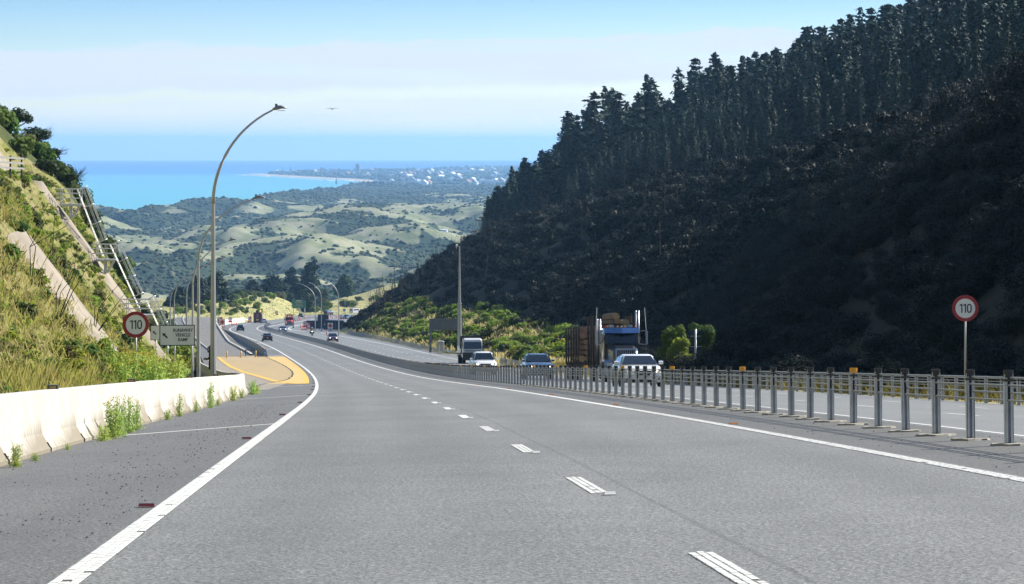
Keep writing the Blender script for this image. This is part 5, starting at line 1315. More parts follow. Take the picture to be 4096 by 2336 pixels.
for i in range(110):
    s = random.uniform(108, 232); u = random.uniform(-.2, 2.5); t = float(toe_l(s)) - u; p = P(s, t)
    shrub(random.choices(['lime', 'green', 'olive', 'dark'], [.35, .25, .2, .2])[0], float(p[0]), float(p[1]), float(left_ground(s, t)), random.uniform(.4, .85), 'on the verge below the slope beyond the ramp signs', 'shrubs on the verge by the ramp')
# fennel: feathery plants behind and in front of the barrier
def fennel_mesh(seed, H=1.0, flowers=True):
    rg = np.random.default_rng(seed); mb = MB(); Pp, N, Fp = [], [], []
    for i in range(11):
        a = rg.uniform(0, 6.28); ln = rg.uniform(.05, .32); h = H * rg.uniform(.55, 1.0); top = np.array([math.cos(a) * ln, math.sin(a) * ln, h])
        mb.tube([(0.05 * math.cos(a), .05 * math.sin(a), 0), (top * np.array([.5, .5, .55])), top], [.011, .008, .005], 4)
        for q in range(44):
            k = rg.uniform(.05, .95) ** 1.5; Pp.append(top * k + rg.normal(0, .13, 3) * (1.2 - k)); N.append((.5, -.5, .5))
        for q in range(7): Fp.append(top + rg.normal(0, .055, 3) * np.array([1, 1, .35]))
    Pp, N, Fp = np.array(Pp), np.array(N, float), np.array(Fp); Pp[:, 2] = np.abs(Pp[:, 2])
    V, F = quads(Pp, N, .042, rg, 2.6, .9); V2, F2 = quads(Fp, np.tile([0, 0, 1.], (len(Fp), 1)), .055, rg, 1, .3)
    return mb.mesh('stem', 'fennel_leaf'), npmesh('leaves', V, F, 'fennel_leaf'), npmesh('flowers', V2, F2, 'fennel_flower')
FEN = [fennel_mesh(i) for i in range(4)]
def fennel(p, sc, label, i, fl=True, zs=1.0):
    o = thing('fennel', label, 'weed', p, (0, 0, random.uniform(0, 6)), None); o.scale = (sc, sc, sc * zs)
    st, lf, fw = FEN[i % 4]; link('stem', st, o); link('leaves', lf, o)
    if fl: link('flowers', fw, o)['kind'] = 'stuff'
    return o
for j, (s, t, sc, zs, lab, fl) in enumerate(((34.9, -5.85, .55, 1.25, 'biggest fennel clump at the foot of the concrete barrier', True), (36.6, -5.9, .5, 1.3, 'tall fennel clump just beyond the biggest one at the barrier', True), (38.6, -5.92, .5, 1.2, 'airy flowering fennel in the middle of the barrier clumps', True), (40.6, -5.95, .45, 1.15, 'fennel at the far end of the barrier clumps', True),
        (33.6, -5.88, .38, .8, 'low fennel at the near side of the big clump by the barrier', False), (49.8, -6.0, .3, .8, 'small weed at a drain slot halfway along the barrier', False), (53.6, -6.0, .36, 1.4, 'thin upright fennel past the halfway point of the barrier', True), (60.2, -6.0, .28, 1.0, 'sparse weed before the tall one near the barrier end', True),
        (67.2, -5.98, .42, 1.9, 'slender tall fennel standing alone near the barrier end', False), (72, -6.0, .3, .8, 'low green weed after the slender tall fennel', False), (83.2, -6.0, .5, 1.0, 'bushy weed close to the end of the barrier', True), (91, -6.0, .45, .8, 'green weed before the last one at the barrier end', False), (103.5, -5.95, .75, .9, 'rounded bright weed at the very end of the barrier', False), (107, -5.9, .6, .7, 'second bright weed on the ramp side of the barrier end', False),
        (29.5, -6.0, .16, .6, 'tiny weed by a drain slot near the front of the barrier', False), (25.2, -5.95, .2, .5, 'flat yellow weed under the nearest barrier segment', True), (23.2, -5.95, .3, 1.1, 'weed at the left edge beside the nearest barrier segment', False))):
    fennel(Pv(s, t), sc, lab, j, fl, zs)
for j in range(40):
    s = random.uniform(58, 104); t = float(toe_l(s)) + random.uniform(-1.0, .7); p = P(s, t)
    o = fennel(Vector((float(p[0]), float(p[1]), float(left_ground(s, t)))), random.uniform(.8, 1.3), 'yellow flowering fennel behind the concrete barrier', j, True, random.uniform(.9, 1.3)); o['group'] = 'fennel behind the concrete barrier'
# dry forked stalks on the slope
for j, (s, u, h) in enumerate(((66, 2.2, 1.9), (70, 3.2, 2.2), (78, 2.0, 1.8), (88, 3.4, 1.6))):
    t = float(toe_l(s)) - u; p = P(s, t); mb = MB()
    for k in range(4): mb.tube([(0, 0, 0), (random.gauss(.15, .2), 0, h * .5), (random.gauss(.5, .35), random.gauss(0, .2), h * random.uniform(.7, 1))], [.016, .012, .006], 4)
    o = mb.build('dead_stalk', 'crack'); o.location = (float(p[0]), float(p[1]), float(left_ground(s, t))); tag(o, ('first', 'second', 'third', 'fourth')[j] + ' bunch of dark bare stalks up the grassy cut slope, counted from the near end', 'dead plant')

# ---- bush-covered slope and coastal trees behind the platforms
for i in range(260):
    s = random.uniform(250, 352); u = random.uniform(-1, 30); t = float(toe_l(s)) - u; p = P(s, t)
    shrub(random.choices(['green', 'dark', 'lime', 'olive'], [.5, .28, .1, .12])[0], float(p[0]), float(p[1]), float(left_ground(s, t)), random.uniform(.9, 1.9), 'covering the steep slope behind the steel platforms', 'shrubs on the slope behind the platforms', random.uniform(.8, 1.2))
def limb_tree(name, label, mat, base, lobes, trunk, seed, n=1500, leaf=.22, group=None, cat='tree', bark='bark', limbs=9):
    rng = np.random.default_rng(seed); o = thing(name, label, cat, base, group=group)
    Pp, N = lobes_cloud(lobes, n, rng, .4); N[:, 2] += .4; V, F = quads(Pp, N, leaf * rng.uniform(.6, 1.5, n), rng); link('crown', npmesh('crown', V, F, mat), o)
    mb = MB(); top = Vector(lobes[0][:3]); r = trunk
    mb.tube([(0, 0, -.5), top * .25, top * .55], [r, r * .8, r * .6], 7)
    for L in (lobes * 3)[:limbs]:
        c = Vector(L[:3]); e_ = c + Vector(rng.normal(0, 1, 3) * np.array(L[3:]) * .7); a = top * rng.uniform(.25, .55); mb.tube([a, (a + c) / 2 + Vector(rng.normal(0, .15, 3)) * L[3], c, e_], [r * .45, r * .33, r * .2, r * .05], 5)
    mb.build('trunk', bark, o); return o
d = 300.; K = d / 11378.
def ctree(label, px, py, rx, rz, hb, seed, mat='leaf_green', dens=900, bare=0):
    base = at_px(px - rx * .35, d, (574.6 - py) * K - hb); cx, cz = rx * .35 * K, hb; rg = random.Random(seed)
    lobes = [(cx, 0, cz, rx * K * .7, rx * K * .7, rz * K * .6)] + [(cx + rg.uniform(-.75, .8) * rx * K, rg.uniform(-.6, .6) * rx * K, cz + rg.uniform(-.5, .5) * rz * K, rx * K * rg.uniform(.3, .5), rx * K * rg.uniform(.3, .5), rz * K * rg.uniform(.3, .45)) for _ in range(7)]
    o = limb_tree('coastal_tree', label, mat, base, lobes, .13, seed, dens, .16, limbs=14)
    if bare:
        mb = MB()
        for i in range(bare):
            a = Vector((cx + rg.uniform(-.2, .5) * rx * K, rg.uniform(-.5, .5), cz - rz * K * .2)); e_ = a + Vector((rg.uniform(.5, 1.0) * rx * K, rg.uniform(-.6, .6), rg.uniform(-.1, .9) * rz * K)); m_ = (a + e_) / 2 + Vector((0, 0, rg.uniform(-.1, .35)))
            mb.tube([a, m_, e_], [.03, .018, .006], 4)
            for q in range(3): f_ = m_ + (e_ - m_) * rg.random(); mb.tube([f_, f_ + Vector((rg.uniform(.1, .5), rg.uniform(-.3, .3), rg.uniform(0, .6)))], [.01, .004], 3)
        mb.build('bare_branches', 'bark', o)
ctree('rounded dark green tree highest on the left slope above the shotcrete', 82, 462, 50, 45, 1.9, 31, 'leaf_dark', 1500)
ctree('pale green tree top cut by the left edge above the shotcrete', 4, 445, 30, 45, 2.2, 37, 'leaf_green', 700)
ctree('spreading open coastal tree with bare right-hand branches on the left slope', 140, 545, 66, 50, 1.9, 33, 'leaf_dark', 1500, 22)
ctree('smaller dark tree below the spreading one on the left slope', 205, 615, 52, 35, 1.3, 35, 'leaf_dark', 1100, 16)
ctree('wind-bent dark tree on the left slope seen against the sea', 282, 712, 48, 60, 1.8, 36, 'leaf_dark', 1500, 26)
ctree('leafy green tree left of the topmost platform', 215, 700, 50, 50, 1.5, 38, 'leaf_green', 1300, 4)
ctree('green tree behind the topmost ladder', 300, 838, 42, 55, 1.6, 39, 'leaf_green', 1100, 6)

# ---- right bank
def bank_ok(x, y): return True
for i in range(520):
    s = random.uniform(262, 585); u = random.uniform(.6, float(np.interp(s, [230, 280, 330, 420, 520, 600], [4, 7, 10.5, 13, 12, 8]))); t = float(toe_r(s)) + u; p = P(s, t); z = drop(HILL_BVH, float(p[0]), float(p[1]), None)
    if z is None: continue
    kd = random.choices(['lime', 'green', 'olive', 'dark'], [.36, .30, .16, .18])[0]
    shrub(kd, float(p[0]), float(p[1]), z, random.uniform(.7, 1.75), zone(float(p[0]), float(p[1]), ((1560, 'at the far left end of the sunny bank'), (1710, 'on the sunny bank left of the grey sign'), (1860, 'on the sunny bank behind the grey sign and mast'), (2100, 'on the sunny bank above the white cars'), (2360, 'on the sunny bank left of the log truck'), (9999, 'on the bank right of the log truck'))), 'shrubs on the sunny bank', random.uniform(.7, 1.15))
s = rng.uniform(255, 600, 15000); u = rng.uniform(.2, 20, 15000); u = np.minimum(u, np.interp(s, [230, 280, 330, 420, 520, 600], [4, 6, 10, 12.5, 12, 8]) * rng.random(len(s)) ** .5); t = toe_r(s) + u; p = P(s, t); z = np.array([drop(HILL_BVH, a, b, -999) for a, b in p[:, :2]]); k = z > -900
grass('bank_grass', 'pale dry grass between the shrubs of the sunny bank', 'bank_straw', p[k, 0], p[k, 1], z[k], rng.uniform(.4, .95, k.sum()), .09, 5, 4, .35, .3)
s = rng.uniform(24, 300, 8000); u = rng.uniform(.0, 3.2, 8000); t = toe_r(s) + u; p = P(s, t); z = right_ground(s, t)
grass('verge_grass', 'yellow grass in front of the dark hill behind the far barrier', 'verge_yellow', p[:, 0], p[:, 1], z, rng.uniform(.15, .5, len(s)) * np.interp(s, [24, 120, 260], [1, 1.1, 1.5]), .012, 6, 5, .14, .35)
def roadside_tree(label, px, pyt, pyb, w, d, mat, seed, lean=0):
    k = d / 11378.; zt, zb = (574.6 - pyt) * k, (574.6 - pyb) * k; base = at_px(px, d, zb); H = zt - zb; rg = random.Random(seed); Rr = w * k / 2
    lobes = [(lean, 0, H * .55, Rr * .7, Rr * .7, H * .4)] + [(lean + rg.uniform(-.7, .7) * Rr, rg.uniform(-.6, .6) * Rr, H * rg.uniform(.25, .85), Rr * .42, Rr * .42, H * .17) for _ in range(8)]
    limb_tree('roadside_tree', label, mat, base, lobes, .07, seed, 1700, .15, limbs=9)
roadside_tree('bright lime roadside tree just right of the log truck', 2712, 1352, 1480, 92, 186, 'leaf_lime', 51)
roadside_tree('dark green leafy tree behind the lime tree and the truck', 2685, 1298, 1470, 110, 196, 'leaf_green', 52)
roadside_tree('sunlit green tree top behind the triangular sign', 2815, 1290, 1440, 120, 200, 'leaf_green', 53)
roadside_tree('small lime bush at the foot of the lime tree', 2735, 1405, 1490, 80, 183, 'leaf_lime', 54)

# ---- pines on the hill
def pine_mesh(seed, H=25., full=False, dens=1.0, wide=1.0):
    rg = np.random.default_rng(seed); Pp, N = [], []; crown0 = H * (rg.uniform(.08, .22) if full else rg.uniform(.24, .42)); nW = int(25 * dens ** .5)
    br = MB(); lean = rg.normal(0, .3, 2)
    for w in range(nW):
        k = (w + rg.random() * .6) / nW; z = crown0 + (H - crown0) * k ** .92; Rl = wide * ((1 - k) ** .75 * 4.0 + .35) * rg.uniform(.7, 1.15) * (.55 + .45 * min(1, k * 5)); nb = rg.integers(4, 7)
        a0 = rg.uniform(0, 6.28)
        for b in range(nb):
            a = a0 + 6.283 * b / nb + rg.normal(0, .25); L = Rl * rg.uniform(.6, 1.15); up = rg.uniform(.1, .45) * L * (.3 + k); cc = np.array([math.cos(a), math.sin(a), 0])
            if dens > .5: br.tube([(lean[0] * k, lean[1] * k, z - .25 * L), tuple(cc * L * .8 + np.array([lean[0] * k, lean[1] * k, z + up * .8 - .25 * L]))], [.06, .02], 3)
            for q in range(max(2, int((5.5 if dens > .5 else 3) * (.45 + L / 3)))):
                f = rg.uniform(.35, 1.05); Pp.append(cc * L * f + np.array([lean[0] * k, lean[1] * k, z + up * f ** 2 - .25 * L]) + rg.normal(0, .17, 3) * np.array([1, 1, .6])); N.append(cc * .5 + np.array([0, 0, .9]))
    for q in range(10): Pp.append(np.array([lean[0], lean[1], H - .12 * q]) + rg.normal(0, .1, 3)); N.append(rg.normal(0, 1, 3))
    Pp, N = np.array(Pp), np.array(N); V, F = quads(Pp, N, (.68 if dens > .5 else 1.2) * rg.uniform(.7, 1.35, len(Pp)), rg, 1.7, .45)
    crown = npmesh('crown', V, F, 'pine_needles'); tb = MB().tube([(0, 0, -1.5), (lean[0] * .3, lean[1] * .3, H * .4), (lean[0], lean[1], H * .97)], [.30, .22, .04], 6)
    tr = tb.mesh('trunk', 'trunk_dark'); return crown, tr, (br.mesh('branches', 'trunk_dark') if dens > .5 else None)
PINES = [pine_mesh(200 + i, full=i % 3 == 0) for i in range(7)]
def pine(x, y, z, h, var, label, group):
    o = thing('pine_tree', label, 'pine tree', (x, y, z), (random.gauss(0, .015), random.gauss(0, .015), random.uniform(0, 6.28)), group)
    k = h / 25.; kx = k * random.uniform(.85, 1.6) * (1 if h > 16 else 1.15); o.scale = (kx, kx, k)
    for nm, me in zip(('crown', 'trunk', 'branches'), PINES[var]):
        q = link(nm, me, o)
        if nm == 'branches': q['kind'] = 'stuff'
    return o
cand = []
rg = np.random.default_rng(77); taken = {}
for _ in range(13000):
    s = rg.uniform(150, 900); t = float(toe_r(s)) + rg.uniform(14 if s < 330 else 22, 190); p = P(s, t); x, y = float(p[0]), float(p[1])
    if x / y > PX(2720) or x / y < PX(1196): continue
    g = drop(HILL_BVH, x, y, None)
    if g is None: continue
    zr = float(ri(s, SZ)); env = float(np.interp(x / y, ENV_X, ENV_Z)) * y + rg.choice((-9, -6, -4, -2, -1, 0, 1, 2)) + rg.uniform(-1, 1.2); sunc = zr + .66 * (t - 20) + rg.uniform(-2, 1.0) + (40 if s > 690 else 0)
    h = min(env, sunc, g + rg.uniform(15, 31)) - g
    if h < (5.5 if s < 330 else 8): continue
    cell = (int(x // 5.2), int(y // 6.5))
    if cell in taken or rg.random() < .18: continue
    taken[cell] = 1; cand.append((x, y, g - .3, h, (env - (g + h)) / y, s, t))
# how near each top comes to the skyline decides which are built singly
best = {}
for c in cand: b = int(c[0] / c[1] * 7092 / 14); best[b] = max(best.get(b, -9), (c[2] + c[3]) / c[1])
def score(c): b = int(c[0] / c[1] * 7092 / 14); return best[b] - (c[2] + c[3]) / c[1]
cand.sort(key=score)
for i, c in enumerate(cand[:285]):
    ridge = score(c) < .004
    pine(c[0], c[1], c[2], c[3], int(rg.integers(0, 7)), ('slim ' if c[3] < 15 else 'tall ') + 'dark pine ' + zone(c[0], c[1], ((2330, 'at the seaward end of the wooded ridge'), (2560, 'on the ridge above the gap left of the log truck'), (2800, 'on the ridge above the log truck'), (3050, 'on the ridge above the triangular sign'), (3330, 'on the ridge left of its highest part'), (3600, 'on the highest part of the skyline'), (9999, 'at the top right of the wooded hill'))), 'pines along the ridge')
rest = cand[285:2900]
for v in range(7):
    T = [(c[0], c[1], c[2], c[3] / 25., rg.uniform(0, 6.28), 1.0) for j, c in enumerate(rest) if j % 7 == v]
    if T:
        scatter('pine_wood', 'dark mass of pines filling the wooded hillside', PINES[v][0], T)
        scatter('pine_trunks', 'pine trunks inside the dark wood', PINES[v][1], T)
# nearer spur with its own tree tops
for i, (px, py, h, d) in enumerate(((2246, 372, 9, 400), (2258, 346, 12, 405), (2292, 318, 12, 410), (2344, 283, 15, 415), (2398, 250, 15, 405), (2412, 214, 17, 420), (2436, 196, 18, 425), (2468, 205, 17, 420), (2502, 172, 18, 425), (2530, 140, 19, 430), (2575, 120, 19, 430), (2378, 65, 24, 610), (2450, 62, 24, 615))):
    x = (px - 1276.5) / 7092 * d; zt = (358 - py) / 7092 * d; g = drop(HILL_BVH, x, d, zt - h)
    pine(x, d, max(g - .5, zt - 26), max(8, min(26, zt - max(g - .5, zt - 26))), (0, 3, 6)[i % 3], 'pine standing on the nearer spur at the right of the dark hill' if i < 11 else 'pine standing clear above its neighbours on the upper hillside', 'pines on the nearer spur')
# undergrowth of the shaded slope
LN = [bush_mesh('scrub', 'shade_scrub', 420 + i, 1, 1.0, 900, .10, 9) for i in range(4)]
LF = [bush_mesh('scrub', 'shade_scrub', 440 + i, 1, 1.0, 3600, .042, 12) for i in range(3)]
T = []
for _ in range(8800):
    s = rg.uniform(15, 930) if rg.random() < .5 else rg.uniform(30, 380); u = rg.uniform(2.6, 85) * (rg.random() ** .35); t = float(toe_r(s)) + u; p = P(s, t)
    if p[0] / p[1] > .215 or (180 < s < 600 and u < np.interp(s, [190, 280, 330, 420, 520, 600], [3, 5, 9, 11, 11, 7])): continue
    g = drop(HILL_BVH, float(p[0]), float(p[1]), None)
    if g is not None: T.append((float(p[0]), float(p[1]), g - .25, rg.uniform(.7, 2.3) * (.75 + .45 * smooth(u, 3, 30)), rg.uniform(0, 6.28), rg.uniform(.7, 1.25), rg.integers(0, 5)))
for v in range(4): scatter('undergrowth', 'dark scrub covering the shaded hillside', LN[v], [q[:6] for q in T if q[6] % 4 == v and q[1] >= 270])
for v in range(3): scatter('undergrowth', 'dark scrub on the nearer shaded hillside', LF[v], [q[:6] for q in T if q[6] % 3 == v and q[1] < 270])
mb = MB()
for _ in range(60):
    s = rg.uniform(300, 840); u = rg.uniform(6, 60); t = float(toe_r(s)) + u; p = P(s, t)
    if p[0] / p[1] > .2 or (180 < s < 600 and u < np.interp(s, [190, 280, 330, 420, 520, 600], [3, 5, 9, 11, 11, 7])): continue
    g = drop(HILL_BVH, float(p[0]), float(p[1]), None)
    if g is None: continue
    h = rg.uniform(3, 8.5); a = Vector((float(p[0]), float(p[1]), g)); top = a + Vector((rg.normal(0, .4), rg.normal(0, .4), h)); mb.tube([a, (a + top) / 2 + Vector((rg.normal(0, .15), 0, 0)), top], [.07, .05, .015], 4)
    for q in range(5): b = a + (top - a) * rg.uniform(.4, .95); mb.tube([b, b + Vector((rg.normal(0, .7), rg.normal(0, .7), rg.uniform(.4, 1.4)))], [.025, .008], 3)
stuff(mb.build('bare_saplings', 'trunk_dark'), 'thin leafless saplings on the shaded hillside')
s = np.concatenate([rg.uniform(590, 835, 160)]); 
mb = MB()
for q in s:
    t = float(toe_r(q)) + rg.uniform(6, 42); p = P(q, t); g = drop(HILL_BVH, float(p[0]), float(p[1]), None)
    if g is None: continue
    a = Vector((float(p[0]), float(p[1]), g)); h = rg.uniform(2.5, 7)
    for j in range(4): mb.tube([a, a + Vector((rg.normal(-.3, .5), 0, h * rg.uniform(.6, 1)))], [.07, .015], 3)
stuff(mb.build('bare_saplings', 'bark'), 'leafless twiggy scrub along the left edge of the dark hill')

# ---- trees and scrub beyond the works
def cypress(label, px, pyt, w, d, zb_py, seed, lean=0., mat='cypress_leaf', n=2600, flat=.55):
    k = d / 11378.; zt, zb = (574.6 - pyt) * k, (574.6 - zb_py) * k; base = at_px(px, d, zb); H = zt - zb; Rr = w * k / 2; rg_ = random.Random(seed); lobes = []
    for i in range(13):
        q = (i + .5) / 13; z = H * (.14 + .83 * q); r = Rr * (1 - q) ** .6 * rg_.uniform(.3, .55) + .5; off = Rr * (1 - q) ** .6
        for m_ in range(3): a = rg_.uniform(0, 6.28); lobes.append((lean * H * q + off * .62 * math.cos(a), off * .62 * math.sin(a), z + rg_.uniform(-.5, .5), r * 1.25, r * 1.25, r * flat))
    lobes = [(lean * H * .6, 0, H * .55, Rr * .45, Rr * .45, H * .35)] + lobes
    limb_tree('cypress', label, mat, base, lobes, .6, seed, n, 1.05, limbs=14)
cypress('wide dark cypress behind the row of lamps left of the ramp', 868, 1082, 165, 1015, 1262, 61); cypress('dark cypress mass left of the lamp poles above the ramp', 790, 1100, 145, 985, 1270, 62); cypress('lower dark cypress at the left behind the ramp sign', 715, 1145, 130, 960, 1290, 63)
cypress('broad dark cypress in the middle of the valley clump', 1092, 1095, 150, 1240, 1218, 64); cypress('tall wind-swept cypress leaning right above the valley clump', 1205, 1032, 120, 1260, 1215, 65, lean=.28, flat=.4); cypress('second tall cypress left of the wind-swept one', 1150, 1068, 110, 1270, 1215, 66, lean=.1)
cypress('rounded dark green tree at the right end of the valley clump', 1378, 1100, 76, 1330, 1182, 67, mat='leaf_dark', flat=.9)
cypress('dark cypress half hidden left of the green sign', 1010, 1120, 110, 1230, 1222, 68)
for i in range(95):
    px = random.uniform(860, 1345); d = random.uniform(1190, 1275); k = d / 11378.; py = random.uniform(1150, 1240) if px > 1000 else random.uniform(1165, 1225); w = random.uniform(34, 74) * k / 2
    x = at_px(px, d, 0).x; g = drop(MEADOW_BVH, x, d, -70); zt = (574.6 - py) * k; sc = max(2.2, w)
    shrub(random.choices(['dark', 'green', 'olive', 'lime'], [.52, .22, .22, .04])[0], x, d, zt - sc * 1.0 if zt - sc > g else g, sc, 'in the dense scrub belt beyond the works', 'scrub belt beyond the works', .95)
for px, py, w, kd in ((1060, 1150, 40, 'lime'), (1010, 1178, 58, 'lime'), (1045, 1160, 50, 'lime'), (1432, 1168, 36, 'dark'), (1480, 1160, 20, 'green'), (1450, 1190, 18, 'olive'), (1520, 1156, 16, 'lime'), (1560, 1168, 22, 'lime'), (1575, 1150, 40, 'green'), (1620, 1145, 36, 'green'), (1545, 1140, 44, 'green'), (1405, 1205, 60, 'green'), (1375, 1190, 70, 'olive'), (1500, 1135, 40, 'lime'), (1600, 1125, 50, 'lime')):
    d = 1255. + (px > 1420) * 60; k = d / 11378; x = at_px(px, d, 0).x; g = drop(MEADOW_BVH, x, d, -70); sc = w * k / 2
    shrub(kd, x, d, max(g, (574.6 - py) * k - sc) if px < 1100 else g, sc, 'standing clear in the valley beyond the works', 'clear-standing shrubs in the valley', 1.0)
s_ = 0
for i in range(70):
    a = np.array([(random.uniform(700, 1090) - 2048) / 11378.]); k_ = np.array([random.uniform(.25, 1.05)]); p = meadow_pt(a, k_)[0]
    shrub(random.choices(['lime', 'green', 'olive', 'dark'], [.3, .35, .2, .15])[0], *map(float, p), random.uniform(.9, 2.6), 'on the grassy bank left of the low loader', 'shrubs on the yellow bank')
for i in range(75):
    s = random.uniform(330, 780); t = float(wall_t(s)) - random.uniform(2, 26); p = P(s, t); g = drop(VERGE_BVH, float(p[0]), float(p[1]), None)
    if g is None: continue
    shrub(random.choices(['green', 'dark', 'lime', 'olive'], [.35, .35, .15, .15])[0], float(p[0]), float(p[1]), g, random.uniform(1.0, 2.8), 'left of the gravel ramp beyond the lamps', 'shrubs left of the gravel ramp')
place_shrubs()
aa = rg.uniform(BX[1], BX[-2], 5000); kk = rg.uniform(.0, 1.02, 5000); p = meadow_pt(aa, kk)
grass('meadow_grass', 'yellow grass over the banks beyond the works', 'grass_yellow', p[:, 0], p[:, 1], p[:, 2], rng.uniform(.2, .5, len(aa)), .10, 12, 3, .6, .5)

# ---- scrub over the dunes, town trees and houses by the far point
def blob(seed, sub=1):
    bm = bmesh.new(); bmesh.ops.create_icosphere(bm, subdivisions=sub, radius=1); rg_ = random.Random(seed)
    for v in bm.verts: v.co *= rg_.uniform(.62, 1.18); v.co.z = v.co.z * .8 + .35
    me = bpy.data.meshes.new('scrub'); bm.to_mesh(me); bm.free(); return me
BL = [blob(i, 2) for i in range(4)]; BL1 = [blob(i + 9, 1) for i in range(4)]
pmat('scrub_leaf', (.050, .072, .032), .95, col2=(.018, .028, .014), nscale=.08, spec=.1); pmat('scrub_olive', (.085, .088, .038), .95, col2=(.045, .05, .024), nscale=.05, spec=.1)
xs = rg.uniform(-1, .1, 160000); ys = np.where(rg.random(160000) < .6, rg.uniform(1900, 4300, 160000), rg.uniform(4300, 7800, 160000)); xs = xs * (ys * .178 + 20); q = scrub(xs, ys); inl = xs - coast(ys)
k = ((q + rg.normal(0, .014, 160000) > .503) | (rg.random(160000) < .07)) & (inl > 25); xs, ys = xs[k][:40000], ys[k][:40000]; zs = land_z(xs, ys); n_ = len(xs)
sz = np.interp(ys, [1900, 4300, 7800], [1.7, 2.8, 4.6]) * rg.uniform(.5, 1.5, n_); al = rg.random(n_) < .62
for nm, mat, sel, lab in (('dune_scrub', 'scrub_leaf', al, 'dark scrub filling the hollows of the dunes'), ('dune_scrub', 'scrub_olive', ~al, 'olive scrub among the dunes')):
    nearm = sel & (ys < 2600); farm = sel & (ys >= 2600)
    for mm, bl in ((nearm, BL), (farm, BL1)):
        if mm.sum(): merged(nm, mat, bl, [(xs[i], ys[i], zs[i] - .2 * sz[i], sz[i], rg.uniform(0, 6.28), rg.uniform(.6, 1.0), rg.integers(0, 4)) for i in np.nonzero(mm)[0]], label=lab)
xt = rg.uniform(-1, 1, 16000); yt = rg.uniform(7600, 17500, 16000); xt = xt * yt * .13; inl = xt - coast(yt); q = fbm(xt / 260, yt / 420, 90, 3); k = (inl > 40) & (q > .42) & (xt / yt < .03); xt, yt = xt[k][:3600], yt[k][:3600]; zt_ = land_z(xt, yt); szt = rg.uniform(5, 11, len(xt)) * np.interp(yt, [7600, 13000, 17500], [.9, 1.2, 1.9])
merged('town_trees', 'scrub_leaf', BL1, [(xt[i], yt[i], zt_[i] + szt[i] * .1, szt[i], rg.uniform(0, 6), rg.uniform(.7, 1.1), rg.integers(0, 4)) for i in range(len(xt))], label='trees between the houses of the far coastal town')
def norfolk(label, px, py, d, h):
    x = at_px(px, d, 0).x; o = thing('norfolk_pine', label, 'tree', (x, d, float(land_z(x, d))), group='tall pines of the coastal town'); mb = MB()
    for i in range(7): z = h * (.12 + .125 * i); r = h * .2 * (1 - i / 7.6); mb.cyl((0, 0, z), (0, 0, z + h * .12), r, r * .25, 7)
    mb.build('crown', 'scrub_leaf', o); MB().cyl((0, 0, -2), (0, 0, h), .5, .1, 5).build('trunk', 'bark', o)
for i, (px, d, h) in enumerate(((1131, 12900, 30), (1162, 12600, 34), (1223, 12400, 28), (1252, 11900, 30), (1282, 12300, 36), (1355, 12000, 32), (1345, 9500, 26), (1648, 13000, 30), (1582, 9800, 30), (1707, 10500, 34), (1375, 11800, 26), (1480, 11500, 30))):
    norfolk('tall narrow pine rising above the roofs of the far coastal town', px, 0, d, h)
for nm, c in (('wall_white', (.62, .62, .6)), ('wall_cream', (.55, .48, .38)), ('roof_grey', (.26, .28, .3)), ('roof_red', (.32, .12, .08)), ('roof_white', (.66, .67, .67))): pmat(nm, c, .7)
def house_mesh(w, l, h): return MB().box((0, 0, h / 2 - 1), (w, l, h + 2)), MB().prism([(-w * .56, h), (w * .56, h), (0, h + w * .32)], -l * .54, l * .54)
HM = [(a.mesh('wall', wm), b.mesh('roof', rm)) for (a, b), wm, rm in ((house_mesh(14, 18, 4), 'wall_white', 'roof_grey'), (house_mesh(16, 12, 5), 'wall_cream', 'roof_red'), (house_mesh(18, 14, 4), 'wall_white', 'roof_white'), (house_mesh(22, 13, 6), 'wall_cream', 'roof_grey'), (house_mesh(12, 22, 5), 'wall_white', 'roof_white'))]
HL = ['grey roofed white house', 'red roofed cream house', 'white roofed house', 'cream house with a grey roof', 'long white house']
n = 0
while n < 105:
    y = rg.uniform(8400, 15500); x = rg.uniform(-.1, .012) * y
    if x - coast(y) < 60: continue
    v = int(rg.integers(0, 5)); o = thing('house', HL[v] + ' among trees of the far coastal town', 'house', (x, y, float(land_z(x, y)) + 2.5), (0, 0, rg.uniform(-.8, .8)), 'houses of the far coastal town'); o.scale = (1.25, 1.25, 1.4)
    link('wall', HM[v][0], o); link('roof', HM[v][1], o); n += 1
d = 12100.; k = d / 11378; x = at_px(1430, d, 0).x; o = thing('tower_block', 'tall grey apartment tower above the trees of the far town', 'tower block', (x, d, float(land_z(x, d)))); pmat('tower_grey', (.33, .34, .35), .7); pmat('tower_dark', (.10, .12, .15), .4)
zt = (574.6 - 656) * k - float(land_z(x, d)) + (d * d) / REARTH * 0; MB().box((0, 0, zt / 2), (17, 15, zt)).build('wall', 'tower_grey', o); MB().box((2, 0, zt + 1.5), (8, 8, 4)).build('plant_room', 'tower_grey', o)
for f in range(9): MB().box((0, -7.6, zt * (.14 + .095 * f)), (14, .4, zt * .045)).build('window', 'tower_dark', o)
MB().box((8.8, 0, zt * .45), (4, 12, zt * .9)).build('wing', 'roof_white', o)
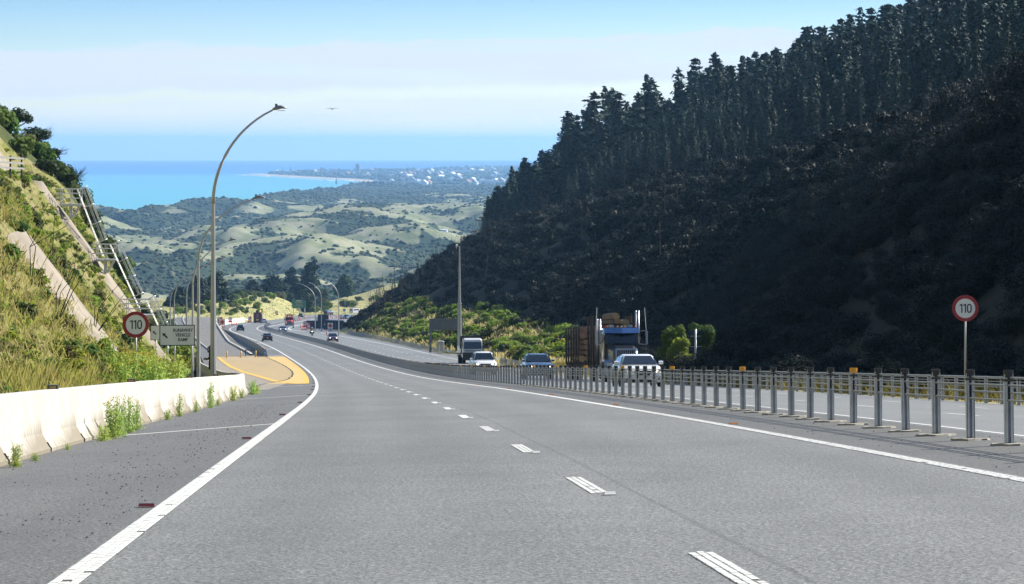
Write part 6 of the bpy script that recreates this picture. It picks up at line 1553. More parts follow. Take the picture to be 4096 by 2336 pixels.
for px, d, w, l, hh, lab in ((1955, 8600, 60, 30, 8, 'long white warehouse roof right of the far town'), (1790, 12600, 90, 30, 9, 'white shed roofs in the middle of the far town'), (1850, 12900, 70, 25, 8, 'second row of white sheds in the far town'), (1725, 12700, 24, 20, 8, 'bright white building in the far town'), (1465, 11300, 34, 18, 8, 'white terrace near the tower in the far town'), (1560, 11000, 30, 20, 8, 'pale building left of the tall town pine')):
    x = at_px(px, d, 0).x; o = thing('warehouse', lab, 'warehouse', (x, d, float(land_z(x, d)) + 3)); a, b = MB().box((0, 0, hh / 2 - 2), (w, l, hh + 4)), MB().prism([(-w * .51, hh), (w * .51, hh), (w * .48, hh + 2.5), (-w * .48, hh + 2.5)], -l * .52, l * .52); a.build('wall', 'wall_white', o); b.build('roof', 'roof_white', o)
pmat('pale_field', (.50, .40, .28), .95)
mb = MB(); q = [(at_px(px, d, 0).x, d) for px, d in ((1890, 13100), (2100, 13100), (2130, 14300), (1900, 14300))]; mb.poly([(a, b, float(land_z(a, b)) + 2.2) for a, b in q]); structure(mb.build('pale_field', 'pale_field'))
# ------------------------------------------------------------------ vehicles
pmat('tyre', (.016, .016, .017), .85); pmat('rim', (.38, .39, .4), .35, metal=.7); pmat('car_glass', (.012, .02, .032), .04, spec=.8); pmat('chrome', (.62, .64, .66), .15, metal=1)
pmat('trim_black', (.015, .015, .016), .5); pmat('lamp_clear', (.6, .62, .64), .1, spec=.8); pmat('lamp_on', (.9, .86, .6), .2, emit=(1, .93, .7), emit_s=2.2); pmat('tail_red', (.35, .015, .015), .2); pmat('plate', (.6, .6, .58), .5); pmat('plate_yellow', (.65, .5, .08), .5)
def carpaint(name, c, rough=.28, metal=.0): return pmat(name, c, rough, metal=metal, coat=.8)
carpaint('paint_white_car', (.72, .73, .74)); carpaint('paint_silver_blue', (.16, .20, .27), metal=.4); carpaint('paint_dark_blue', (.02, .045, .11), metal=.2); carpaint('paint_black_car', (.02, .018, .02)); carpaint('paint_purple', (.085, .015, .06), metal=.3)
carpaint('paint_teal', (.05, .10, .12), metal=.3); carpaint('paint_navy', (.012, .03, .10)); carpaint('paint_red_truck', (.42, .02, .025)); carpaint('paint_black_truck', (.015, .016, .02)); carpaint('paint_steel_blue', (.07, .13, .22), metal=.4)
def wheel(root, x, y, r, w):
    o = MB().loft([[(xx, rr * math.cos(a), rr * math.sin(a)) for a in np.linspace(0, 2 * math.pi, 19)[:-1]] for xx, rr in ((-w / 2, r * .62), (-w / 2, r * .93), (-w * .35, r), (w * .35, r), (w / 2, r * .93), (w / 2, r * .62))]).build('wheel', 'tyre', root, True)
    o.location = (x, y, r); sx = 1 if x > 0 else -1
    mb = MB().cyl((sx * w * .28, 0, 0), (sx * w * .4, 0, 0), r * .63, n=16)
    for k in range(5): a = 2 * math.pi * k / 5; mb.box((sx * w * .43, r * .33 * math.cos(a), r * .33 * math.sin(a)), (w * .1, r * .14, r * .56), rot=Matrix.Rotation(math.pi / 2 - a, 3, 'X'))
    mb.build('rim', 'rim', o)
def car(name, label, cat, s, t, back, body, spec, group=None, lights=False, yaw=0, own=None):
    """Front at +Y. spec: dict of dimensions; the shell is a loft of cross-sections, glass and lamps sit on it."""
    loc, rot = on_road(s, t, .005, back) if own is None else own
    o = thing(name, label, cat, loc, (rot[0], rot[1], rot[2] + yaw), group)
    L, W, H = spec['L'], spec['W'], spec['H']; belt, hood, boot = spec['belt'], spec['hood'], spec['boot']; gc = spec.get('gc', .2)
    yh, yw0, yw1, yr1, yr0 = spec['cowl'] * L, spec['cowl'] * L, spec['roof_f'] * L, spec['roof_r'] * L, spec['tail'] * L   # along y, -0.5..0.5
    st = [(-.5, .80, .42, boot * .72, .72), (-.485, .88, .3, boot * .92, .80), (-.44, .95, gc, boot, .86), (spec['tail'] - .02, .985, gc, boot * 1.01, .89), (-.2, 1.0, gc, belt, .91), (.05, 1.0, gc, belt, .91), (spec['cowl'], .99, gc, belt * .985, .90), (spec['cowl'] + .05, .985, gc, hood * 1.02, .86), (.38, .97, gc, hood * .96, .84), (.455, .92, gc * 1.1, hood * .84, .78), (.49, .84, .26, hood * .70, .68), (.5, .76, .34, hood * .58, .6)]
    rings = []
    for y, wk, z0, z1, wt in st:
        w = W / 2 * wk; m = z0 + (z1 - z0) * .58
        prof = [(w * .86, z0), (w * .985, z0 + .1), (w, m), (w * .975, z0 + (z1 - z0) * .85), (W / 2 * wt, z1), (W / 2 * wt * .55, z1 + (.03 if y > spec['cowl'] or y < -.2 else .0))]
        pr = [(x, y * L, z) for x, z in prof]; rings.append(pr + [(-x, a, z) for x, a, z in pr[::-1]])
    MB().loft(rings).build('body', body, o, True)
    # cabin: pillars and roof, then panes set proud of the cabin shell
    wb, wr = W / 2 * .885, W / 2 * spec.get('roofw', .70)
    g0 = [(-wb, yr0, boot if spec['tail'] < -.3 else belt), (wb, yr0, boot if spec['tail'] < -.3 else belt), (wb, yh, belt), (-wb, yh, belt)]
    zR = H
    rg = []
    ys = [yr0, yr1, (yr1 + yw1) / 2, yw1, yh]; zs = [belt - .02, zR - .05, zR, zR - .04, belt - .03]
    for y, z in zip(ys, zs):
        k = (z - belt) / (zR - belt); w = wb + (wr - wb) * max(0, min(1, k)); zb = belt - .06
        rg.append([(-wb, y, zb), (-w, y, max(z - .06, zb + .01)), (-w * .86, y, max(z, zb + .02)), (w * .86, y, max(z, zb + .02)), (w, y, max(z - .06, zb + .01)), (wb, y, zb)])
    MB().loft(rg).build('cabin', body, o, True)
    def lerp(a, b, k): return a + (b - a) * k
    def pane(nm, pts, off):
        pts = [Vector(p) for p in pts]; n_ = (pts[1] - pts[0]).cross(pts[2] - pts[0]).normalized(); n_ = n_ if n_.dot(Vector(off)) > 0 else -n_
        q = [p + n_ * .02 for p in pts] + [p - n_ * .01 for p in pts]; k = len(pts)
        MB().add(q, [tuple(range(k)), tuple(range(2 * k - 1, k - 1, -1))] + [(i, (i + 1) % k, k + (i + 1) % k, k + i) for i in range(k)]).build(nm, 'car_glass', o)
    a0, a1 = .10, .88
    f0y, f0z, f1y, f1z = lerp(yh, yw1, a0), lerp(belt, zR - .04, a0), lerp(yh, yw1, a1), lerp(belt, zR - .04, a1)
    pane('windscreen', [(-wb * .9, f0y, f0z), (wb * .9, f0y, f0z), (wr * .86, f1y, f1z), (-wr * .86, f1y, f1z)], (0, 1, .5))
    f0y, f0z, f1y, f1z = lerp(yr0, yr1, .22), lerp(belt, zR - .05, .22), lerp(yr0, yr1, .9), lerp(belt, zR - .05, .9)
    pane('rear_window', [(-wb * .84, f0y, f0z), (wb * .84, f0y, f0z), (wr * .84, f1y, f1z), (-wr * .84, f1y, f1z)], (0, -1, .5))
    for sx in (-1, 1):
        def sp(y, k): return (sx * lerp(wb, wr, k), y, lerp(belt, zR - .06, k))
        ym = (yr1 + yw1) / 2 + .04 * L * .5
        fa, fb = lerp(yh, yw1, .14), lerp(yh, yw1, .86); ra, rb = lerp(yr0, yr1, .3), lerp(yr0, yr1, .92)
        pane('side_window', [sp(fa, .1), sp(ym + .05, .08), sp(ym + .05, .86), sp(fb, .86)], (sx, 0, 0))
        pane('side_window', [sp(ym - .05, .08), sp(ra, .1), sp(rb, .86), sp(ym - .05, .86)], (sx, 0, 0))
        m = MB().loft([[(sx * (W / 2 * .9 + q), yh - .12 * L * .5 + dy * .09, belt + .1 + dz * .085) for dy, dz in ((-1, -.7), (1, -.5), (1, .7), (-1, 1))] for q in (0.02, .2)]); m.build('mirror', spec.get('mirror', body), o)
        for y in (spec['axf'] * L, spec['axr'] * L):
            wheel(o, sx * (W / 2 - .105), y, spec['wr'], .21)
            mb = MB(); n = 12; arc = [(y + (spec['wr'] + .055) * math.cos(a), spec['wr'] + .02 + (spec['wr'] + .055) * math.sin(a)) for a in np.linspace(-.25, math.pi + .25, n)]
            mb.prism(arc, sx * (W / 2 - .24), sx * (W / 2 + .003), 'x'); mb.build('wheel_arch', 'trim_black', o)
    # front: lamps, grille, intake, plate, badge bar
    hz = hood * .80; fy = .478 * L
    for sx in (-1, 1):
        lm = MB().loft([[(sx * W / 2 * a, y * L, z) for a, z in ((.44, hz - .09), (.44, hz + .0), (.82, hz + .06), (.84, hz - .04))] for y in (.44, .492)])
        l_ = lm.build('headlight', 'lamp_clear', o)
        if lights: MB().sphere((sx * W / 2 * .6, .495 * L, hz - .03), (.085, .04, .05), 8, 5).build('bulb', 'lamp_on', l_)
        MB().loft([[(sx * W / 2 * a, y * L, z) for a, z in ((.50, boot * .68), (.50, boot * .88), (.84, boot * .9), (.86, boot * .66))] for y in (-.5, -.47)]).build('tail_light', 'tail_red', o)
        MB().box((sx * W / 2 * .66, .492 * L, gc + .16), (.2, .05, .09)).build('fog_light', 'trim_black', o)
    MB().prism([(-W * .20, hz - .02), (W * .20, hz - .02), (W * .15, hz - .25), (-W * .15, hz - .25)], .47 * L, .503 * L).build('grille', 'trim_black', o)
    MB().box((0, .506 * L, hz - .12), (W * .3, .012, .03)).build('grille_bar', 'chrome', o)
    MB().prism([(-W * .34, gc + .17), (W * .34, gc + .17), (W * .30, gc + .02), (-W * .30, gc + .02)], .46 * L, .497 * L).build('bumper_intake', 'trim_black', o)
    MB().box((0, .51 * L, gc + .24), (.36, .02, .125)).build('number_plate', 'plate', o)
    MB().box((0, -.503 * L, boot * .62), (.36, .02, .125)).build('number_plate', 'plate', o)
    MB().box((0, -.49 * L, gc + .12), (W * .72, .06, .16)).build('rear_bumper', spec.get('rb', 'trim_black'), o)
    for z in spec.get('rails', []):
        for sx in (-1, 1): MB().tube([(sx * wr * .9, yr1 - .1, zR - .02), (sx * wr * .9, yr1 + .25, zR + .06), (sx * wr * .9, yw1 - .2, zR + .06), (sx * wr * .9, yw1, zR - .02)], .025, 6).build('roof_rail', 'trim_black', o)
    return o
HATCH = dict(L=4.27, W=1.80, H=1.47, belt=.94, hood=.92, boot=.96, cowl=.20, roof_f=.035, roof_r=-.33, tail=-.475, axf=.31, axr=-.31, wr=.32, gc=.19)
SUVS = dict(L=4.6, W=1.85, H=1.69, belt=1.06, hood=1.04, boot=1.08, cowl=.21, roof_f=.06, roof_r=-.36, tail=-.48, axf=.30, axr=-.29, wr=.36, gc=.25, rails=[1])
SEDAN = dict(L=4.75, W=1.83, H=1.46, belt=.93, hood=.90, boot=.99, cowl=.20, roof_f=.04, roof_r=-.2, tail=-.36, axf=.30, axr=-.29, wr=.33, gc=.18, roofw=.66)
COUPE = dict(L=4.3, W=1.86, H=1.32, belt=.86, hood=.84, boot=.86, cowl=.16, roof_f=.02, roof_r=-.16, tail=-.42, axf=.30, axr=-.28, wr=.34, gc=.15, roofw=.64)
c = car('hatchback', 'white hatchback nearest on the opposite lanes, in front of the log truck', 'car', 110.5, 10.15, True, 'paint_white_car', dict(HATCH, H=1.39, W=1.84, belt=.91, hood=.88), lights=True)
car('suv', 'steel blue crossover with headlights on, left of the log truck', 'car', 163.5, 10.0, True, 'paint_steel_blue', dict(SUVS, W=1.78, H=1.6), lights=True)
car('suv', 'white crossover with bright headlights in front of the white truck', 'car', 202, 9.2, True, 'paint_white_car', dict(SUVS, H=1.72), lights=True)
car('sedan', 'dark maroon sedan seen from behind, nearest car on our lanes', 'car', 502, -1.75, False, 'paint_black_car', SEDAN)
car('hatchback', 'dark blue hatchback seen from behind farther down our left lane', 'car', 670, -1.45, False, 'paint_dark_blue', dict(HATCH, H=1.55))
car('sedan', 'purple saloon with headlights on beyond the middle barrier', 'car', 484, 8.85, True, 'paint_purple', dict(SEDAN, H=1.5), lights=True)
car('sports_car', 'silver blue sports car ahead of the red truck', 'car', 650, 7.8, True, 'paint_silver_blue', COUPE, lights=True)
car('hatchback', 'teal hatchback seen from behind above the red truck', 'car', 1075, .3, False, 'paint_teal', dict(HATCH, H=1.6))
car('suv', 'dark blue car far right beside the hill foot', 'car', 1026, 21.0, True, 'paint_navy', dict(SUVS), yaw=R(-14))
# white van with a roof rack, far away
loc = at_px(1421, 1135, (574.6 - 1253.5) / 11378 * 1135)
v = thing('van', 'white van with a roof rack at the far end of the road', 'van', loc, (0, 0, -heading(1120) - R(38)))
MB().loft([[(x * w, y, z) for x, z in ((-1, .3), (-1, 1.15), (-.9, h), (.9, h), (1, 1.15), (1, .3))] for y, w, h in ((-2.4, .93, 1.95), (-2.3, .96, 2.05), (1.2, .96, 2.05), (1.9, .93, 1.35), (2.4, .85, 1.0))]).build('body', 'paint_white_car', v)
MB().box((0, -2.42, 1.5), (1.5, .06, .62)).build('rear_window', 'car_glass', v)
for sx in (-1, 1):
    MB().box((sx * .94, -.4, 1.5), (.06, 3.0, .5)).build('side_window', 'car_glass', v); MB().box((sx * .82, -2.42, 1.0), (.2, .06, .5)).build('tail_light', 'tail_red', v)
    for y in (-1.5, 1.6): wheel(v, sx * .82, y, .35, .22)
mb = MB()
for y in (-1.8, -.6, .6): mb.box((0, y, 2.17), (1.7, .06, .06))
for sx in (-1, 1): mb.box((sx * .75, -.6, 2.22), (.06, 2.8, .06))
mb.build('roof_rack', 'trim_black', v)
# black four wheel drive towing, far
loc = at_px(1314, 1115, (574.6 - 1259.5) / 11378 * 1115)
v = thing('off_roader', 'black boxy off-roader seen from behind at the far bend', 'car', loc, (0, 0, -heading(1100) - R(25)))
MB().loft([[(x * .95, y, z) for x, z in ((-1, .4), (-1, 1.1), (-.9, h), (.9, h), (1, 1.1), (1, .4))] for y, h in ((-2.2, 1.9), (.6, 1.92), (1.1, 1.15), (2.2, 1.05))]).build('body', 'paint_black_car', v)
MB().box((0, -2.22, 1.45), (1.3, .05, .5)).build('rear_window', 'car_glass', v); MB().cyl((.1, -2.3, 1.0), (.1, -2.5, 1.0), .36, n=14).build('spare_wheel', 'tyre', v)
for sx in (-1, 1):
    MB().box((sx * .85, -2.22, .95), (.15, .05, .3)).build('tail_light', 'tail_red', v)
    for y in (-1.4, 1.4): wheel(v, sx * .85, y, .4, .25)
# white boat trailer behind it
tr = thing('trailer', 'small white and red trailer right of the black off-roader', 'trailer', at_px(1325, 1105, (574.6 - 1259.5) / 11378 * 1105), (0, 0, R(-25)))
MB().prism([(-1.4, .6), (1.2, .6), (1.6, 1.3), (-1.4, 1.4)], -.7, .7).build('tray', 'paint_white_car', tr); MB().box((0, -.72, .8), (2.0, .03, .2)).build('stripe', 'fluoro_red', tr)
for sy in (-.7, .7): MB().cyl((0, sy - .1, .32), (0, sy + .1, .32), .32, n=12).build('wheel', 'tyre', tr)

def truck_wheels(o, ys, W, r=.5, dual=True):
    for y in ys:
        for sx in (-1, 1):
            wheel(o, sx * (W / 2 - .16), y, r, .3)
# ------------------------------------------------------------------ white flat-deck truck with a load
loc, rot = on_road(291, 14.7, .005, True)
tk = thing('flatbed_truck', 'white cab-over truck carrying a dark load of cut branches', 'truck', loc, rot); tk.scale = (1.1, 1.1, 1.1)
rings = []
for y, w, z0, z1 in ((.35, .93, .75, 2.42), (.6, .95, .62, 2.46), (1.75, .95, .62, 2.44), (2.0, .95, .6, 2.3)):
    rings.append([(-w, y, z0), (-w, y, 1.35), (-w * .95, y, z1 - .1), (-w * .8, y, z1), (w * .8, y, z1), (w * .95, y, z1 - .1), (w, y, 1.35), (w, y, z0)])
rings.append([(-.93, 2.18, .55), (-.93, 2.18, 1.3), (-.88, 2.08, 2.05), (-.75, 2.05, 2.18), (.75, 2.05, 2.18), (.88, 2.08, 2.05), (.93, 2.18, 1.3), (.93, 2.18, .55)])
MB().loft(rings).build('cab', 'paint_white_car', tk)
MB().add([(-.86, 2.20, 1.42), (.86, 2.20, 1.42), (.82, 2.10, 2.10), (-.82, 2.10, 2.10), (-.86, 2.15, 1.42), (.86, 2.15, 1.42), (.82, 2.05, 2.1), (-.82, 2.05, 2.1)], [(0, 1, 2, 3), (7, 6, 5, 4), (0, 4, 5, 1), (1, 5, 6, 2), (2, 6, 7, 3), (3, 7, 4, 0)]).build('windscreen', 'car_glass', tk)
for sx in (-1, 1):
    MB().box((sx * .955, 1.35, 1.75), (.03, .85, .6)).build('side_window', 'car_glass', tk)
    MB().box((sx * 1.14, 1.95, 1.65), (.16, .12, .38)).tube([(sx * .9, 1.9, 1.85), (sx * 1.12, 1.95, 1.8)], .02, 5).build('mirror', 'trim_black', tk)
    MB().loft([[(sx * a, y, z) for a, z in ((.52, .8), (.52, .98), (.9, 1.0), (.9, .82))] for y in (2.1, 2.24)]).build('headlight', 'lamp_clear', tk)
MB().box((0, 2.2, .98), (1.0, .06, .22)).build('grille', 'trim_black', tk); MB().box((0, 2.215, 1.24), (1.55, .03, .07)).build('trim_strip', 'trim_black', tk); MB().box((0, 2.17, .72), (1.92, .2, .74)).build('bumper', 'trim_black', tk)
MB().box((0, 2.3, .6), (.36, .02, .125)).build('number_plate', 'plate', tk)
MB().box((0, -1.9, .95), (2.1, 4.4, .14)).build('deck', 'trim_black', tk); MB().box((0, -1.2, .65), (.8, 5.8, .25)).build('chassis', 'trim_black', tk)
pmat('crate_dark', (.035, .035, .03), .8)
MB().box((-1.0, -1.9, 1.35), (.05, 4.3, .7)).box((1.0, -1.9, 1.35), (.05, 4.3, .7)).build('side_board', 'paint_white_car', tk); MB().box((0, .28, 1.75), (2.0, .06, 1.6)).build('headboard', 'crate_dark', tk)
truck_wheels(tk, (1.45,), 1.9, .40); truck_wheels(tk, (-2.0, -2.9), 2.05, .40)
ld = thing('load_bin', 'dark bin heaped on the deck of the white truck', 'bin', Pv(291, 14.7, 1.1), rot); ld.scale = (1.1, 1.1, 1.1); MB().box((0, -1.0, .85), (1.85, 1.6, 1.6)).build('bin', 'crate_dark', ld)
MB().box((-.35, -.14, 1.35), (.32, .08, 1.0)).build('blue_panel', 'paint_navy', ld)

# ------------------------------------------------------------------ loaded log truck
def bark_mat(name, c, d): pmat(name, c, .95, col2=d, nscale=5, bump=.8, bscale=9, objvar=.25)
bark_mat('log_bark', (.20, .13, .09), (.09, .065, .05)); bark_mat('log_end', (.40, .255, .16), (.28, .18, .11)); bark_mat('log_pale', (.45, .33, .21), (.28, .19, .12))
def log_mesh(seed, L):
    rg = random.Random(seed); n = 11; rr = [.5 * (1 + rg.uniform(-.09, .09)) for _ in range(n)]; mb = MB()
    rings = [[(rr[i] * k * math.cos(2 * math.pi * i / n), y, rr[i] * k * math.sin(2 * math.pi * i / n)) for i in range(n)] for y, k in ((-L / 2, .97), (-L * .2, 1.0), (L * .2, .98), (L / 2, .93))]
    mb.loft(rings, cap=False); mb.cur = 1; m_ = len(rings[0])
    mb.poly(rings[0][::-1]); mb.poly(rings[-1]); return mb.mesh('log', ['log_bark', 'log_end'])
LOGS = [log_mesh(i, 1.0) for i in range(6)]; LOGP = MB().loft([[(.5 * math.cos(a), y, .5 * math.sin(a)) for a in np.linspace(0, 2 * math.pi, 12)[:-1]] for y in (-.5, .5)]).mesh('log', 'log_pale')
def log_stack(label, loc, rot, W, zlo, H, L, seed, dome=.3, group='logs stacked on the truck'):
    """Every log is a thing of its own resting on the bunks."""
    rg = random.Random(seed); z = zlo + .18; row = 0; k = 0; M = Matrix.Translation(loc) @ (Matrix.Rotation(rot[2], 4, 'Z') @ Matrix.Rotation(rot[0], 4, 'X'))
    while z < zlo + H + dome:
        half = W / 2 - (0 if z < zlo + H - .1 else (z - zlo - H + .1) * 1.3); x = -half + .2 + (.1 if row % 2 else 0)
        while x < half - .1:
            r_ = rg.uniform(.16, .25); me = LOGS[rg.randrange(6)] if rg.random() < .85 or z < zlo + H - .3 else LOGP
            p = M @ Vector((x, rg.uniform(-.3, .3), z + rg.uniform(-.03, .03)))
            o = link('log', me, None, p, (rot[0], rg.uniform(-math.pi, math.pi) * 0, rot[2] + rg.uniform(-.012, .012)), (r_ * 2, L, r_ * 2))
            o['label'] = label; o['category'] = 'log'; o['group'] = group; k += 1; x += r_ * 1.9
        z += .36; row += 1
    return k
loc, rot = on_road(158, 14.5, .005, True)
T = thing('log_truck', 'big dark bonneted log truck with chrome stacks and a polished sun visor', 'truck', loc, rot)
blk = 'paint_black_truck'
# sleeper cab
rings = [[(-w, y, z0), (-w, y, z1 - .25), (-w * .9, y, z1), (w * .9, y, z1), (w, y, z1 - .25), (w, y, z0)] for y, w, z0, z1 in ((-1.5, 1.12, .9, 3.15), (.1, 1.12, .9, 3.18), (.75, 1.10, .9, 3.05), (1.05, 1.06, 1.2, 2.35))]
MB().loft(rings).build('cab', blk, T)
MB().add([(-.92, 1.08, 2.28), (0, 1.16, 2.28), (.92, 1.08, 2.28), (.86, .80, 2.92), (0, .88, 2.92), (-.86, .80, 2.92)] + [(-.92, 1.0, 2.24), (0, 1.08, 2.24), (.92, 1.0, 2.24), (.86, .72, 2.92), (0, .80, 2.92), (-.86, .72, 2.92)], [(0, 1, 4, 5), (1, 2, 3, 4), (11, 10, 7, 6), (10, 9, 8, 7), (0, 6, 7, 1), (1, 7, 8, 2), (2, 8, 9, 3), (3, 9, 10, 4), (4, 10, 11, 5), (5, 11, 6, 0)]).build('windscreen', 'car_glass', T)
pmat('visor', (.16, .27, .44), .15, metal=.9); pmat('chrome_dull', (.42, .44, .47), .32, metal=1)  # blue of the reflected sky is put into the visor colour
MB().add([(-1.03, .86, 2.90), (0, 1.22, 2.88), (1.03, .86, 2.90), (1.03, .72, 3.2), (0, 1.04, 3.22), (-1.03, .72, 3.2)] + [(-1.03, .80, 2.90), (0, 1.16, 2.88), (1.03, .80, 2.90), (1.03, .66, 3.2), (0, .98, 3.22), (-1.03, .66, 3.2)], [(0, 1, 4, 5), (1, 2, 3, 4), (11, 10, 7, 6), (10, 9, 8, 7), (0, 6, 7, 1), (1, 7, 8, 2), (2, 8, 9, 3), (3, 9, 10, 4), (4, 10, 11, 5), (5, 11, 6, 0)]).build('sun_visor', 'visor', T)
for x in (-.85, -.22, 0, .22, .85): MB().sphere((x, .62, 3.27), (.06, .07, .06), 8, 5).build('marker_light', 'cone_orange' if abs(x) > .5 else 'sign_amber', T)
for x in (-.55, .55): MB().box((x, .55, 3.32), (.24, .22, .14)).build('roof_lamp', 'chrome_dull', T)
for sx in (-1, 1): MB().box((sx * 1.115, .05, 2.5), (.03, .9, .6)).build('side_window', 'car_glass', T)
# bonnet, grille, bumper, guards
hood = [[(-w, y, z0), (-w, y, z1 - .22), (-w * .62, y, z1), (w * .62, y, z1), (w, y, z1 - .22), (w, y, z0)] for y, w, z0, z1 in ((.95, .95, 1.0, 2.25), (2.0, .82, .95, 2.12), (2.75, .74, .85, 1.98), (2.92, .66, .85, 1.9))]
MB().loft(hood).build('bonnet', blk, T)
MB().box((0, 2.94, 1.42), (1.06, .05, .98)).build('grille', 'trim_black', T)
g_ = MB().box((0, 2.96, 1.93), (1.18, .09, .09))
for sx in (-1, 1): g_.box((sx * .56, 2.96, 1.42), (.08, .09, 1.0))
g_.build('grille_frame', 'chrome_dull', T)
for i in range(9): MB().box((-.44 + .11 * i, 2.975, 1.42), (.025, .02, .94)).build('grille_bar', 'chrome_dull', T)
MB().box((0, 2.85, 2.02), (.05, .12, .12)).build('badge', 'chrome', T)
MB().prism([(-1.2, .38), (1.2, .38), (1.22, .8), (-1.22, .8)], 2.98, 3.12).build('bumper', 'chrome_dull', T); MB().box((0, 3.14, .56), (.36, .02, .125)).build('number_plate', 'plate', T)
for sx in (-1, 1):
    MB().loft([[(sx * x, y, z) for x, z in ((.66, z0), (1.2, z0 - .08), (1.22, z0 - .16), (.66, z0 - .12))] for y, z0 in ((.95, .85), (1.15, 1.2), (1.6, 1.42), (2.2, 1.36), (2.75, 1.1), (2.95, .8))]).build('mudguard', 'paint_silver_blue', T)
    MB().box((sx * .93, 2.88, 1.02), (.36, .16, .24)).build('headlight', 'lamp_clear', T)
    mm = MB().box((sx * 1.48, .95, 2.62), (.12, .2, .78)); mm.tube([(sx * 1.1, .9, 3.0), (sx * 1.48, .95, 3.05)], .022, 5).tube([(sx * 1.08, 1.0, 2.25), (sx * 1.48, .95, 2.22)], .022, 5); mm.build('mirror', 'chrome_dull', T)
    MB().tube([(sx * .98, .95, 2.85), (sx * 1.3, 1.0, 2.25)], .03, 5).build('stay', 'chrome', T)
    for dx in (0, .16):
        MB().cyl((sx * (1.08 + dx), -1.1 - .3 * dx, .9), (sx * (1.08 + dx), -1.1, 4.25 if sx < 0 else 3.75), .055, n=10).build('exhaust_stack', 'chrome_dull', T, True)
    MB().box((sx * 1.02, -.7, .65), (.45, 1.3, .5)).build('fuel_tank', 'chrome_dull', T)
    MB().tube([(sx * 1.5, .6, 2.9), (sx * 1.42, .5, 4.4)], .014, 5).build('aerial', 'sign_letter', T)
MB().box((0, -3.6, .85), (.95, 9.0, .3)).build('chassis', 'trim_black', T)
MB().tube([(-1.1, -1.55, 3.45), (1.1, -1.55, 3.45)], .04, 6).tube([(-1.1, -1.55, 1), (-1.1, -1.55, 3.45)], .05, 6).tube([(1.1, -1.55, 1), (1.1, -1.55, 3.45)], .05, 6).build('headboard', 'trim_black', T)
truck_wheels(T, (2.0,), 2.4, .5); truck_wheels(T, (-4.6, -5.95), 2.45, .5)
pmat('stake', (.07, .06, .055), .6, metal=.3)
def bunks(root, ys, H, W=2.4, z0=1.05):
    for y in ys:
        MB().box((0, y, z0), (W, .16, .2)).build('bunk', 'stake', root)
        for sx in (-1, 1): MB().box((sx * W / 2, y, z0 + H / 2), (.11, .15, H)).build('stanchion', 'stake', root)
bunks(T, (-2.1, -4.0, -5.4, -7.2), 2.95)
def local(root, v): return Matrix.Translation(root.location) @ root.rotation_euler.to_matrix().to_4x4() @ Vector(v)
nlog = log_stack('log stacked behind the cab of the dark truck', local(T, (0, -4.6, 0)), rot, 2.2, 1.2, 2.15, 5.6, 3, .55, 'logs stacked on the truck behind the cab')
loc2, rot2 = on_road(169.5, 14.35, .005, True)
T2 = thing('log_trailer', 'log trailer behind the dark truck, its steel stakes full of logs', 'trailer', loc2, rot2)
MB().box((0, -4.4, .9), (.9, 9.8, .3)).build('chassis', 'trim_black', T2); truck_wheels(T2, (-.9, -2.2, -6.6, -7.9), 2.45, .5); bunks(T2, (-.2, -1.9, -3.6, -5.4, -7.2, -8.8), 2.35)
log_stack('log stacked on the trailer of the dark truck', local(T2, (0, -2.2, 0)), rot2, 2.25, 1.2, 2.05, 4.6, 7, .2, 'logs stacked on the trailer')
log_stack('log in the rear stack at the end of the log trailer', local(T2, (0, -6.8, 0)), rot2, 2.25, 1.2, 2.05, 4.2, 9, .2, 'logs stacked at the rear of the trailer')

# ------------------------------------------------------------------ red truck on the opposite side
loc, rot = on_road(755, 12.0, .005, True)
T3 = thing('red_truck', 'red bonneted truck with a slatted red load bed beyond the sports car', 'truck', loc, rot)
MB().loft([[(-w, y, .9), (-w, y, z1 - .3), (-w * .88, y, z1), (w * .88, y, z1), (w, y, z1 - .3), (w, y, .9)] for y, w, z1 in ((-1.2, 1.1, 2.95), (.3, 1.1, 3.0), (.8, 1.08, 2.9), (1.1, 1.05, 2.2))]).build('cab', 'paint_red_truck', T3)
MB().add([(-.95, 1.12, 2.15), (.95, 1.12, 2.15), (.9, .86, 2.78), (-.9, .86, 2.78), (-.95, 1.0, 2.15), (.95, 1.0, 2.15), (.9, .76, 2.78), (-.9, .76, 2.78)], [(0, 1, 2, 3), (7, 6, 5, 4), (0, 4, 5, 1), (1, 5, 6, 2), (2, 6, 7, 3), (3, 7, 4, 0)]).build('windscreen', 'car_glass', T3)
MB().loft([[(-w, y, .8), (-w, y, z1 - .2), (-w * .7, y, z1), (w * .7, y, z1), (w, y, z1 - .2), (w, y, .8)] for y, w, z1 in ((1.0, .95, 2.15), (2.4, .78, 1.98), (2.7, .7, 1.85))]).build('bonnet', 'paint_red_truck', T3)
MB().box((0, 2.72, 1.3), (1.05, .06, 1.0)).build('grille', 'trim_black', T3)
for i in range(5): MB().box((-.4 + .2 * i, 2.76, 1.3), (.05, .03, .95)).build('grille_bar', 'chrome_dull', T3)
MB().box((0, 2.85, .6), (2.35, .2, .42)).build('bumper', 'chrome_dull', T3)
for sx in (-1, 1):
    MB().box((sx * .98, 2.6, 1.0), (.42, .3, .5)).build('mudguard', 'paint_red_truck', T3); MB().box((sx * .95, 2.78, 1.02), (.28, .06, .2)).build('headlight', 'lamp_clear', T3)
    MB().box((sx * 1.35, 1.0, 2.3), (.12, .16, .6)).build('mirror', 'trim_black', T3); MB().cyl((sx * 1.15, -1.0, 1), (sx * 1.15, -1.0, 3.9 if sx > 0 else 3.4), .09, n=8).build('exhaust_stack', 'chrome_dull', T3)
MB().sphere((1.12, -1.0, 4.0), .2, 8, 5).build('air_cleaner', 'camera_white', T3)
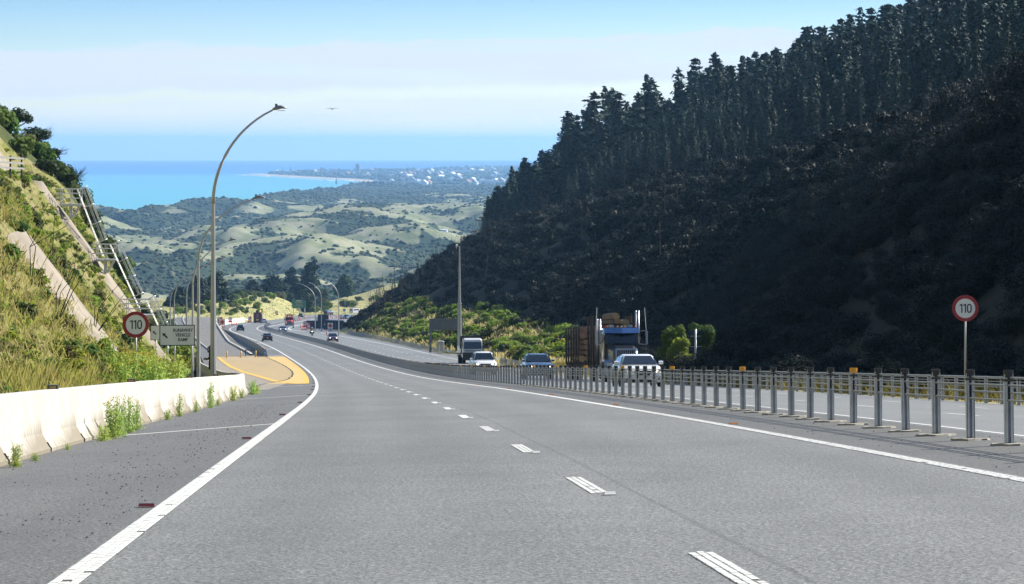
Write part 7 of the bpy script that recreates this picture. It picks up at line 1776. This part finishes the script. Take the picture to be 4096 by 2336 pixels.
MB().box((0, -5.0, 1.0), (2.4, 7.4, .3)).build('deck', 'trim_black', T3); truck_wheels(T3, (1.9, -4.5, -5.8), 2.4, .5)
for y in (-1.6, -3.8, -6.0, -8.3):
    for x in (-1.15, -.4, .4, 1.15): MB().box((x, y, 2.45), (.1, .1, 2.7)).build('stake', 'paint_red_truck', T3)
    MB().box((0, y, 3.5), (2.4, .08, .14)).build('cross_rail', 'paint_red_truck', T3)
for i, (x, z) in enumerate(((-.7, 3.2), (0, 3.3), (.65, 3.15), (-.3, 2.8), (.4, 2.75))):
    o = link('log', LOGS[i], None, local(T3, (x, -4.8, z)), rot, (.55, 6.2, .55)); tag(o, 'log on top of the load of the red truck', 'log', 'logs on the red truck')
# ------------------------------------------------------------------ machinery transporter seen from behind, ramps up
loc, rot = on_road(897, -1.6, .005, False)
T4 = thing('flatbed_transporter', 'maroon low loader seen from behind with its loading ramps folded up', 'truck', loc, rot)
pmat('maroon', (.10, .015, .02), .55)
for sx in (-1, 1): MB().box((sx * .78, -4.0, 1.85), (.92, .14, 3.0), rot=Matrix.Rotation(R(-6), 3, 'X')).build('loading_ramp', 'maroon', T4)
MB().box((0, .5, .85), (2.5, 9, .3)).build('deck', 'maroon', T4); MB().box((0, -4.05, .45), (2.5, .12, .5)).build('rear_frame', 'trim_black', T4); MB().box((0, -4.13, 1.0), (.9, .03, .5)).build('warning_plate', 'plate_yellow', T4)
truck_wheels(T4, (-2.8, -1.5, 3.6), 2.4, .48)
MB().box((0, 5.8, 1.9), (2.3, 1.8, 2.4)).build('cab', 'paint_white_car', T4)
ex = thing('excavator', 'yellow and grey excavator carried on the low loader', 'excavator', local(T4, (.2, .3, 1.0)), rot)
MB().box((0, 0, .35), (2.2, 2.8, .7)).build('track', 'trim_black', ex); MB().box((0, -.2, 1.3), (2.1, 2.2, 1.1)).build('body', 'sign_back', ex); MB().box((-.5, .5, 2.4), (.9, 1.2, 1.3)).build('cab', 'car_glass', ex)
MB().tube([(.4, .6, 1.6), (.45, 0, 3.0), (.4, -1.6, 2.6), (.35, -2.4, 1.6)], .2, 6).build('boom', 'post_yellow', ex); MB().box((.3, -2.5, 1.4), (.8, .6, .6)).build('bucket', 'post_yellow', ex)
# white ute and workers' gear beside it
car('pickup', 'small white vehicle beside the low loader', 'car', 888, .9, False, 'paint_white_car', dict(HATCH, H=1.5), own=(Pv(889, .75, 0), (grade(890), 0, -heading(890))))

# ------------------------------------------------------------------ motorcycle and rider
def skin_body(name, verts, edges, radii, mat, parent, sub=1):
    me = bpy.data.meshes.new(name); me.from_pydata([Vector(v) for v in verts], edges, []); o = bpy.data.objects.new(name, me); COL.objects.link(o)
    sk = o.modifiers.new('skin', 'SKIN'); sk.use_smooth_shade = True
    for i, r in enumerate(radii): me.skin_vertices[0].data[i].radius = (r, r); me.skin_vertices[0].data[i].use_root = (i == 0)
    if sub: o.modifiers.new('sub', 'SUBSURF').levels = sub; o.modifiers['sub'].render_levels = sub
    bpy.context.view_layer.update(); dg = bpy.context.evaluated_depsgraph_get(); m2 = bpy.data.meshes.new_from_object(o.evaluated_get(dg)); bpy.data.objects.remove(o)
    m2.materials.clear(); m2.materials.append(MATS[mat]); return link(name, m2, parent)
loc, rot = on_road(567, 9.9, .005, True)
B = thing('motorcycle', 'dark motorcycle with headlight and orange lamps on the opposite lanes', 'motorcycle', loc, rot)
for y in (.72, -.70): MB().loft([[(x, y + r_ * math.cos(a), .32 + r_ * math.sin(a)) for a in np.linspace(0, 2 * math.pi, 21)[:-1]] for x, r_ in ((-.07, .2), (-.07, .29), (0, .32), (.07, .29), (.07, .2))]).build('wheel', 'tyre', B)
MB().loft([[(sx * w, y, z) for sx, z in ((-1, z0), (-1, z1), (1, z1), (1, z0))] for y, w, z0, z1 in ((-.95, .1, .78, .9), (-.3, .16, .5, .84), (.1, .22, .42, 1.0), (.45, .2, .5, 1.02), (.72, .14, .75, 1.05))]).build('body', 'paint_black_car', B, True)
MB().loft([[(sx * w, y, z) for sx, z in ((-1, z0), (-.7, z1), (.7, z1), (1, z0))] for y, w, z0, z1 in ((.5, .26, .8, 1.25), (.78, .2, .75, 1.1))]).build('fairing', 'paint_black_car', B, True)
MB().sphere((0, .8, .92), (.11, .05, .08)).build('headlight', 'lamp_on', B); MB().tube([(-.4, .35, 1.1), (0, .5, 1.05), (.4, .35, 1.1)], .02, 5).build('handlebar', 'trim_black', B)
for sx in (-1, 1): MB().tube([(sx * .1, .5, 1.0), (sx * .1, .72, .32)], .03, 5).build('fork', 'chrome_dull', B); MB().sphere((sx * .27, .6, 1.02), .05, 6, 4).build('indicator', 'cone_orange', B); MB().box((sx * .42, .42, 1.25), (.14, .03, .09)).build('mirror', 'trim_black', B); MB().box((sx * .36, -.6, .7), (.22, .5, .4)).build('pannier', 'trim_black', B)
pmat('leathers', (.02, .021, .025), .6); pmat('hi_vis', (.75, .5, .06), .5); pmat('helmet', (.75, .76, .78), .15, coat=.8)
rd = thing('person', 'motorcycle rider in dark leathers, yellow vest and white helmet', 'person', loc, rot)
V = [(0, -.25, .92), (0, -.2, 1.12), (0, -.08, 1.36), (0, 0, 1.5), (-.2, -.04, 1.45), (-.36, .12, 1.25), (-.38, .36, 1.12), (.2, -.04, 1.45), (.36, .12, 1.25), (.38, .36, 1.12), (-.14, -.2, .9), (-.27, .18, .82), (-.24, -.12, .42), (-.25, .08, .36), (.14, -.2, .9), (.27, .18, .82), (.24, -.12, .42), (.25, .08, .36)]
skin_body('body', V, [(0, 1), (1, 2), (2, 3), (2, 4), (4, 5), (5, 6), (2, 7), (7, 8), (8, 9), (0, 10), (10, 11), (11, 12), (12, 13), (0, 14), (14, 15), (15, 16), (16, 17)], [.16, .17, .18, .08, .1, .07, .05, .1, .07, .05, .12, .1, .07, .06, .12, .1, .07, .06], 'leathers', rd)
MB().loft([[(w * math.cos(a), y + d_ * math.sin(a), z) for a in np.linspace(0, 2 * math.pi, 13)[:-1]] for z, w, d_, y in ((.98, .2, .19, -.22), (1.2, .225, .2, -.15), (1.42, .235, .2, -.06))]).build('vest', 'hi_vis', rd)
hm = MB().sphere((0, .03, 1.66), (.14, .165, .155), 12, 8).build('helmet', 'helmet', rd, True); MB().loft([[(.128 * math.sin(a), .03 + .172 * math.cos(a), z) for a in np.linspace(-1, 1, 7)] for z in (1.63, 1.72)], cap=False, close=False).build('visor', 'car_glass', hm)
for sx in (-1, 1):
    h = MB().box((sx * .385, .40, 1.11), (.07, .09, .05))
    for f in range(4): h.tube([(sx * (.355 + .02 * f), .43, 1.125), (sx * (.355 + .02 * f), .475, 1.115), (sx * (.355 + .02 * f), .47, 1.08)], .011, 5)
    h.tube([(sx * .345, .40, 1.10), (sx * .335, .44, 1.085)], .012, 5); h.build('glove', 'leathers', rd)
if False: pass
